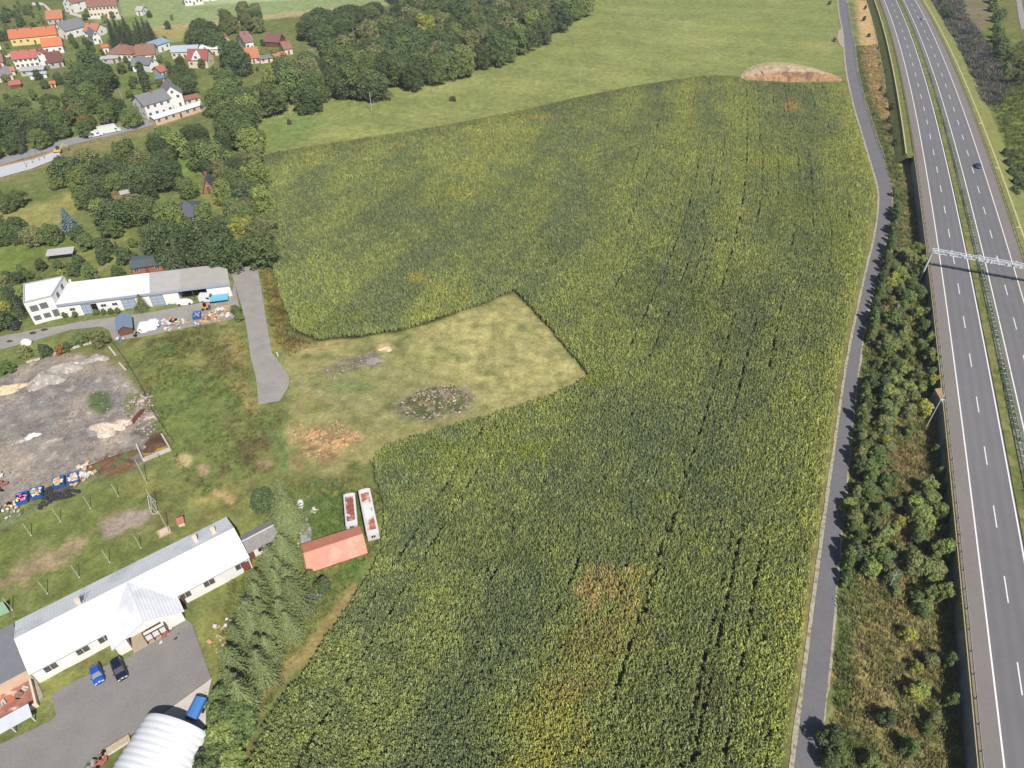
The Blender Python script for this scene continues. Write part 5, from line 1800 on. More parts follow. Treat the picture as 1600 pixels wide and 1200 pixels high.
t = thing('office_block', (WO[0], WO[1], 0), WR, 'tall two storey white office block with a parapet at the left end of the workshop', 'office block')
bp = [(-6.46, -1.83), (0.3, -.02), (1.1, 10.8), (-9.1, 8.6)]
MB().prism(bp, -.3, 6.9).build('wall', w_white, t)
bi = [(-6.15, -1.45), (0.05, .2), (.75, 10.4), (-8.7, 8.3)]
MB().prism(bi, 6.9, 7.0).build('roof', r_whiteflat, t)
pr = MB()
for i in range(4):
    a, b, c_, d_ = bp[i], bp[(i + 1) % 4], bi[(i + 1) % 4], bi[i]
    pr.prism([a, b, c_, d_], 6.9, 7.35)
pr.build('parapet', MW('parapet_grey', 190, 192, 196, rough=.6, var=.05), t)
ang = math.atan2(1.81, 6.76)
for i, (u, z, ww, hh) in enumerate(((.25, 4.0, 1.7, 1.6), (.6, 4.15, 1.7, 1.6), (.2, 1.1, 1.5, 1.3), (.55, 1.15, 1.5, 1.3), (.87, .9, 1.3, 2.0))):
    o = window(t, 0, z, ww, hh, fm=MATS['window_frame_grey'], mull=1, gm=MW('curtain_glass', 120, 128, 132, rough=.15, var=.2))
    o.location = (-6.46 + 6.76 * u, -1.83 + 1.81 * u, 0)
    o.rotation_euler[2] = ang
for y, z in ((3.2, 5.0), (7.2, 5.2)):
    o = window(t, 0, z, 1.2, 1.2, fm=MATS['window_frame_grey'])
    o.location = (.3 + .8 * y / 10.8, y, 0)
    o.rotation_euler[2] = math.pi / 2 - .07

# ------------------------------------------------------------------ long white hall
HO = np.array([-79.63, 55.75])
HR = R_(37.74)
HF = frame(HO, HR)
he, hr, LW, DW = 3.75, 6.4, 37.2, 11.5
t = thing('long_hall', (HO[0], HO[1], 0), HR, 'very long white hall with a white gabled metal roof beside the car park', 'hall')
w = MB().box(0, LW, 0, DW, -.3, he - .02)
for x in (0, LW - .3):
    w.add([(x, 0, he - .02), (x, DW, he - .02), (x, DW / 2, hr - .15), (x + .3, 0, he - .02), (x + .3, DW, he - .02), (x + .3, DW / 2, hr - .15)], [(0, 2, 1), (3, 4, 5), (0, 3, 5, 2), (2, 5, 4, 1), (1, 4, 3, 0)])
# wing walls with the recessed porch
w.box(12.1, 14.1, -3.3, -.003, -.3, 3.3).box(19.8, 23.3, -3.3, -.003, -.3, 3.3).box(14.103, 19.797, -.9, -.003, -.3, 3.3)
w.add([(12.1, -3.3, 3.3), (23.3, -3.3, 3.3), (17.7, -3.3, 6.1), (12.1, -3.0, 3.3), (23.3, -3.0, 3.3), (17.7, -3.0, 6.1)], [(0, 1, 2), (3, 5, 4), (0, 2, 5, 3), (2, 1, 4, 5), (1, 0, 3, 4)])
w.build('wall', w_white, t)
r = MB()
o_ = .38
sl = (hr - he) / (DW / 2)
r.slab([(-.25, -o_, he - o_ * sl), (LW + .2, -o_, he - o_ * sl), (LW + .2, DW / 2, hr), (-.25, DW / 2, hr)], .14)
r.slab([(LW + .2, DW + o_, he - o_ * sl), (-.25, DW + o_, he - o_ * sl), (-.25, DW / 2, hr + .003), (LW + .2, DW / 2, hr + .003)], .14)
r.slab([(11.65, 3.2, 3.25), (11.65, -4.0, 3.25), (17.75, -4.25, 6.42), (17.75, 5.75, 6.42)], .12)
r.slab([(23.85, -4.0, 3.25), (23.85, 3.2, 3.25), (17.75, 5.75, 6.425), (17.75, -4.25, 6.425)], .12)
ro = r.build('roof', r_white, t)
MB().tube((-.2, -.46, 3.5), (11.6, -.46, 3.5), .08, 6).tube((23.9, -.46, 3.5), (37.3, -.46, 3.5), .08, 6).tube((-.1, -.1, .1), (-.1, -.1, 3.5), .06, 6).tube((37.25, -.1, .1), (37.25, -.1, 3.5), .06, 6).build('gutter', MW('gutter_grey', 176, 178, 182, rough=.5), ro)
MB().tube((-.2, 5.75, 6.42), (37.3, 5.75, 6.42), .08, 6).build('ridge_cap', m_metal, ro)
for x, y in ((34.0, 8.2), (30.6, 8.4)):
    MB().box(x - .35, x + .35, y - .7, y + .4, 4.8, 6.35).box(x - .42, x + .42, y - .5, y + .2, 6.35, 6.5).build('vent', MW('vent_cream', 236, 222, 196, rough=.6), ro)
ch = MB().box(9.6, 10.3, 6.0, 6.7, 5.8, 7.3).box(9.5, 10.4, 5.9, 6.8, 7.3, 7.45).build('chimney', w_cream, ro)
MB().tube((10.8, 6.3, 6.2), (10.8, 6.3, 8.2), .05, 5).tube((10.3, 6.3, 7.9), (11.5, 6.6, 7.9), .04, 5).tube((10.9, 6.0, 7.4), (11.3, 6.8, 7.4), .04, 5).build('aerial', m_steeld, ro)
for x in (2.6, 7.6, 11.1, 25.0, 29.4, 35.4):
    window(t, x, 1.5, 1.9, 1.4, mull=1, gm=MW('glass_warm', 92, 90, 88, rough=.2, var=.5, scale=1))
for x in (24.2,):
    MB().box(x - .45, x + .45, -.09, -.01, 0, 2.2).build('door', m_frameb, t)
MB().box(35.6, 37.0, -.11, -.02, 0, 2.6).build('door', MW('door_red_brown', 140, 74, 60), t)
pg = MB()
for x in np.linspace(16.6, 20.2, 4):
    pg.box(x - .09, x + .09, -4.2, -4.02, 0, 2.6)
pg.box(16.5, 20.3, -4.2, -4.02, 2.5, 2.68).box(16.5, 20.3, -3.3, -3.15, 2.5, 2.68).box(16.5, 16.68, -4.0, -3.3, 2.5, 2.68).box(20.12, 20.3, -4.0, -3.3, 2.5, 2.68).box(16.5, 20.3, -4.18, -4.04, .85, .97)
pg.build('porch_frame', m_frameb, t)
MB().box(16.7, 20.1, -4.0, -3.35, 2.56, 2.6).build('porch_roof', m_frame, t)
MB().box(14.1, 20.3, -4.3, -.9, -.1, .12).build('porch_floor', MW('porch_slabs', 186, 170, 146, rough=.8, var=.1, scale=2), t)
for k in range(3):
    MB().box(16.75 + k * 1.13, 17.75 + k * 1.13, -4.12, -4.08, 1.0, 2.4).build('porch_window', m_frame, t)

t = thing('annex', (*HF(37.35, 1.9), 0), HR, 'small grey roofed brick annex between the right gable of the hall and the spruces', 'annex')
w = MB().box(0, 6.4, 0, 4.4, -.3, 2.6)
w.add([(6.1, 0, 2.6), (6.1, 4.4, 2.6), (6.1, 2.2, 3.5), (6.4, 0, 2.6), (6.4, 4.4, 2.6), (6.4, 2.2, 3.5)], [(0, 2, 1), (3, 4, 5), (0, 3, 5, 2), (2, 5, 4, 1), (1, 4, 3, 0)])
w.build('wall', w_white, t)
r = MB().slab([(.05, -.3, 2.55), (6.7, -.3, 2.55), (6.7, 2.2, 3.6), (.05, 2.2, 3.6)], .1).slab([(6.7, 4.7, 2.55), (.05, 4.7, 2.55), (.05, 2.2, 3.603), (6.7, 2.2, 3.603)], .1)
ro = r.build('roof', MW('felt_weathered', 150, 146, 146, rough=.9, var=.15, scale=1.2, var2=[(.12, 5)]), t)
MB().box(.05, 6.72, 2.1, 2.3, 3.56, 3.68).build('ridge_cap', m_frame, ro)
MB().box(.3, 1.3, -.06, 0, 0, 2.1).build('door', MATS['door_red_brown'], t)
window(t, 2.7, 1.1, .9, .9, fm=m_frameb)
window(t, 4.6, 1.1, .9, .9, fm=m_frameb)
t = thing('water_tank', (*HF(43.3, 1.2), 0), 0, 'turquoise plastic barrel at the corner of the small annex', 'barrel')
MB().tube((0, 0, 0), (0, 0, 1.0), .42, 14, .38).build('barrel', MW('plastic_turquoise', 80, 160, 190, rough=.4), t)

# neighbour with dark grey roof at the lower left
t = thing('neighbour_house', (*HF(-.6, 1.2), 0), HR, 'dark grey roofed house with a brick terrace at the left end of the hall', 'house')
MB().box(-16, 0, 0, 9.4, -.3, 3.4).build('wall', w_salmon, t)
MB().slab([(-16, -.3, 3.5), (.2, -.3, 3.5), (.2, 9.8, 4.3), (-16, 9.8, 4.3)], .16).build('roof', MW('felt_dark_grey', 128, 130, 138, rough=.85, var=.08, scale=.7, var2=[(.06, 4)]), t)
MB().box(-16, -.5, -5.2, -.01, -.1, .5).build('terrace', MW('terrace_brick', 178, 118, 98, rough=.9, var=.3, scale=1.2, rgb2=A(226, 200, 176), thr=.58), t)
MB().box(-16, -.2, -5.5, -5.2, -.1, 1.0).box(-.5, -.2, -5.2, -.3, -.1, 1.0).build('terrace_wall', w_cream, t)
MB().slab([(-16, -7.9, 1.7), (-1, -7.9, 1.7), (-1, -5.6, 2.2), (-16, -5.6, 2.2)], .08).build('veranda_roof', MW('veranda_sheet', 214, 220, 226, rough=.4, var=.08), t)
for x in (-12, -8, -4, -1.2):
    MB().box(x - .07, x + .07, -7.8, -7.66, -.1, 1.68).build('post', m_frame, t)
sheet('terrace_yard', [(-60, 1120), (0, 1078), (56, 1062), (66, 1082), (68, 1092), (0, 1132), (-60, 1165)], MW('rubble_paving', 176, 164, 146, rough=.95, var=.3, scale=1.5, world=True), .05)
for i, (px, py, c, lab) in enumerate(((20, 1096, (196, 122, 80), 'round orange fire basket on the rubble terrace'), (8, 1100, (200, 204, 208), 'grey metal frame lying on the rubble terrace'), (42, 1078, (210, 206, 204), 'white garden chair stack on the rubble terrace'), (33, 1088, (150, 130, 110), 'wooden crate pile on the rubble terrace'))):
    t = thing('garden_item', G(px, py), .5 * i, lab, 'garden clutter')
    mb = MB()
    if i == 0:
        mb.tube((0, 0, .1), (0, 0, .55), .35, 10, .6)
    else:
        for k in range(3):
            mb.box(-.7 + k * .35, -.5 + k * .4, -.5, .5, .05, .5 + .15 * k, rot=.2 * k)
    mb.build('basket' if i == 0 else 'frame', MW('item%d' % i, *c, rough=.7), t)

# ------------------------------------------------------------------ arched hangar
t = thing('arched_hangar', (-53.2, 48.2, 0), math.atan2(-2.9, 11.2), 'arched hangar with a ribbed silver sheet roof at the bottom edge', 'hangar')
V, F_ = [], []
nu, nv = 26, 91
for j in range(nv):
    y = -j * .2
    rb = .09 * (0.5 - 0.5 * math.cos(j / 5 * 2 * math.pi)) ** .5
    for i in range(nu + 1):
        a = math.pi * i / nu
        V.append((-(5.85 + rb) * math.cos(a), y, -.2 + (4.75 + rb) * max(0., math.sin(a)) ** .9 if 0 < i < nu else -.2))
for j in range(nv - 1):
    for i in range(nu):
        a = j * (nu + 1) + i
        F_.append((a, a + 1, a + nu + 2, a + nu + 1))
mv = raw_mesh('roof', V, np.array(F_), mat('ribbed_sheet', A(244, 246, 250), .42, .04, .8, metal=.05, spec=.5), None, smooth=True)
ro = link('roof', mv, t)
E_ = MB()
ring = [(-5.8 * math.cos(math.pi * i / nu), -.25, -.2 + 4.7 * max(0., math.sin(math.pi * i / nu)) ** .9) for i in range(nu + 1)]
E_.add(ring, [tuple(range(nu + 1))])
E_.build('end_wall', MW('end_wall_teal', 96, 116, 120, rough=.6), t)
MB().box(-2, 2, -.28, -.18, 0, 3.4).build('door', m_steeld, t)

# ------------------------------------------------------------------ red shed, old wagons
SO = np.array([-39.31, 77.29])
SF = frame(SO, R_(23.45))
t = thing('red_shed', (SO[0], SO[1], 0), R_(23.45), 'shed with a faded salmon red corrugated roof at the edge of the maize', 'shed')
w = MB().box(.3, 11.3, -.3, 4.7, -.2, 1.1)
for x in (.3, 11.1):
    w.add([(x, -.3, 1.1), (x, 4.7, 1.1), (x, 2.05, 3.3), (x + .2, -.3, 1.1), (x + .2, 4.7, 1.1), (x + .2, 2.05, 3.3)], [(0, 2, 1), (3, 4, 5), (0, 3, 5, 2), (2, 5, 4, 1), (1, 4, 3, 0)])
w.build('wall', w_brick, t)
m_cor = mat('corrugated_salmon', A(228, 156, 134), .75, .10, .6, stripe=('X', .22, .035), var2=[(.08, 3.0)], rgb2=A(244, 172, 150), thr=.6)
r = MB().slab([(0, -.85, 1.05), (11.75, -.85, 1.05), (11.85, 2.05, 3.5), (.9 * .3, 2.05, 3.5)], .08)
ro = r.build('roof', m_cor, t)
MB().slab([(11.85, 5.2, 2.4), (.2, 5.3, 2.4), (.27, 2.05, 3.503), (11.85, 2.05, 3.503)], .08).build('roof', mat('corrugated_orange', A(224, 144, 114), .75, .10, .6, stripe=('X', .22, .035), var2=[(.08, 3.0)]), t)['label'] = 'more orange rear slope'
MB().tube((.1, 2.05, 3.54), (11.95, 2.05, 3.54), .09, 6).build('ridge_cap', m_cor, ro)
MB().box(4.6, 6.6, -.36, -.3, 0, 1.0).build('door', w_brown, t)
m_rust = mat('rusty_roof_sheet', A(160, 92, 72), .85, .2, 1.2, .02, 6, rgb2=A(232, 226, 224), thr=.60)
m_rust2 = mat('flaking_roof_sheet', A(238, 234, 234), .8, .1, .8, .02, 6, rgb2=A(186, 98, 70), thr=.50)
for c4, lab, mm, hh in (([(-33.3, 86.7), (-31.1, 87.3), (-33.1, 95.2), (-35.2, 94.7)], 'old wagon with a rusty brown roof and white rim, left of the pair', m_rust, 2.5),
                        ([(-28.7, 84.5), (-26.4, 84.9), (-30.2, 96.5), (-32.1, 95.7)], 'long old wagon with flaking white and rust roof nearest the maize', m_rust2, 2.6)):
    c4 = np.array(c4)
    m4 = c4.mean(0)
    ax = (c4[2] + c4[3] - c4[0] - c4[1]) / 2
    Ln = np.hypot(*ax)
    wd_ = np.hypot(*(c4[1] - c4[0]))
    rz = math.atan2(ax[1], ax[0]) - math.pi / 2
    t = thing('site_wagon', (m4[0], m4[1], 0), rz, lab, 'wagon', 'old wagons beside the maize')
    MB().box(-wd_ / 2, wd_ / 2, -Ln / 2, Ln / 2, .5, hh - .25).build('body', MW('wagon_white', 226, 224, 220, rough=.7, var=.12, scale=1.5), t)
    r = MB()
    n8 = 8
    for i in range(n8):
        a0, a1 = math.pi * i / n8, math.pi * (i + 1) / n8
        f = lambda a: (-(wd_ / 2 + .08) * math.cos(a), hh - .25 + .32 * math.sin(a))
        (xa, za), (xb, zb) = f(a0), f(a1)
        r.add([(xa, -Ln / 2 - .1, za), (xb, -Ln / 2 - .1, zb), (xb, Ln / 2 + .1, zb), (xa, Ln / 2 + .1, za)], [(0, 1, 2, 3)])
    ro = r.build('roof', MW('wagon_rim', 232, 230, 228, rough=.7, var=.1, scale=2), t)
    for k in range(5 if Ln < 10 else 7):
        y0 = -Ln / 2 + .9 + k * (Ln - 1.8) / (5 if Ln < 10 else 7)
        MB().slab([(-wd_ * .36, y0, hh + .085), (wd_ * .36, y0, hh + .085), (wd_ * .36, y0 + 1.35, hh + .085), (-wd_ * .36, y0 + 1.35, hh + .085)], .03).build('roof_panel', mm, ro)
    for sx in (-1, 1):
        for y in (-Ln / 2 + 1, Ln / 2 - 1):
            MB().tube((sx * (wd_ / 2 - .3), y, .45), (sx * (wd_ / 2 - .05), y, .45), .42, 12).build('wheel', m_dark, t)
    window(t, 0, 1.3, .8, .7, y=-Ln / 2)
# tank, slab and junk left of the red shed
t = thing('plastic_tank', G(470, 792), .1, 'white rounded plastic tank standing above the grey slab', 'tank')
MB().lump(0, 0, .75, .75, 1.35, .85, 3, .03, 16, 8, -.8).build('shell', MW('plastic_white', 248, 248, 250, rough=.35, var=.03), t, smooth=True)
MB().tube((0, .3, 1.5), (0, .3, 1.72), .25, 10).build('lid', m_frame, t)
sheet('concrete_slab', [(469, 818), (482, 818), (487, 828), (486, 845), (470, 850)], MW('slab_grey', 176, 174, 176, rough=.9, var=.1, scale=1, world=True), .12)
m_junkw = MW('junk_white', 232, 226, 220, rough=.8, var=.15, scale=3)
m_junkt = MW('junk_tan', 206, 180, 142, rough=.85, var=.2, scale=3)
m_junkg = MW('junk_grey', 160, 158, 160, rough=.8, var=.2, scale=3)
m_junkb = MW('junk_blue', 96, 140, 190, rough=.5, var=.1, scale=3)
m_junko = MW('junk_orange', 222, 172, 122, rough=.7, var=.15, scale=3)
JM = {'w': m_junkw, 't': m_junkt, 'g': m_junkg, 'b': m_junkb, 'o': m_junko, 'r': w_brick, 'k': m_dark}


def junk(name, label, px, py, mk, size, seed, n=5, cat='debris', z=0, group=None):
    """a loose pile: jumbled boards, blocks and sacks, one pile one thing"""
    r = random.Random(seed)
    t = thing(name, G(px, py), r.uniform(0, 3), label, cat, group)
    for j, ch in enumerate(mk):
        mb = MB()
        for i in range(n):
            x, y = r.gauss(0, size * .34), r.gauss(0, size * .34)
            zz = r.uniform(0, size * .18)
            if r.random() < .5:
                a, b, c = r.uniform(.15, .4) * size * .6, r.uniform(.1, .3) * size * .6, r.uniform(.1, .3) * size * .5
                mb.box(-a, a, -b, b, zz, zz + c, rot=r.uniform(0, 3), at=(x, y, 0))
            else:
                mb.lump(x, y, zz + .1, r.uniform(.15, .3) * size * .7, r.uniform(.15, .3) * size * .6, r.uniform(.12, .25) * size * .7, r.randint(0, 999), .2, 8, 4)
        mb.build({'w': 'sack', 't': 'board', 'g': 'block', 'b': 'blue_sheet', 'o': 'orange_sheet', 'r': 'brick_rubble', 'k': 'scrap'}[ch], JM[ch], t)
    return t


for i, (px, py, mk, sz, lab) in enumerate(((466, 806, 'wt', 1.6, 'pale junk heap just below the white plastic tank'), (478, 806, 'tgo', 2.0, 'wider tan junk heap right of the white tank foot'), (462, 822, 'wt', 1.8, 'pale junk heap left of the grey slab'), (465, 832, 'w', 1.4, 'small white junk heap left of the lower grey slab'),
                                           (492, 798, 'wt', 1.4, 'tangle of white branches and boards right of the tank'), (467, 855, 'w', 1.0, 'single white sack at the left corner of the red shed'), (476, 907, 'wt', 1.0, 'white scraps under the spruces below the red shed'),
                                           (455, 952, 'gk', 1.6, 'grey metal scraps among the spruce branches'), (488, 935, 'gb', 1.8, 'grey frame with blue tarps beside the track'), (483, 958, 'bg', 1.4, 'crumpled blue sheet beside the trodden track'), (346, 1000, 'to', 1.9, 'tan pile of planks at the lawn edge right of the car park'),
                                           (350, 975, 'tw', 1.7, 'white pallet stack under the spruces'), (333, 1007, 't', .9, 'upper of two pale round straw bundles by the car park'), (337, 1017, 't', .9, 'lower of two pale round straw bundles by the car park'), (352, 1018, 'gw', 1.2, 'grey white cover under the spruces by the car park'))):
    junk('junk_pile', lab, px, py, mk, sz, 100 + i, 4)
# ================================================================== vehicles
def paint(n, *c):
    return mat(n, A(*c), .3, .02, 1, spec=.5, coat=.6)


m_tyre = mat('tyre_rubber', (.02, .02, .02), .9, .1, 3)
m_rim = MW('wheel_rim', 180, 182, 186, rough=.35, metal=.6, var=.05)
m_lamp = MW('lamp_glass', 240, 240, 236, rough=.15, var=.02)
m_tail = MW('lamp_red', 190, 40, 34, rough=.2, var=.02)


def car(loc, rz, pm, label, group=None, L=4.3, W=1.78, Hc=1.46, wagon=False, cat='car', name='car'):
    t = thing(name, loc, rz, label, cat, group)
    hw = W / 2
    # stations along the length: x, half width, belt height, bottom
    st = [(-L / 2, .74, .62), (-L / 2 + .12, .86, .84), (-L * .38, .97, .95), (-L * .2, 1, .97), (0, 1, .96), (L * .18, 1, .94), (L * .3, .98, .90), (L * .42, .92, .80), (L / 2 - .08, .80, .66), (L / 2, .66, .52)]
    mb = MB()
    V = []
    for x, kw, h in st:
        w = hw * kw
        V += [(x, -w * .93, .28), (x, -w, .52), (x, -w * .98, h - .12), (x, -w * .84, h), (x, 0, h + .03), (x, w * .84, h), (x, w * .98, h - .12), (x, w, .52), (x, w * .93, .28)]
    n = 9
    F_ = []
    for j in range(len(st) - 1):
        for i in range(n - 1):
            a = j * n + i
            F_.append((a, a + n, a + n + 1, a + 1))
        F_.append((j * n + n - 1, (j + 1) * n + n - 1, (j + 1) * n, j * n))
    F_.append(tuple(range(n)))
    F_.append(tuple(range(len(st) * n - 1, len(st) * n - n - 1, -1)))
    mb.add(V, F_)
    mb.build('body', pm, t, smooth=True)
    xr = -L * .46 if wagon else -L * .40
    cab = [(xr, .93), (xr + .35 if wagon else -L * .24, Hc), (L * .06, Hc), (L * .24, .93)]
    g = MB()
    lo = [(cab[0][0], -hw * .86, .93), (cab[3][0], -hw * .86, .90), (cab[3][0], hw * .86, .90), (cab[0][0], hw * .86, .93)]
    hi = [(cab[1][0], -hw * .68, Hc - .05), (cab[2][0], -hw * .68, Hc - .05), (cab[2][0], hw * .68, Hc - .05), (cab[1][0], hw * .68, Hc - .05)]
    g.add(lo + hi, [(4, 5, 6, 7), (0, 1, 5, 4), (1, 2, 6, 5), (2, 3, 7, 6), (3, 0, 4, 7)])
    g.build('window', m_glass, t)
    r = MB()
    r.slab([(cab[1][0] - .03, -hw * .69, Hc - .03), (cab[2][0] + .02, -hw * .69, Hc - .02), (cab[2][0] + .02, hw * .69, Hc - .02), (cab[1][0] - .03, hw * .69, Hc - .03)], .05)
    r.build('roof', pm, t)
    for sx in (-1, 1):
        for x in (-L * .31, L * .32):
            o = MB().tube((x, sx * (hw - .2), .32), (x, sx * (hw + .01), .32), .33, 16).build('wheel', m_tyre, t)
            MB().tube((x, sx * (hw + .01), .32), (x, sx * (hw + .03), .32), .2, 12).build('rim', m_rim, o)
        MB().box(L * .47, L * .485 + .05, sx * hw * .62 - .2, sx * hw * .62 + .2, .6, .73).build('headlight', m_lamp, t)
        MB().box(-L * .5 - .01, -L * .47, sx * hw * .66 - .18, sx * hw * .66 + .18, .68, .82).build('tail_light', m_tail, t)
        MB().box(L * .17, L * .21, sx * hw * 1.0 - .02 * sx, sx * (hw + .16), .95, 1.08).build('mirror', pm, t)
    return t


def heading(a, b, z=0):
    p, q_ = G(*a, z), G(*b, z)
    return math.atan2(q_[1] - p[1], q_[0] - p[0])


g = G(153.5, 1056)
car((g[0], g[1], .06), heading((148, 1040), (157, 1066)) , paint('paint_blue', 30, 92, 205), 'bright blue car parked nose out, left of the two in the car park', 'cars in the car park', L=3.9, W=1.72)
g = G(188, 1048)
car((g[0], g[1], .06), heading((180, 1030), (193, 1062)), paint('paint_navy', 26, 34, 62), 'dark navy estate car parked right of the bright blue car', 'cars in the car park', L=4.6, W=1.85, Hc=1.5, wagon=True)
g = G(27, 511)
car((g[0], g[1], .05), heading((24, 516), (30, 503)), paint('paint_black', 44, 50, 62), 'black car parked on the drive left of the white office block', L=4.2)
g = G(1521, 250, 4)
s_ = float(rs(g[1]))
rdir = math.atan2(1, s_)
o_c = roff(g[0], g[1])
p = rp(g[1], 18.6)
car((p[0], p[1], ROADZ + .01), rdir, paint('paint_blue_motorway', 42, 66, 128), 'blue car driving alone on the far carriageway of the motorway', 'cars on the motorway')
g = G(1441, 27, 4)
p = rp(g[1], 18.8)
car((p[0], p[1], ROADZ + .01), rdir, paint('paint_white_silver', 205, 210, 222), 'silver car far away on the motorway near the top edge', 'cars on the motorway')


def van(px, py, rz, label, m=None, L=5.0, W=2.0, Hc=2.3):
    t = thing('van', G(px, py), rz, label, 'van')
    pm = m or paint('paint_van_white', 244, 244, 246)
    b = MB()
    prof = [(-L / 2, .35), (L / 2, .35), (L / 2, 1.0), (L / 2 - .9, 1.15), (L / 2 - 1.5, Hc - .1), (L / 2 - 1.8, Hc), (-L / 2 + .1, Hc), (-L / 2, Hc - .2)]
    n = len(prof)
    b.add([(x, -W / 2, z) for x, z in prof] + [(x, W / 2, z) for x, z in prof], [tuple(range(n)), tuple(range(2 * n - 1, n - 1, -1))] + [((i + 1) % n, i, i + n, (i + 1) % n + n) for i in range(n)])
    b.build('body', pm, t)
    MB().add([(L / 2 - .93, -W / 2 + .1, 1.2), (L / 2 - .93, W / 2 - .1, 1.2), (L / 2 - 1.47, W / 2 - .1, Hc - .15), (L / 2 - 1.47, -W / 2 + .1, Hc - .15)], [(0, 1, 2, 3)]).build('windscreen', m_glass, t).location = (.03, 0, .02)
    for sx in (-1, 1):
        MB().box(L / 2 - 2.4, L / 2 - 1.5, sx * (W / 2 + .012) - .008, sx * (W / 2 + .012) + .008, 1.2, 1.8).build('side_window', m_glass, t)
        for x in (-L * .3, L * .3):
            o = MB().tube((x, sx * (W / 2 - .2), .35), (x, sx * (W / 2 + .02), .35), .35, 14).build('wheel', m_tyre, t)
            MB().tube((x, sx * (W / 2 + .02), .35), (x, sx * (W / 2 + .04), .35), .2, 10).build('rim', m_rim, o)
        MB().box(L / 2 - .03, L / 2 + .03, sx * .7 - .18, sx * .7 + .18, .7, .9).build('headlight', m_lamp, t)
    return t


van(326, 470, WR - .2, 'white van backed into the right open bay of the workshop', L=4.6)
van(150, 213, .55, 'white van on the village road left of the big white house', L=6, Hc=2.6)
van(172, 207, .6, 'white box lorry behind the white van on the village road', L=9, W=2.5, Hc=3.2)
# covered car in front of the workshop
t = thing('covered_car', G(289, 474), WR, 'car under a white cover in front of the left open bay of the workshop', 'covered car')
mb = MB().lump(0, 0, .3, 2.4, 1.1, 1.25, 12, .07, 18, 8, -.2)
mb.build('cover', MW('cover_white', 240, 238, 236, rough=.8, var=.05), t, smooth=True)
for x in (-1.4, 1.4):
    MB().tube((x, -1.0, .3), (x, .0, .3), .32, 12).build('wheel', m_tyre, t)
t = thing('excavator', G(91, 238), .4, 'small yellow excavator working at the railway platform', 'excavator')
y_ = paint('paint_yellow', 240, 196, 60)
MB().box(-1.3, 1.3, -.9, .9, .5, 1.3).build('body', y_, t)
MB().box(-.2, 1.0, -.6, .5, 1.3, 2.5).build('cab', m_glass, t)
MB().tube((1.2, 0, 1.2), (3.0, 0, 3.2), .18, 6).tube((3.0, 0, 3.2), (4.2, 0, 1.4), .14, 6).build('arm', y_, t)
MB().box(4.0, 4.6, -.3, .3, .8, 1.4).build('bucket', m_steeld, t)
for sy in (-1, 1):
    MB().box(-1.6, 1.6, sy * .85 - .25, sy * .85 + .25, 0, .55).build('track', m_tyre, t)
t = thing('mini_loader', G(321, 483), .3, 'small orange and yellow loader beside the light blue tarpaulin', 'loader')
MB().box(-.9, .9, -.6, .6, .4, 1.1).build('body', MW('paint_orange', 232, 160, 80, rough=.4), t)
MB().box(-.3, .5, -.45, .45, 1.1, 1.9).build('cab', m_dark, t)
MB().box(.9, 1.5, -.8, .8, .2, .7).build('bucket', m_steeld, t)
for sx in (-.6, .6):
    for sy in (-1, 1):
        MB().tube((sx, sy * .55, .4), (sx, sy * .8, .4), .38, 12).build('wheel', m_tyre, t)
# blue trailer by the hangar
g = G(309, 1111)
t = thing('blue_trailer', g, heading((316, 1098), (303, 1124)) + math.pi / 2, 'blue covered trailer standing on the pale concrete beside the arched hangar', 'trailer')
bl = MW('tarpaulin_blue', 74, 138, 214, rough=.55, var=.06, scale=1.5)
b = MB()
n8 = 6
w2, l2 = .95, 1.75
b.box(-w2, w2, -l2, l2, .5, 1.35)
b.add([(-w2, -l2, 1.35), (w2, -l2, 1.35), (w2, l2, 1.35), (-w2, l2, 1.35), (-.35, -l2 + .15, 1.75), (.35, -l2 + .15, 1.75), (.35, l2 - .15, 1.75), (-.35, l2 - .15, 1.75)], [(4, 5, 6, 7), (0, 1, 5, 4), (1, 2, 6, 5), (2, 3, 7, 6), (3, 0, 4, 7)])
b.build('cover', bl, t)
for sx in (-1, 1):
    MB().tube((sx * (w2 + .02), 0, .35), (sx * (w2 + .22), 0, .35), .33, 14).build('wheel', m_tyre, t)
MB().tube((0, l2, .5), (0, l2 + 1.1, .45), .05, 6).build('drawbar', m_metal, t)
# bench of pallets, bush junk below the car park
t = thing('pallet_stack', G(181, 1168), heading((165, 1178), (197, 1158)), 'long pale pallet stack at the lower edge of the car park', 'pallets')
for k in range(8):
    MB().box(-2.2, 2.2, -.6 + k * .16, -.5 + k * .16, .12 * (k % 2), .35 + .1 * (k % 2)).build('board', m_junkt if k % 2 else m_junkw, t)
junk('junk_pile', 'dark scrap and broken bricks at the bottom edge left of the hangar', 158, 1190, 'krg', 2.4, 7, 6)
junk('junk_pile', 'reddish chairs and boxes in front of the hall porch', 260, 990, 'rtw', 2.0, 8, 5)
junk('junk_pile', 'small white plant pots on the asphalt before the hall porch', 253, 1004, 'w', 1.0, 9, 5)
junk('junk_pile', 'little dark bicycle frame lying on the asphalt right of the porch', 277, 996, 'k', .8, 10, 5)

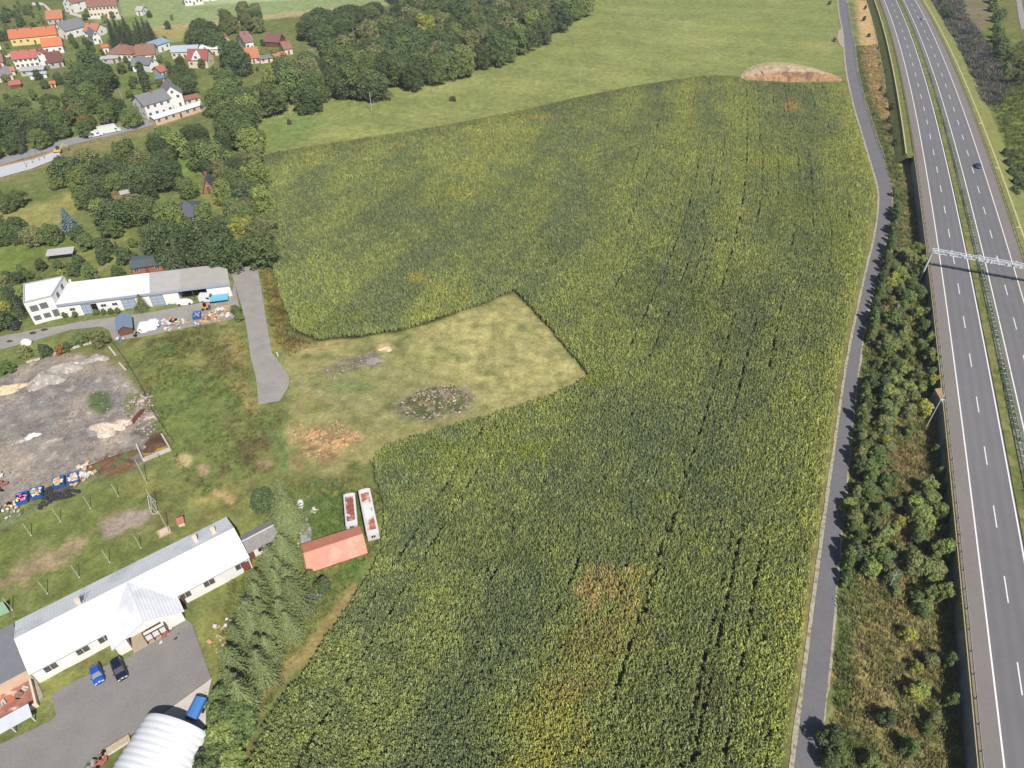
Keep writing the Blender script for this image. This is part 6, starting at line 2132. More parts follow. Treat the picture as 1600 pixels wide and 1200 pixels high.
# ------------------------------------------------------------------ workshop yard: sheds, tarps and rubble
t = gable('tool_shed', 'small blue grey gabled shed at the lower edge of the workshop yard', G(188, 526), G(209, 521), 6.2, 2.4, 1.0, w_brown, MW('sheet_blue_grey', 132, 150, 178, rough=.5, var=.06), ridge='y', nwin=1, gwin=0, chim=(), cat='shed')
for px, py, w_, l_, lab in ((224, 511, 3.2, 6.0, 'left white tarpaulin sheet lying in the workshop yard'), (238, 507, 3.0, 6.0, 'right white tarpaulin sheet lying in the workshop yard')):
    mb = MB()
    r = random.Random(int(px))
    n = 9
    V = [((i / (n - 1) - .5) * w_, (j / (n - 1) - .5) * l_, .3 + r.uniform(-.07, .1) if 0 < i < n - 1 and 0 < j < n - 1 else .02) for j in range(n) for i in range(n)]
    mb.add(V, [(j * n + i, j * n + i + 1, (j + 1) * n + i + 1, (j + 1) * n + i) for j in range(n - 1) for i in range(n - 1)])
    o = mb.build('tarpaulin', MW('tarpaulin_white', 250, 250, 250, rough=.6, var=.04), None, smooth=True)
    o.location = G(px, py)
    o.rotation_euler[2] = WR
    tag(o, lab, 'tarpaulin', 'white tarpaulins in the workshop yard')
yard_j = [(255, 507, 'wb', 3.0, 'white bags on a pale blue pallet in the workshop yard'), (270, 503, 'ork', 2.4, 'orange and red rubbish pile next to the pale blue pallet'), (281, 506, 'wt', 2.6, 'whitish wooden crate pile in the workshop yard'), (262, 514, 'tw', 2.0, 'low tan scraps at the lower rim of the yard'), (295, 504, 'tg', 2.0, 'grey tan plank pile left of the blue skip'),
          (322, 500, 'otr', 2.6, 'orange pipes right of the blue skip'), (330, 492, 'wt', 2.2, 'white sacks behind the orange pipes'), (345, 484, 'wto', 3.2, 'tall white and pink rubble sack pile at the track'), (352, 494, 'wtg', 3.0, 'lower rubble sack pile at the track'), (340, 497, 'twr', 2.4, 'mixed sack pile in the corner of the yard'),
          (358, 480, 'ot', 2.0, 'orange crate pile at the end of the yard'), (308, 507, 'wg', 2.0, 'white boards in front of the blue skip'), (265, 477, 'b', 1.2, 'light blue crate by the garage door'), (213, 522, 'gk', 2.0, 'roll of dark netting beside the tool shed'), (187, 530, 'bw', 2.0, 'blue and white scraps left of the tool shed'), (395, 412, 'tw', 2.2, 'pale rubble heap at the top end of the asphalt track')]
for i, (px, py, mk, sz, lab) in enumerate(yard_j):
    junk('rubble_pile', lab, px, py, mk, sz, 300 + i, 6)
t = thing('tarpaulin', G(344, 471), WR, 'light blue tarpaulin stretched over a frame below the workshop wall', 'tarpaulin')
MB().slab([(-2.6, -1.6, 1.3), (2.6, -1.6, 1.3), (2.6, 1.4, 1.6), (-2.6, 1.4, 1.6)], .05).build('sheet', MW('tarp_light_blue', 110, 196, 226, rough=.5, var=.05), t)
for x in (-2.5, 2.5):
    for y in (-1.5, 1.3):
        MB().tube((x, y, 0), (x, y, 1.35), .04, 5).build('pole', m_metal, t)


def skip(px, py, rz, label, fills, group, w=2.1, l=3.0):
    t = thing('skip', G(px, py), rz, label, 'skip', group)
    m = MW('skip_blue', 42, 112, 198, rough=.5, var=.1, scale=1.5)
    b = MB()
    h = 1.3
    V = []
    for z, k in ((.15, .8), (h, 1.0)):
        for x, y in ((-w / 2, -l / 2), (w / 2, -l / 2), (w / 2, l / 2), (-w / 2, l / 2)):
            V.append((x, y * k, z))
    for z, k in ((h, 1.0), (.3, .8)):
        for x, y in ((-w / 2 + .08, -l / 2 + .08), (w / 2 - .08, -l / 2 + .08), (w / 2 - .08, l / 2 - .08), (-w / 2 + .08, l / 2 - .08)):
            V.append((x, y * k, z))
    b.add(V, [(3, 2, 1, 0), (0, 1, 5, 4), (1, 2, 6, 5), (2, 3, 7, 6), (3, 0, 4, 7), (4, 5, 9, 8), (5, 6, 10, 9), (6, 7, 11, 10), (7, 4, 8, 11), (8, 9, 13, 12), (9, 10, 14, 13), (10, 11, 15, 14), (11, 8, 12, 15), (12, 13, 14, 15)])
    b.build('container', m, t)
    rb = MB()
    for y in (-.8, 0, .8):
        for sx in (-1, 1):
            rb.box(sx * w / 2 - .03, sx * w / 2 + .05 * sx, y - .06, y + .06, .25, h - .05)
    rb.build('rib', m, t)
    r = random.Random(int(px))
    for j, ch in enumerate(fills):
        mb = MB()
        for i in range(7):
            mb.lump(r.uniform(-.8, .8), r.uniform(-1.1, 1.1), h - .1 + r.uniform(-.1, .15), r.uniform(.2, .45), r.uniform(.2, .4), r.uniform(.15, .35), r.randint(0, 999), .25, 8, 4)
        mb.build('load', JM.get(ch) or ch, t)
    return t


m_pink = MW('sack_pink', 226, 110, 180, rough=.6)
SG = 'blue skips along the yard edge'
skip(37, 782, .45, 'blue skip filled with pink and white sacks, leftmost of the four', [m_pink, 'w', 'k'], SG)
skip(60, 774, .45, 'blue skip with tan and white rubble, second from the left', ['t', 'w', 'g'], SG)
skip(94.5, 757, .45, 'blue skip with orange and white sacks, between the tyres and the sack pile', ['w', 'o', 't'], SG)
skip(117, 751, .45, 'rightmost blue skip, heaped over with white and orange sacks', ['w', 'o', 'w'], SG)
skip(309, 496, WR, 'blue skip with an orange side in the workshop yard', ['b', 'o'], None)
junk('sack_pile', 'heap of white and orange sacks right of the last blue skip', 133, 745, 'wwo', 3.2, 41, 7)
junk('sack_pile', 'upper heap of yellowish white sacks behind the last blue skip', 132, 731, 'wo', 2.4, 42, 6)
junk('sack_pile', 'cream coloured sack heap left of the first skip', 17, 789, 'ow', 1.8, 43, 5)
junk('sack_pile', 'white scrap left of the first skip, near the fence', 22, 800, 'wg', 1.8, 44, 5)
junk('sack_pile', 'white cover at the left picture edge in the yard', 2, 742, 'wg', 2.2, 45, 4)
junk('sack_pile', 'rusty scrap at the left picture edge above the skips', -1, 762, 'rk', 2.6, 46, 6)
junk('sack_pile', 'grey and white drums at the left edge below the sacks', 1, 795, 'gwk', 2.2, 47, 4)
# tyres
tyres = []
rt = random.Random(5)
tv = MB()
nn = 12
for i in range(nn):
    for j in range(6):
        a, b = 2 * math.pi * i / nn, 2 * math.pi * j / 6
        rr = .3 + .12 * math.cos(b)
        tv.v.append((rr * math.cos(a), rr * math.sin(a), .12 + .11 * math.sin(b)))
for i in range(nn):
    for j in range(6):
        tv.f.append((i * 6 + j, ((i + 1) % nn) * 6 + j, ((i + 1) % nn) * 6 + (j + 1) % 6, i * 6 + (j + 1) % 6))
tyre_me = tv.mesh('tyre', mat('old_tyre', (.035, .035, .037), .85, .2, 3), True)
tpoly = [(58, 797), (62, 786), (72, 772), (70, 763), (84, 762), (88, 772), (103, 768), (128, 764), (124, 772), (95, 782), (70, 794)]
for x, y in fill(tpoly, .72, 9, z=0, jitter=.6):
    for k in range(rt.choice((1, 1, 2, 3))):
        o = bpy.data.objects.new('tyre', tyre_me)
        COL.objects.link(o)
        o.location = (x + rt.uniform(-.08, .08), y + rt.uniform(-.08, .08), .24 * k - .02)
        o.rotation_euler = (rt.uniform(-.25, .25), rt.uniform(-.25, .25), rt.uniform(0, 6))
        tag(o, 'old black car tyre in the heap between the blue skips and the fence', 'tyre', 'heap of old tyres')


# ------------------------------------------------------------------ heaps
def heap(name, label, px, py, a, b, h, rz, m, seed, cat='heap', rough=.18, px2=None):
    n, k = 40, 22
    V = []
    for j in range(k):
        f = j / (k - 1)
        for i in range(n):
            t_ = 2 * math.pi * i / n
            e = 1 + .22 * math.sin(t_ * 3 + seed) + .12 * math.sin(t_ * 5 + seed * 2)
            x, y = a * e * f * math.cos(t_), b * e * f * math.sin(t_)
            V.append((x, y, 0))
    V = np.array(V)
    rr = np.repeat(np.linspace(0, 1, k), n)
    V[:, 2] = h * (1 - rr ** 1.5) * (.7 + .6 * fbm(V[:, 0] + 50, V[:, 1] + 50, a * .6, seed)) + (fbm(V[:, 0], V[:, 1], .9, seed + 3) - .5) * h * rough * 3.2 * (1 - rr ** 4) + (fbm(V[:, 0] + 9, V[:, 1], .35, seed + 5, 2) - .5) * .22 * (1 - rr ** 6) - .12 * rr
    idx = []
    for j in range(k - 1):
        for i in range(n):
            idx.append((j * n + i, (j + 1) * n + i, (j + 1) * n + (i + 1) % n, j * n + (i + 1) % n))
    o = link(name, raw_mesh(name, V, np.array(idx), m, None, smooth=False))
    g = G(px, py)
    o.location = (g[0], g[1], -.05)
    o.rotation_euler[2] = rz
    tag(o, label, cat)
    return o


m_h1 = mat('rubble_grey', A(174, 166, 156), .95, .22, 1.5, .10, 5, rgb2=A(206, 198, 188), thr=.60, var2=[(.2, 5)])
m_h2 = mat('sand_cream', A(226, 206, 164), .95, .12, 1.2, .04, 6, rgb2=A(198, 172, 140), thr=.6)
m_h3 = mat('rubble_cream', A(224, 206, 186), .95, .12, 1.5, .06, 6, rgb2=A(190, 172, 156), thr=.6)
m_h4 = mat('spoil_brown', A(120, 86, 62), .95, .3, 1.2, .10, 4, rgb2=A(96, 106, 56), thr=.54)
m_h5 = mat('lime_white', A(232, 228, 222), .9, .12, 2, .08, 6, var2=[(.12, 6)])
m_h6 = mat('rubble_warm', A(168, 150, 138), .95, .25, 2.2, .10, 5, rgb2=A(206, 192, 182), thr=.57, var2=[(.25, 6)])
hz = .24
heap('rubble_heap', 'big grey rubble heap at the upper left of the yard', 72, 594, 4.6, 3.2, 2.0, .5, m_h1, 3, 'rubble heap')
heap('rubble_heap', 'right shoulder of the big grey rubble heap', 105, 575, 4.8, 2.2, 1.5, .3, m_h1, 5, 'rubble heap')
heap('sand_heap', 'low cream sand heap left of the grey rubble heap', 16, 607, 3.6, 2.2, .9, .4, m_h2, 7, 'sand heap')
heap('rubble_heap', 'small overgrown rubble heap right of the big grey one', 150, 560, 3.2, 1.8, .8, .2, m_h1, 9, 'rubble heap')
heap('sand_heap', 'cream sand heap right of the centre of the yard', 166, 670, 3.6, 2.7, 1.6, -.3, m_h3, 11, 'sand heap')
heap('sand_heap', 'smaller cream heap between the sand heap and the rusty beams', 192, 662, 1.9, 2.4, 1.0, .2, m_h3, 13, 'sand heap')
heap('lime_heap', 'bright white lime heap alone on the grey yard', 50, 681, 1.9, 1.0, .7, .6, m_h5, 15, 'lime heap')
heap('rubble_heap', 'grey white broken slabs left of the bright lime heap', 30, 689, 1.6, 1.1, .5, .6, m_h1, 17, 'rubble heap')
heap('spoil_heap', 'long brown spoil heap with weeds at the lower rim of the yard', 178, 722, 5.2, 2.6, 1.3, .55, m_h4, 19, 'spoil heap')
heap('spoil_heap', 'dark earth fill between the concrete bay walls', 240, 697, 2.7, 1.9, .7, .5, mat('earth_dark', A(104, 76, 58), .95, .3, 1.5, .08, 5), 21, 'spoil heap')
heap('rubble_heap', 'strip of broken bricks along the yard fence', 224, 624, 1.0, 2.0, .6, -.6, m_h6, 23, 'rubble heap')
heap('rubble_heap', 'stony heap along the fence above the rusty beams', 234, 650, 1.7, 1.9, .8, -.5, m_h6, 25, 'rubble heap')
heap('gravel_heap', 'small grey gravel heap on the mown wedge', 585, 563, 2.6, 1.8, .8, .2, mat('gravel_dull', A(156, 146, 136), .95, .2, 3, .05, 8), 27, 'gravel heap')
heap('sand_heap', 'small pale straw coloured heap on the mown wedge', 602, 545, 2.0, 1.1, .6, 0, m_h2, 29, 'sand heap')
heap('manure_heap', 'dry straw heap on the meadow below the asphalt track', 530, 690, 3.2, 2.0, .7, .3, mat('straw_dry', A(206, 168, 112), .95, .25, 2, .08, 6, rgb2=A(158, 118, 80), thr=.55), 31, 'straw heap')
heap('manure_heap', 'second straw heap left of the dry straw heap', 492, 676, 2.4, 1.8, .6, .1, MATS['straw_dry'], 33, 'straw heap')
# the big earth and manure bank at the top of the field
gl, gr = G(1160, 128), G(1318, 126)
n, k = 60, 14
V = []
for i in range(n):
    u = i / (n - 1)
    p = gl + (gr - gl) * u
    bulge = math.sin(math.pi * u) ** .6
    dep = 2 + 34 * bulge
    hh = 3.6 * bulge
    for j in range(k):
        v = j / (k - 1)
        if v < .25:
            y, z = v / .25 * 5.2, v / .25
        else:
            y = 5.2 + (v - .25) / .75 * (dep - 5.2 if dep > 6 else .8)
            z = 1 - ((v - .25) / .75) ** 1.3
        x = p[0] + (vn(np.array([i * 1.]), np.array([j * 1.]), 2, 9)[0] - .5) * 2
        V.append((x, p[1] + y - 1 + (vn(np.array([i * 1.]), np.array([j * 2.]), 1.5, 4)[0] - .5) * 1.6, -.2 + z * hh * (.8 + .4 * vn(np.array([i * 1.]), np.array([j * 1.]), 1.7, 3)[0])))
V = np.array(V)
F_ = np.array([(i * k + j, (i + 1) * k + j, (i + 1) * k + j + 1, i * k + j + 1) for i in range(n - 1) for j in range(k - 1)])
cc = np.zeros((len(V), 3))
jj = np.tile(np.arange(k), n)
nz_ = fbm(V[:, 0], V[:, 1], 3, 12)
cc[:] = np.array(A(212, 184, 148))
cc[jj > 9] = np.array(A(188, 174, 122))
br = jj <= 3
cc[br] = np.array(A(190, 146, 104)) * (1 - nz_[br, None] * .3)
dk = br & (nz_ > .58)
cc[dk] = np.array(A(140, 104, 84))
tag(link('earth_bank', raw_mesh('earth_bank', V, F_, mat('bank_earth', None, .95, .3, .6, .25, 1.2, attr=('GEOMETRY', 'Col'), world=True, var2=[(.3, 1.8)]), cc)), 'crescent shaped bank of pale earth and orange brown manure at the top of the maize', 'earth bank')
# concrete bay walls
for (a, b, lab) in (((215, 698), (225, 721), 'left concrete wall of the spoil bay'), ((225, 721), (267, 704), 'lower concrete wall of the spoil bay'), ((267, 704), (254, 682), 'right concrete wall of the spoil bay')):
    p, q_ = G(*a), G(*b)
    mb = MB()
    L = np.hypot(*(q_ - p)[:2])
    mb.box(0, L, -.15, .15, 0, 1.0)
    o = mb.build('bay_wall', m_conc, None, tuple(p), math.atan2(q_[1] - p[1], q_[0] - p[0]))
    tag(o, lab, 'wall')
p, q_ = G(203, 666), G(228, 636)
t = thing('rusty_beams', (p + q_) / 2, math.atan2(q_[1] - p[1], q_[0] - p[0]), 'bundle of rusty brown steel beams lying beside the sand heap', 'steel beams')
for k_ in range(5):
    MB().box(-2.6 + .2 * k_, 2.6 - .15 * k_, -.5 + k_ * .22, -.36 + k_ * .22, .1, .4 + .05 * (k_ % 2)).build('beam', MW('rust_steel', 126, 72, 56, rough=.9, var=.2, scale=3), t)
for a, b, lab in (((171, 543), (181, 556), 'upper old concrete pipe along the yard fence'), ((187, 568), (197, 579), 'lower pale plank along the yard fence')):
    p, q_ = G(*a), G(*b)
    o = MB().tube((0, 0, .25), (float(np.hypot(*(q_ - p)[:2])), 0, .25), .25, 8).build('concrete_pipe', m_conc, None, tuple(p), math.atan2(q_[1] - p[1], q_[0] - p[0]))
    tag(o, lab, 'pipe')
# stone edging and white boulder cover by the yard drive
for (a, b, lab) in (((78, 556), (142, 536), 'long pale stone edging wall between the bushes and the rubble yard'), ((42, 567), (60, 562), 'short pale stone edging wall at the left of the rubble yard')):
    p, q_ = G(*a), G(*b)
    L = float(np.hypot(*(q_ - p)[:2]))
    mb = MB()
    k_ = 0
    x = 0
    while x < L:
        mb.box(x, x + .75, -.35, .35, 0, .35 + .06 * (k_ % 3))
        x += .8
        k_ += 1
    tag(mb.build('stone_wall', m_h3, None, tuple(p), math.atan2(q_[1] - p[1], q_[0] - p[0])), lab, 'stone wall')
o = MB().lump(0, 0, .4, 1.5, 1.2, 1.0, 4, .12, 16, 8).build('covered_stack', MATS['tarpaulin_white'], None, tuple(G(42, 537)), 0, smooth=True)
tag(o, 'white wrapped bale on the grass by the workshop drive', 'wrapped bale')
for px, py, r_ in ((52, 521, .9), (69, 516, .9), (15, 534, .7)):
    o = MB().lump(0, 0, .0, r_, r_ * .55, .5, int(px), .3, 10, 4).build('low_shrub', FG['rust'] if False else MW('shrub_dark', 70, 70, 62, rough=.9, bump=.1, bscale=6), None, tuple(G(px, py)), .3)
    tag(o, 'flat dark cushion shrub beside the workshop drive', 'shrub', 'flat dark shrubs by the drive')

# ------------------------------------------------------------------ football pitch
m_post = MW('post_pale', 214, 210, 200, rough=.6, var=.08)


def pitch_post(px, py, h, label, group=None):
    t = thing('fence_post', G(px, py), 0, label, 'post', group)
    MB().tube((0, 0, -.2), (0, 0, h), .06, 6).build('pole', m_post, t)
    MB().tube((0, 0, 0), (0, 0, .12), .16, 8).build('foot', m_conc, t)
    return t


z8 = lambda x, y: (x / 5.3333, 680 + y / 5.3333)
for x, y in ((260, 835), (505, 720), (755, 612), (985, 510)):
    pitch_post(*z8(x, y), 3.9, 'pale steel post in the upper row along the football pitch', 'posts above the football pitch')
for x, y in ((660, 1185), (915, 1060), (1175, 940)):
    pitch_post(*z8(x, y), 3.9, 'pale steel post in the lower row between pitch and hall', 'posts below the football pitch')
for px, py in ((19.5, 953), (74, 927.5)):
    pitch_post(px, py, 3.9, 'pale steel post in the lower row between pitch and hall', 'posts below the football pitch')
for i, (x, y, h) in enumerate(((1225, 400, 7.3), (1315, 640, 7.3), (1410, 810, 6.6))):
    pitch_post(*z8(x, y), h, ('far', 'middle', 'near')[i] + ' tall pole of the ball net behind the goal')
gp = [G(*z8(x, y)) for x, y in ((1275, 662), (1240, 560))]
# goal: two uprights, crossbar, back frame
p0, p1 = G(*z8(1275, 662)), G(*z8(1258, 560))
p1 = p0 + (p1 - p0) / np.linalg.norm(p1 - p0) * 3.6
cx_ = (p0 + p1) / 2
t = thing('football_goal', cx_, math.atan2(p1[1] - p0[1], p1[0] - p0[0]), 'white football goal at the worn goal mouth', 'football goal')
mb = MB()
mb.tube((-1.8, 0, 0), (-1.8, 0, 2.1), .06, 6).tube((1.8, 0, 0), (1.8, 0, 2.1), .06, 6).tube((-1.8, 0, 2.1), (1.8, 0, 2.1), .06, 6)
mb.build('goal_frame', m_frame, t)
mb = MB()
for x in (-1.8, 1.8):
    mb.tube((x, 0, 2.1), (x, -.4, 2.0), .04, 5).tube((x, -.4, 2.0), (x, -.9, 0), .04, 5).tube((x, 0, .05), (x, -.9, .05), .04, 5)
mb.tube((-1.8, -.9, .05), (1.8, -.9, .05), .04, 5).tube((-1.8, -.4, 2.0), (1.8, -.4, 2.0), .04, 5)
mb.build('back_frame', m_frame, t)
t = thing('sandpit', G(257, 832), HR, 'square pale frame sandpit by the near ball net pole', 'sandpit')
MB().box(-1.2, 1.2, -1.0, -.8, 0, .35).box(-1.2, 1.2, .8, 1.0, 0, .35).box(-1.2, -1.0, -.8, .8, 0, .35).box(1.0, 1.2, -.8, .8, 0, .35).build('frame', m_junkt, t)
MB().box(-1.0, 1.0, -.8, .8, 0, .1).build('sand', m_h3, t)
gable('playhouse', 'tiny red roofed children hut on the grass behind the hall', G(280, 823), G(289, 820), 2.0, .9, .7, w_cream, r_red, nwin=0, gwin=0, chim=(), cat='hut', over=.15)
t = thing('green_net', G(2, 962), .6, 'pale green net screen at the left edge below the pitch', 'screen')
MB().slab([(-1.5, 0, 0), (1.3, 0, 0), (1.3, .6, 2.6), (-1.5, .6, 2.6)], .03).build('netting', MW('net_green', 150, 190, 160, rough=.7), t)
for x in (-1.5, 1.3):
    MB().tube((x, .05, 0), (x, .65, 2.7), .05, 5).build('pole', m_post, t)


# wire fences with posts
def fence(name, label, pts, h, step, m, z=0.0, rail=True):
    t = thing(name, G(*pts[0]), 0, label, 'fence')
    P = [G(*p) - G(*pts[0]) for p in pts]
    posts = []
    w = MB()
    for a, b in zip(P[:-1], P[1:]):
        L = np.hypot(*(b - a)[:2])
        n = max(1, int(L / step))
        for i in range(n):
            posts.append(a + (b - a) * i / n)
        for hh in ((h, h * .66, h * .33) if rail else (h,)):
            w.tube(a + [0, 0, hh], b + [0, 0, hh], .02, 3, cap=False)
    posts.append(P[-1])
    for p in posts[:90]:
        MB().tube(p, p + [0, 0, h + .1], .04, 5).build('post', m, t)
    w.build('wire', m, t)
    return t


m_fg = MW('fence_green', 74, 96, 84, rough=.6)
fence('wire_fence', 'dark green wire fence running down the right side of the rubble yard', [(175, 535), (200, 570), (222, 608), (243, 650), (262, 680), (272, 692)], 1.8, 2.6, m_fg)
fence('wire_fence', 'green wire fence between the rubble yard and the football pitch', [(-20, 826), (0, 818), (70, 787), (132, 752), (205, 725), (250, 716)], 1.6, 2.8, m_fg)
fence('wire_fence', 'low garden fence behind the white workshop', [(148, 430), (168, 418), (184, 410)], 1.2, 3, m_post)

# ------------------------------------------------------------------ power poles
for i, (px, py, lab) in enumerate(((581, 174, 'pale wooden power pole in the green field, second from the left'), (706, 155, 'power pole with a bush at its foot in mid field'), (1114, 101, 'power pole in the green field left of the earth bank'), (453, 192, 'leftmost power pole, in front of the tree belt'), (1293, 73, 'power pole by the layby of the field path'), (905, 130, 'slender power pole near the middle of the green field edge'))):
    t = thing('power_pole', G(px, py), .5, lab, 'power pole', 'power poles across the green field')
    hh = 9.0 if i != 5 else 8.5
    MB().tube((0, 0, 0), (0, 0, hh), .17, 7, .11).build('pole', MW('pole_wood', 196, 190, 176, rough=.8, var=.1) if i not in (3,) else m_bark, t)
    MB().box(-1.1, 1.1, -.07, .07, hh - .5, hh - .35).build('crossarm', m_steeld, t)
    for x in (-1.0, 0, 1.0):
        MB().tube((x, 0, hh - .35), (x, 0, hh - .08), .06, 6).build('insulator', m_frame, t)
for px, py, lab, h in ((200, 180, 'wooden pole rising from the trees by the village road', 10), (556, 82, 'left of two pale lattice masts in the tree belt', 11), (578, 84, 'right of two pale lattice masts in the tree belt', 11), (633, 58, 'pale mast in the upper tree belt', 14)):
    t = thing('mast', G(px, py), 0, lab, 'mast')
    MB().tube((0, 0, 0), (0, 0, h + 2), .16, 6, .1).build('pole', m_metal, t)
    MB().box(-.9, .9, -.06, .06, h + 1.2, h + 1.35).build('crossarm', m_steeld, t)
for i, (px, py) in enumerate(((42, 262), (52, 256), (62, 252), (70, 249))):
    t = thing('platform_lamp', G(px, py), .3, 'thin dark lamp pole on the railway platform', 'lamp', 'lamps on the platform')
    MB().tube((0, 0, 0), (0, 0, 5.5), .07, 5).build('pole', m_steeld, t)
    MB().box(-.1, .9, -.1, .1, 5.4, 5.55).build('lamp_head', m_steeld, t)

# ------------------------------------------------------------------ motorway furniture
m_rwall = mat('retaining_concrete', A(150, 152, 152), .9, .12, .6, .02, 4, world=True, var2=[(.15, .3)])
m_cap = MW('coping_tan', 196, 178, 140, rough=.8, var=.12, scale=1, world=True)


def rdirY(Y):
    return math.atan2(1, float(rs(Y)))


t = thing('retaining_wall', (*rp(YWALL, -3.6), 0), 0, 'long grey concrete retaining wall holding up the left edge of the motorway', 'retaining wall')
base0 = np.array([*rp(YWALL, -3.6), 0])
Y = YWALL
pans = []
k_ = 0
YB0, YB1 = float(G(1462, 612, 4)[1]), float(G(1467, 650, 4)[1])
bp_ = MB()
Ys_ = []
while Y > 30:
    Ys_.append(Y)
    Y -= 5.0
for a, b in zip(Ys_[:-1], Ys_[1:]):
    q0, q1 = rp(a, -3.62), rp(b + .04, -3.62)
    r0, r1 = rp(a, -3.22), rp(b + .04, -3.22)
    mb = MB()
    mb.prism([tuple(q1 - base0[:2]), tuple(r1 - base0[:2]), tuple(r0 - base0[:2]), tuple(q0 - base0[:2])], -.3, 4.0)
    mb.build('wall_panel', m_rwall, t)
cp = MB()
for a, b in zip(Ys_[:-1], Ys_[1:]):
    q0, q1 = rp(a, -3.72), rp(b, -3.72)
    r0, r1 = rp(a, -3.3), rp(b, -3.3)
    cp.prism([tuple(q1 - base0[:2]), tuple(r1 - base0[:2]), tuple(r0 - base0[:2]), tuple(q0 - base0[:2])], 4.0, 4.12)
cp.build('coping', m_cap, t)
# bay bulging out for the lamp
mb = MB()
ya, yb = YB0, YB1 - 2.0
pa, pb, pc = rp(ya, -3.63), rp((ya + yb) / 2 - 1, -3.63), rp(ya - 1.0, -5.2)
mb.prism([tuple(pb - base0[:2]), tuple(pa - base0[:2]), tuple(pc - base0[:2])], -.3, 4.0)
o = mb.build('bay', m_rwall, t)
MB().prism([tuple(pb - base0[:2]), tuple(pa - base0[:2]), tuple(pc - base0[:2])], 4.0, 4.1).build('bay_cover', MW('bay_brown', 186, 152, 104, rough=.8, var=.15, world=True), o)
# ivy hanging over the wall
for i, (ya, yb) in enumerate(((690, 860), (860, 905), (925, 990), (720, 770))):
    y0, y1 = float(G(1500, ya, 4)[1]), float(G(1500, yb, 4)[1])
    P_ = []
    r = np.random.default_rng(i)
    k = int(abs(y0 - y1) * 60)
    yy = r.uniform(min(y0, y1), max(y0, y1), k)
    zz = 4.1 - np.abs(r.normal(0, .9, k))
    off = np.where(zz > 3.9, r.uniform(-3.8, -3.1, k), r.uniform(-3.85, -3.65, k))
    pp = rp(yy, off)
    pos = np.column_stack([pp, zz])
    o_ = np.array([*rp((y0 + y1) / 2, -3.6), 3.5])
    V, F_ = quads_at(pos - o_, np.tile([-.8, .1, .5], (k, 1)) + r.normal(size=(k, 3)) * .4, np.full(k, .16), .7, i)
    t2 = thing('creeper', o_, 0, ('longest', 'middle', 'lower', 'upper')[i] + ' bright green creeper hanging over the top of the retaining wall', 'creeper')
    link('foliage', raw_mesh('foliage', V, F_, FG['yellow'], np.ones((k * 4, 3)) * (.8 + .4 * np.repeat(r.random((k, 1)), 4, 0))), t2)


def guardrail(name, label, off, Y0, Y1, z, step=4.0, double=False, posts_h=.75, group=None, lat=None):
    o = np.array([*rp(Y0, off), z])
    t = thing(name, o, 0, label, 'guardrail', group)
    Yq = np.arange(Y0, Y1, 2.5)
    m = MW('rail_steel', 196, 200, 202, rough=.5, var=.1, metal=.3, scale=2)
    for dx in ((-.38, .38) if double else (0,)):
        V = []
        for y in Yq:
            for oo, zz in ((-.05, .45), (.04, .53), (-.05, .61), (.04, .69), (-.05, .77)):
                V.append((*(rp(y, off + dx + oo * (1 if dx >= 0 else -1)) - o[:2]), zz))
        n = 5
        F_ = [(j * n + i, (j + 1) * n + i, (j + 1) * n + i + 1, j * n + i + 1) for j in range(len(Yq) - 1) for i in range(n - 1)]
        link('rail', raw_mesh('rail', V, np.array(F_), m), t)
    stf = MB()
    y = Y0
    i = 0
    while y < Y1:
        p = np.array([*(rp(y, off) - o[:2]), 0])
        mb = MB()
        mb.box(-.06, .06, -.06, .06, -.2, posts_h, at=tuple(p))
        if double:
            a, b = rp(y, off - .36) - o[:2], rp(y, off + .36) - o[:2]
            mb.tube((*a, .62), (*b, .62), .06, 4)
        if i < 95:
            mb.build('post', m_steeld if not double else m, t)
        else:
            stf.v, stf.f = (stf.v, stf.f)
            stf.add(mb.v, mb.f)
        y += step
        i += 1
    if stf.v:
        tag(stf.build('post', m, t), kind='stuff')
    return t


guardrail('guardrail', 'double sided steel guardrail along the motorway median', 11.1, 30, 620, ROADZ - .02, step=2.0, double=True)
guardrail('guardrail', 'steel guardrail on top of the retaining wall', -3.08, 30, YWALL + 2, ROADZ, step=4.0)
guardrail('guardrail', 'steel guardrail along the grass left of the motorway, beyond the retaining wall', -3.15, YWALL + 3, 620, ROADZ - .1, step=4.0)
guardrail('guardrail', 'steel guardrail along the far right edge of the motorway', 24.3, 120, 620, ROADZ - .1, step=4.0)
# low shrubs in the median
md = MB()
pv = []
r = np.random.default_rng(3)
k = 9000
yy = 40 + 340 * r.random(k) ** 1.6
kk = fbm(yy, yy * 0, 6, 44) > .42
yy = yy[kk]
pp = rp(yy, 11.1 + r.normal(0, .55, len(yy)))
pos = np.column_stack([pp, ROADZ + .05 + np.abs(r.normal(0, .25, len(yy)))])
V, F_ = quads_at(pos, np.tile([0, 0, 1.], (len(yy), 1)) + r.normal(size=(len(yy), 3)) * .5, np.full(len(yy), .22), .5, 4)
tag(link('median_weeds', raw_mesh('median_weeds', V, F_, FG['mid'], np.ones((len(V), 3)) * (.8 + .4 * np.repeat(r.random((len(yy), 1)), 4, 0)))), 'low green weeds growing along the median guardrail', 'weeds', kind='stuff')
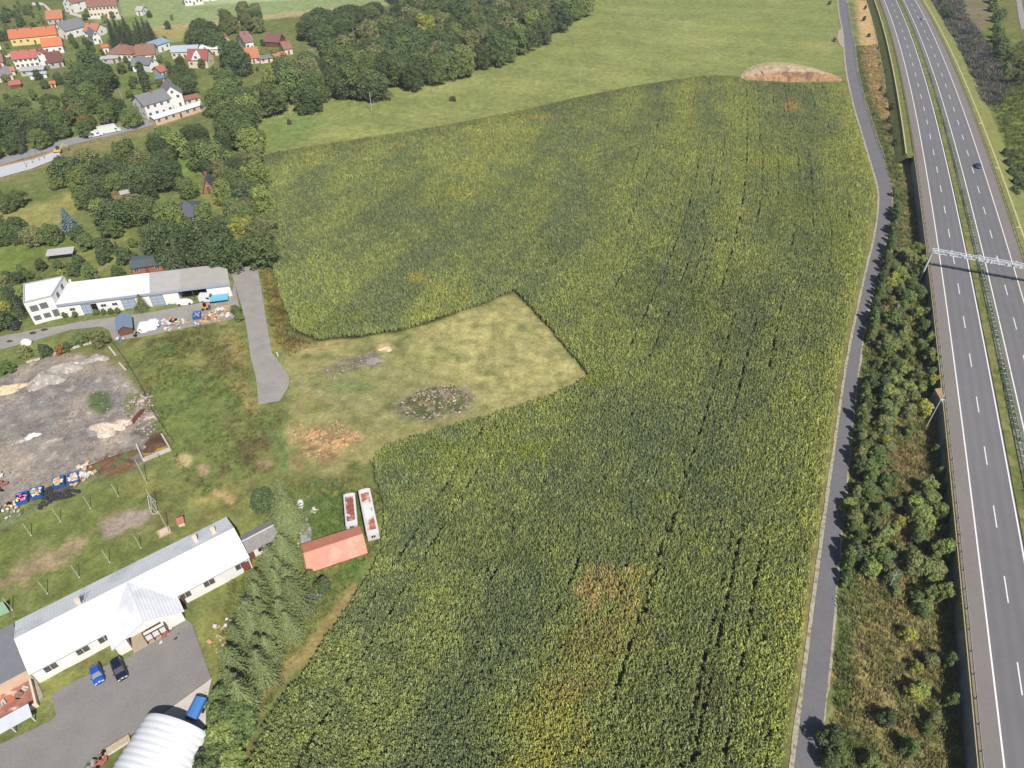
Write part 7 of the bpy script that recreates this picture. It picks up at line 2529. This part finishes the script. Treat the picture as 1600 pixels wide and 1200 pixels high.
# field path guardrail
pY0, pY1 = float(G(1374, 250)[1]), float(G(1322, 5)[1])
o = np.array([float(pathR(pY0)) + .5, pY0, 0])
t = thing('guardrail', o, 0, 'pale guardrail with dark posts along the right side of the field path', 'guardrail')
Yq = np.arange(pY0, pY1, 3.0)
V = []
for y in Yq:
    x = float(pathR(y)) + .5
    V += [(x - o[0], y - o[1], .95), (x - o[0] + .05, y - o[1], 1.1)]
mb = MB()
for i in range(len(Yq) - 1):
    a = (float(pathR(Yq[i])) + .5 - o[0], Yq[i] - o[1], 1.0)
    b = (float(pathR(Yq[i + 1])) + .5 - o[0], Yq[i + 1] - o[1], 1.0)
    mb.tube(a, b, .07, 4, cap=False)
    mb.tube((a[0], a[1], .55), (b[0], b[1], .55), .05, 4, cap=False)
mb.build('rail', m_frame, t)
for y in Yq[::1][:98]:
    x = float(pathR(y)) + .5
    MB().box(-.07, .07, -.07, .07, 0, 1.1, at=(x - o[0], y - o[1], 0)).build('post', m_steeld, t)

# toll gantry
YG = float(G(1447, 387, 10.3)[1]) + 9.0
g0 = G(1447.3, 388, 10.4)
# station whose perpendicular passes the left end
o0 = roff(g0[0], g0[1])
best = min(np.arange(150, 230, .1), key=lambda y: abs((g0[0] - rp(y, 0)[0]) * float(rs(y)) + (g0[1] - rp(y, 0)[1])))
YG = float(best)
pl = rp(YG, -4.6)
rz = math.atan2(-float(rs(YG)), 1)
t = thing('toll_gantry', (pl[0], pl[1], 0), rz, 'silver steel lattice toll gantry spanning both carriageways of the motorway', 'gantry')
SP = 31.0
HB = 9.6
gm = MW('gantry_silver', 232, 236, 242, rough=.4, var=.04, metal=.2)
tr = MB()
hh, dd_ = .9, 1.1
for y in (-dd_ / 2, dd_ / 2):
    for z in (HB, HB + hh):
        tr.tube((-.3, y, z), (SP, y, z), .09, 6)
N_ = 26
for i in range(N_):
    x0, x1 = SP * i / N_, SP * (i + 1) / N_
    for y in (-dd_ / 2, dd_ / 2):
        tr.tube((x0, y, HB), (x1, y, HB + hh) if i % 2 else (x0, y, HB + hh), .05, 4, cap=False)
        tr.tube((x0, y, HB + hh) if not i % 2 else (x1, y, HB + hh), (x1, y, HB) if not i % 2 else (x1, y, HB), .05, 4, cap=False)
    tr.tube((x0, -dd_ / 2, HB + hh), (x0, dd_ / 2, HB + hh), .05, 4, cap=False)
    tr.tube((x0, -dd_ / 2, HB), (x1, dd_ / 2, HB), .04, 4, cap=False)
tr.build('truss', gm, t)
MB().box(0, SP, -dd_ / 2 + .1, dd_ / 2 - .1, HB + .05, HB + .1).build('walkway', MW('grating', 176, 182, 192, rough=.5), t)
for x in (0, SP - .2):
    MB().tube((x, 0, -.2), (x, 0, HB + .5), .34, 12, .28).build('column', gm, t)
for x in (4.6, 8.4, 12.2, 16.2, 21.5, 25.5):
    dv = MB().box(x - .2, x + .2, -.95, -.6, HB + .3, HB + .8).tube((x, -.5, HB + .9), (x, -.5, HB + 1.7), .05, 5)
    dv.box(x - .25, x + .25, -.7, -.3, HB + 1.5, HB + 1.75)
    dv.build('camera_unit', gm, t)
for x in (14.5, 15.6, 20.0, 23.0, 27.5):
    MB().box(x - .35, x + .35, -dd_ / 2 - .3, -dd_ / 2 - .1, HB - .1, HB + .7).build('sensor_box', m_frame, t)
fd = thing('equipment_cabinet', G(1434.5, 431), rz, 'white equipment cabinet at the foot of the toll gantry', 'cabinet')
MB().box(-.8, .8, -1.3, 1.1, 0, 2.2).build('cabinet', m_frame, fd)
MB().box(-.9, .9, -1.4, 1.2, 2.2, 2.35).build('cap', MW('cap_grey', 200, 206, 212, rough=.5), fd)
MB().box(-.6, .6, -1.34, -1.3, .2, 1.9).build('door', gm, fd)
# leaning lamp mast beside the wall bay
g0 = G(1445.7, 669.6)
t = thing('street_lamp', g0, 0, 'tall slim lamp mast beside the wall bay, its green white head over the hard shoulder', 'street lamp')
b = None
for h in np.arange(6, 14, .05):
    zc = g0[1] * _c - (h - CAM_H) * _s
    py = 600 + FPX * -((h - CAM_H) * _c + g0[1] * _s) / zc
    if py < 615:
        b = h
        break
h = b or 9.0
MB().tube((0, 0, 0), (0, 0, h), .14, 8, .07).build('pole', gm, t)
hd = G(1472, 625, h)
hv = hd - g0 - [0, 0, h]
MB().tube((0, 0, h), (hv[0], hv[1], h + .1), .06, 6).build('arm', gm, t)
MB().lump(hv[0], hv[1], h + .1, .55, .25, .14, 3, .03, 10, 4, -.8).build('lamp_head', MW('lamp_teal', 168, 214, 206, rough=.3), t)
for (px, py) in ((1528, 195), (1554, 265), (1586, 358)):
    g = G(px, py, ROADZ - .5)
    t = thing('marker_post', g, 0, 'short yellow marker board beside the gutter right of the motorway', 'marker post', 'marker posts right of the motorway')
    MB().tube((0, 0, -.3), (0, 0, .8), .05, 5).build('pole', m_metal, t)
    MB().box(-.1, 1.5, -.04, .04, .5, .8).build('board', MW('board_yellow', 226, 214, 150, rough=.6), t)
# pipe box and manhole on wedge
t = thing('survey_post', G(434, 556), 0, 'small white marker post at the right edge of the asphalt track', 'marker post')
MB().tube((0, 0, 0), (0, 0, 1.0), .2, 8, .14).build('pole', m_frame, t)
MB().tube((0, 0, 1.0), (0, 0, 1.1), .22, 8).build('cap', m_frame, t)

# ------------------------------------------------------------------ thin air haze over the whole land
hb = MB().box(-2500, 2500, -850, 3900, -1.5, 125)
hz_ = bpy.data.materials.new('haze')
hz_.use_nodes = True
nt = hz_.node_tree
nt.nodes.clear()
pv = nt.nodes.new('ShaderNodeVolumePrincipled')
pv.inputs['Color'].default_value = (.80, .88, 1.0, 1)
pv.inputs['Density'].default_value = 0.00012
ov = nt.nodes.new('ShaderNodeOutputMaterial')
nt.links.new(pv.outputs[0], ov.inputs['Volume'])
ho = hb.build('haze', hz_)
tag(ho, 'thin pale haze in the air over the fields', 'haze', kind='stuff')
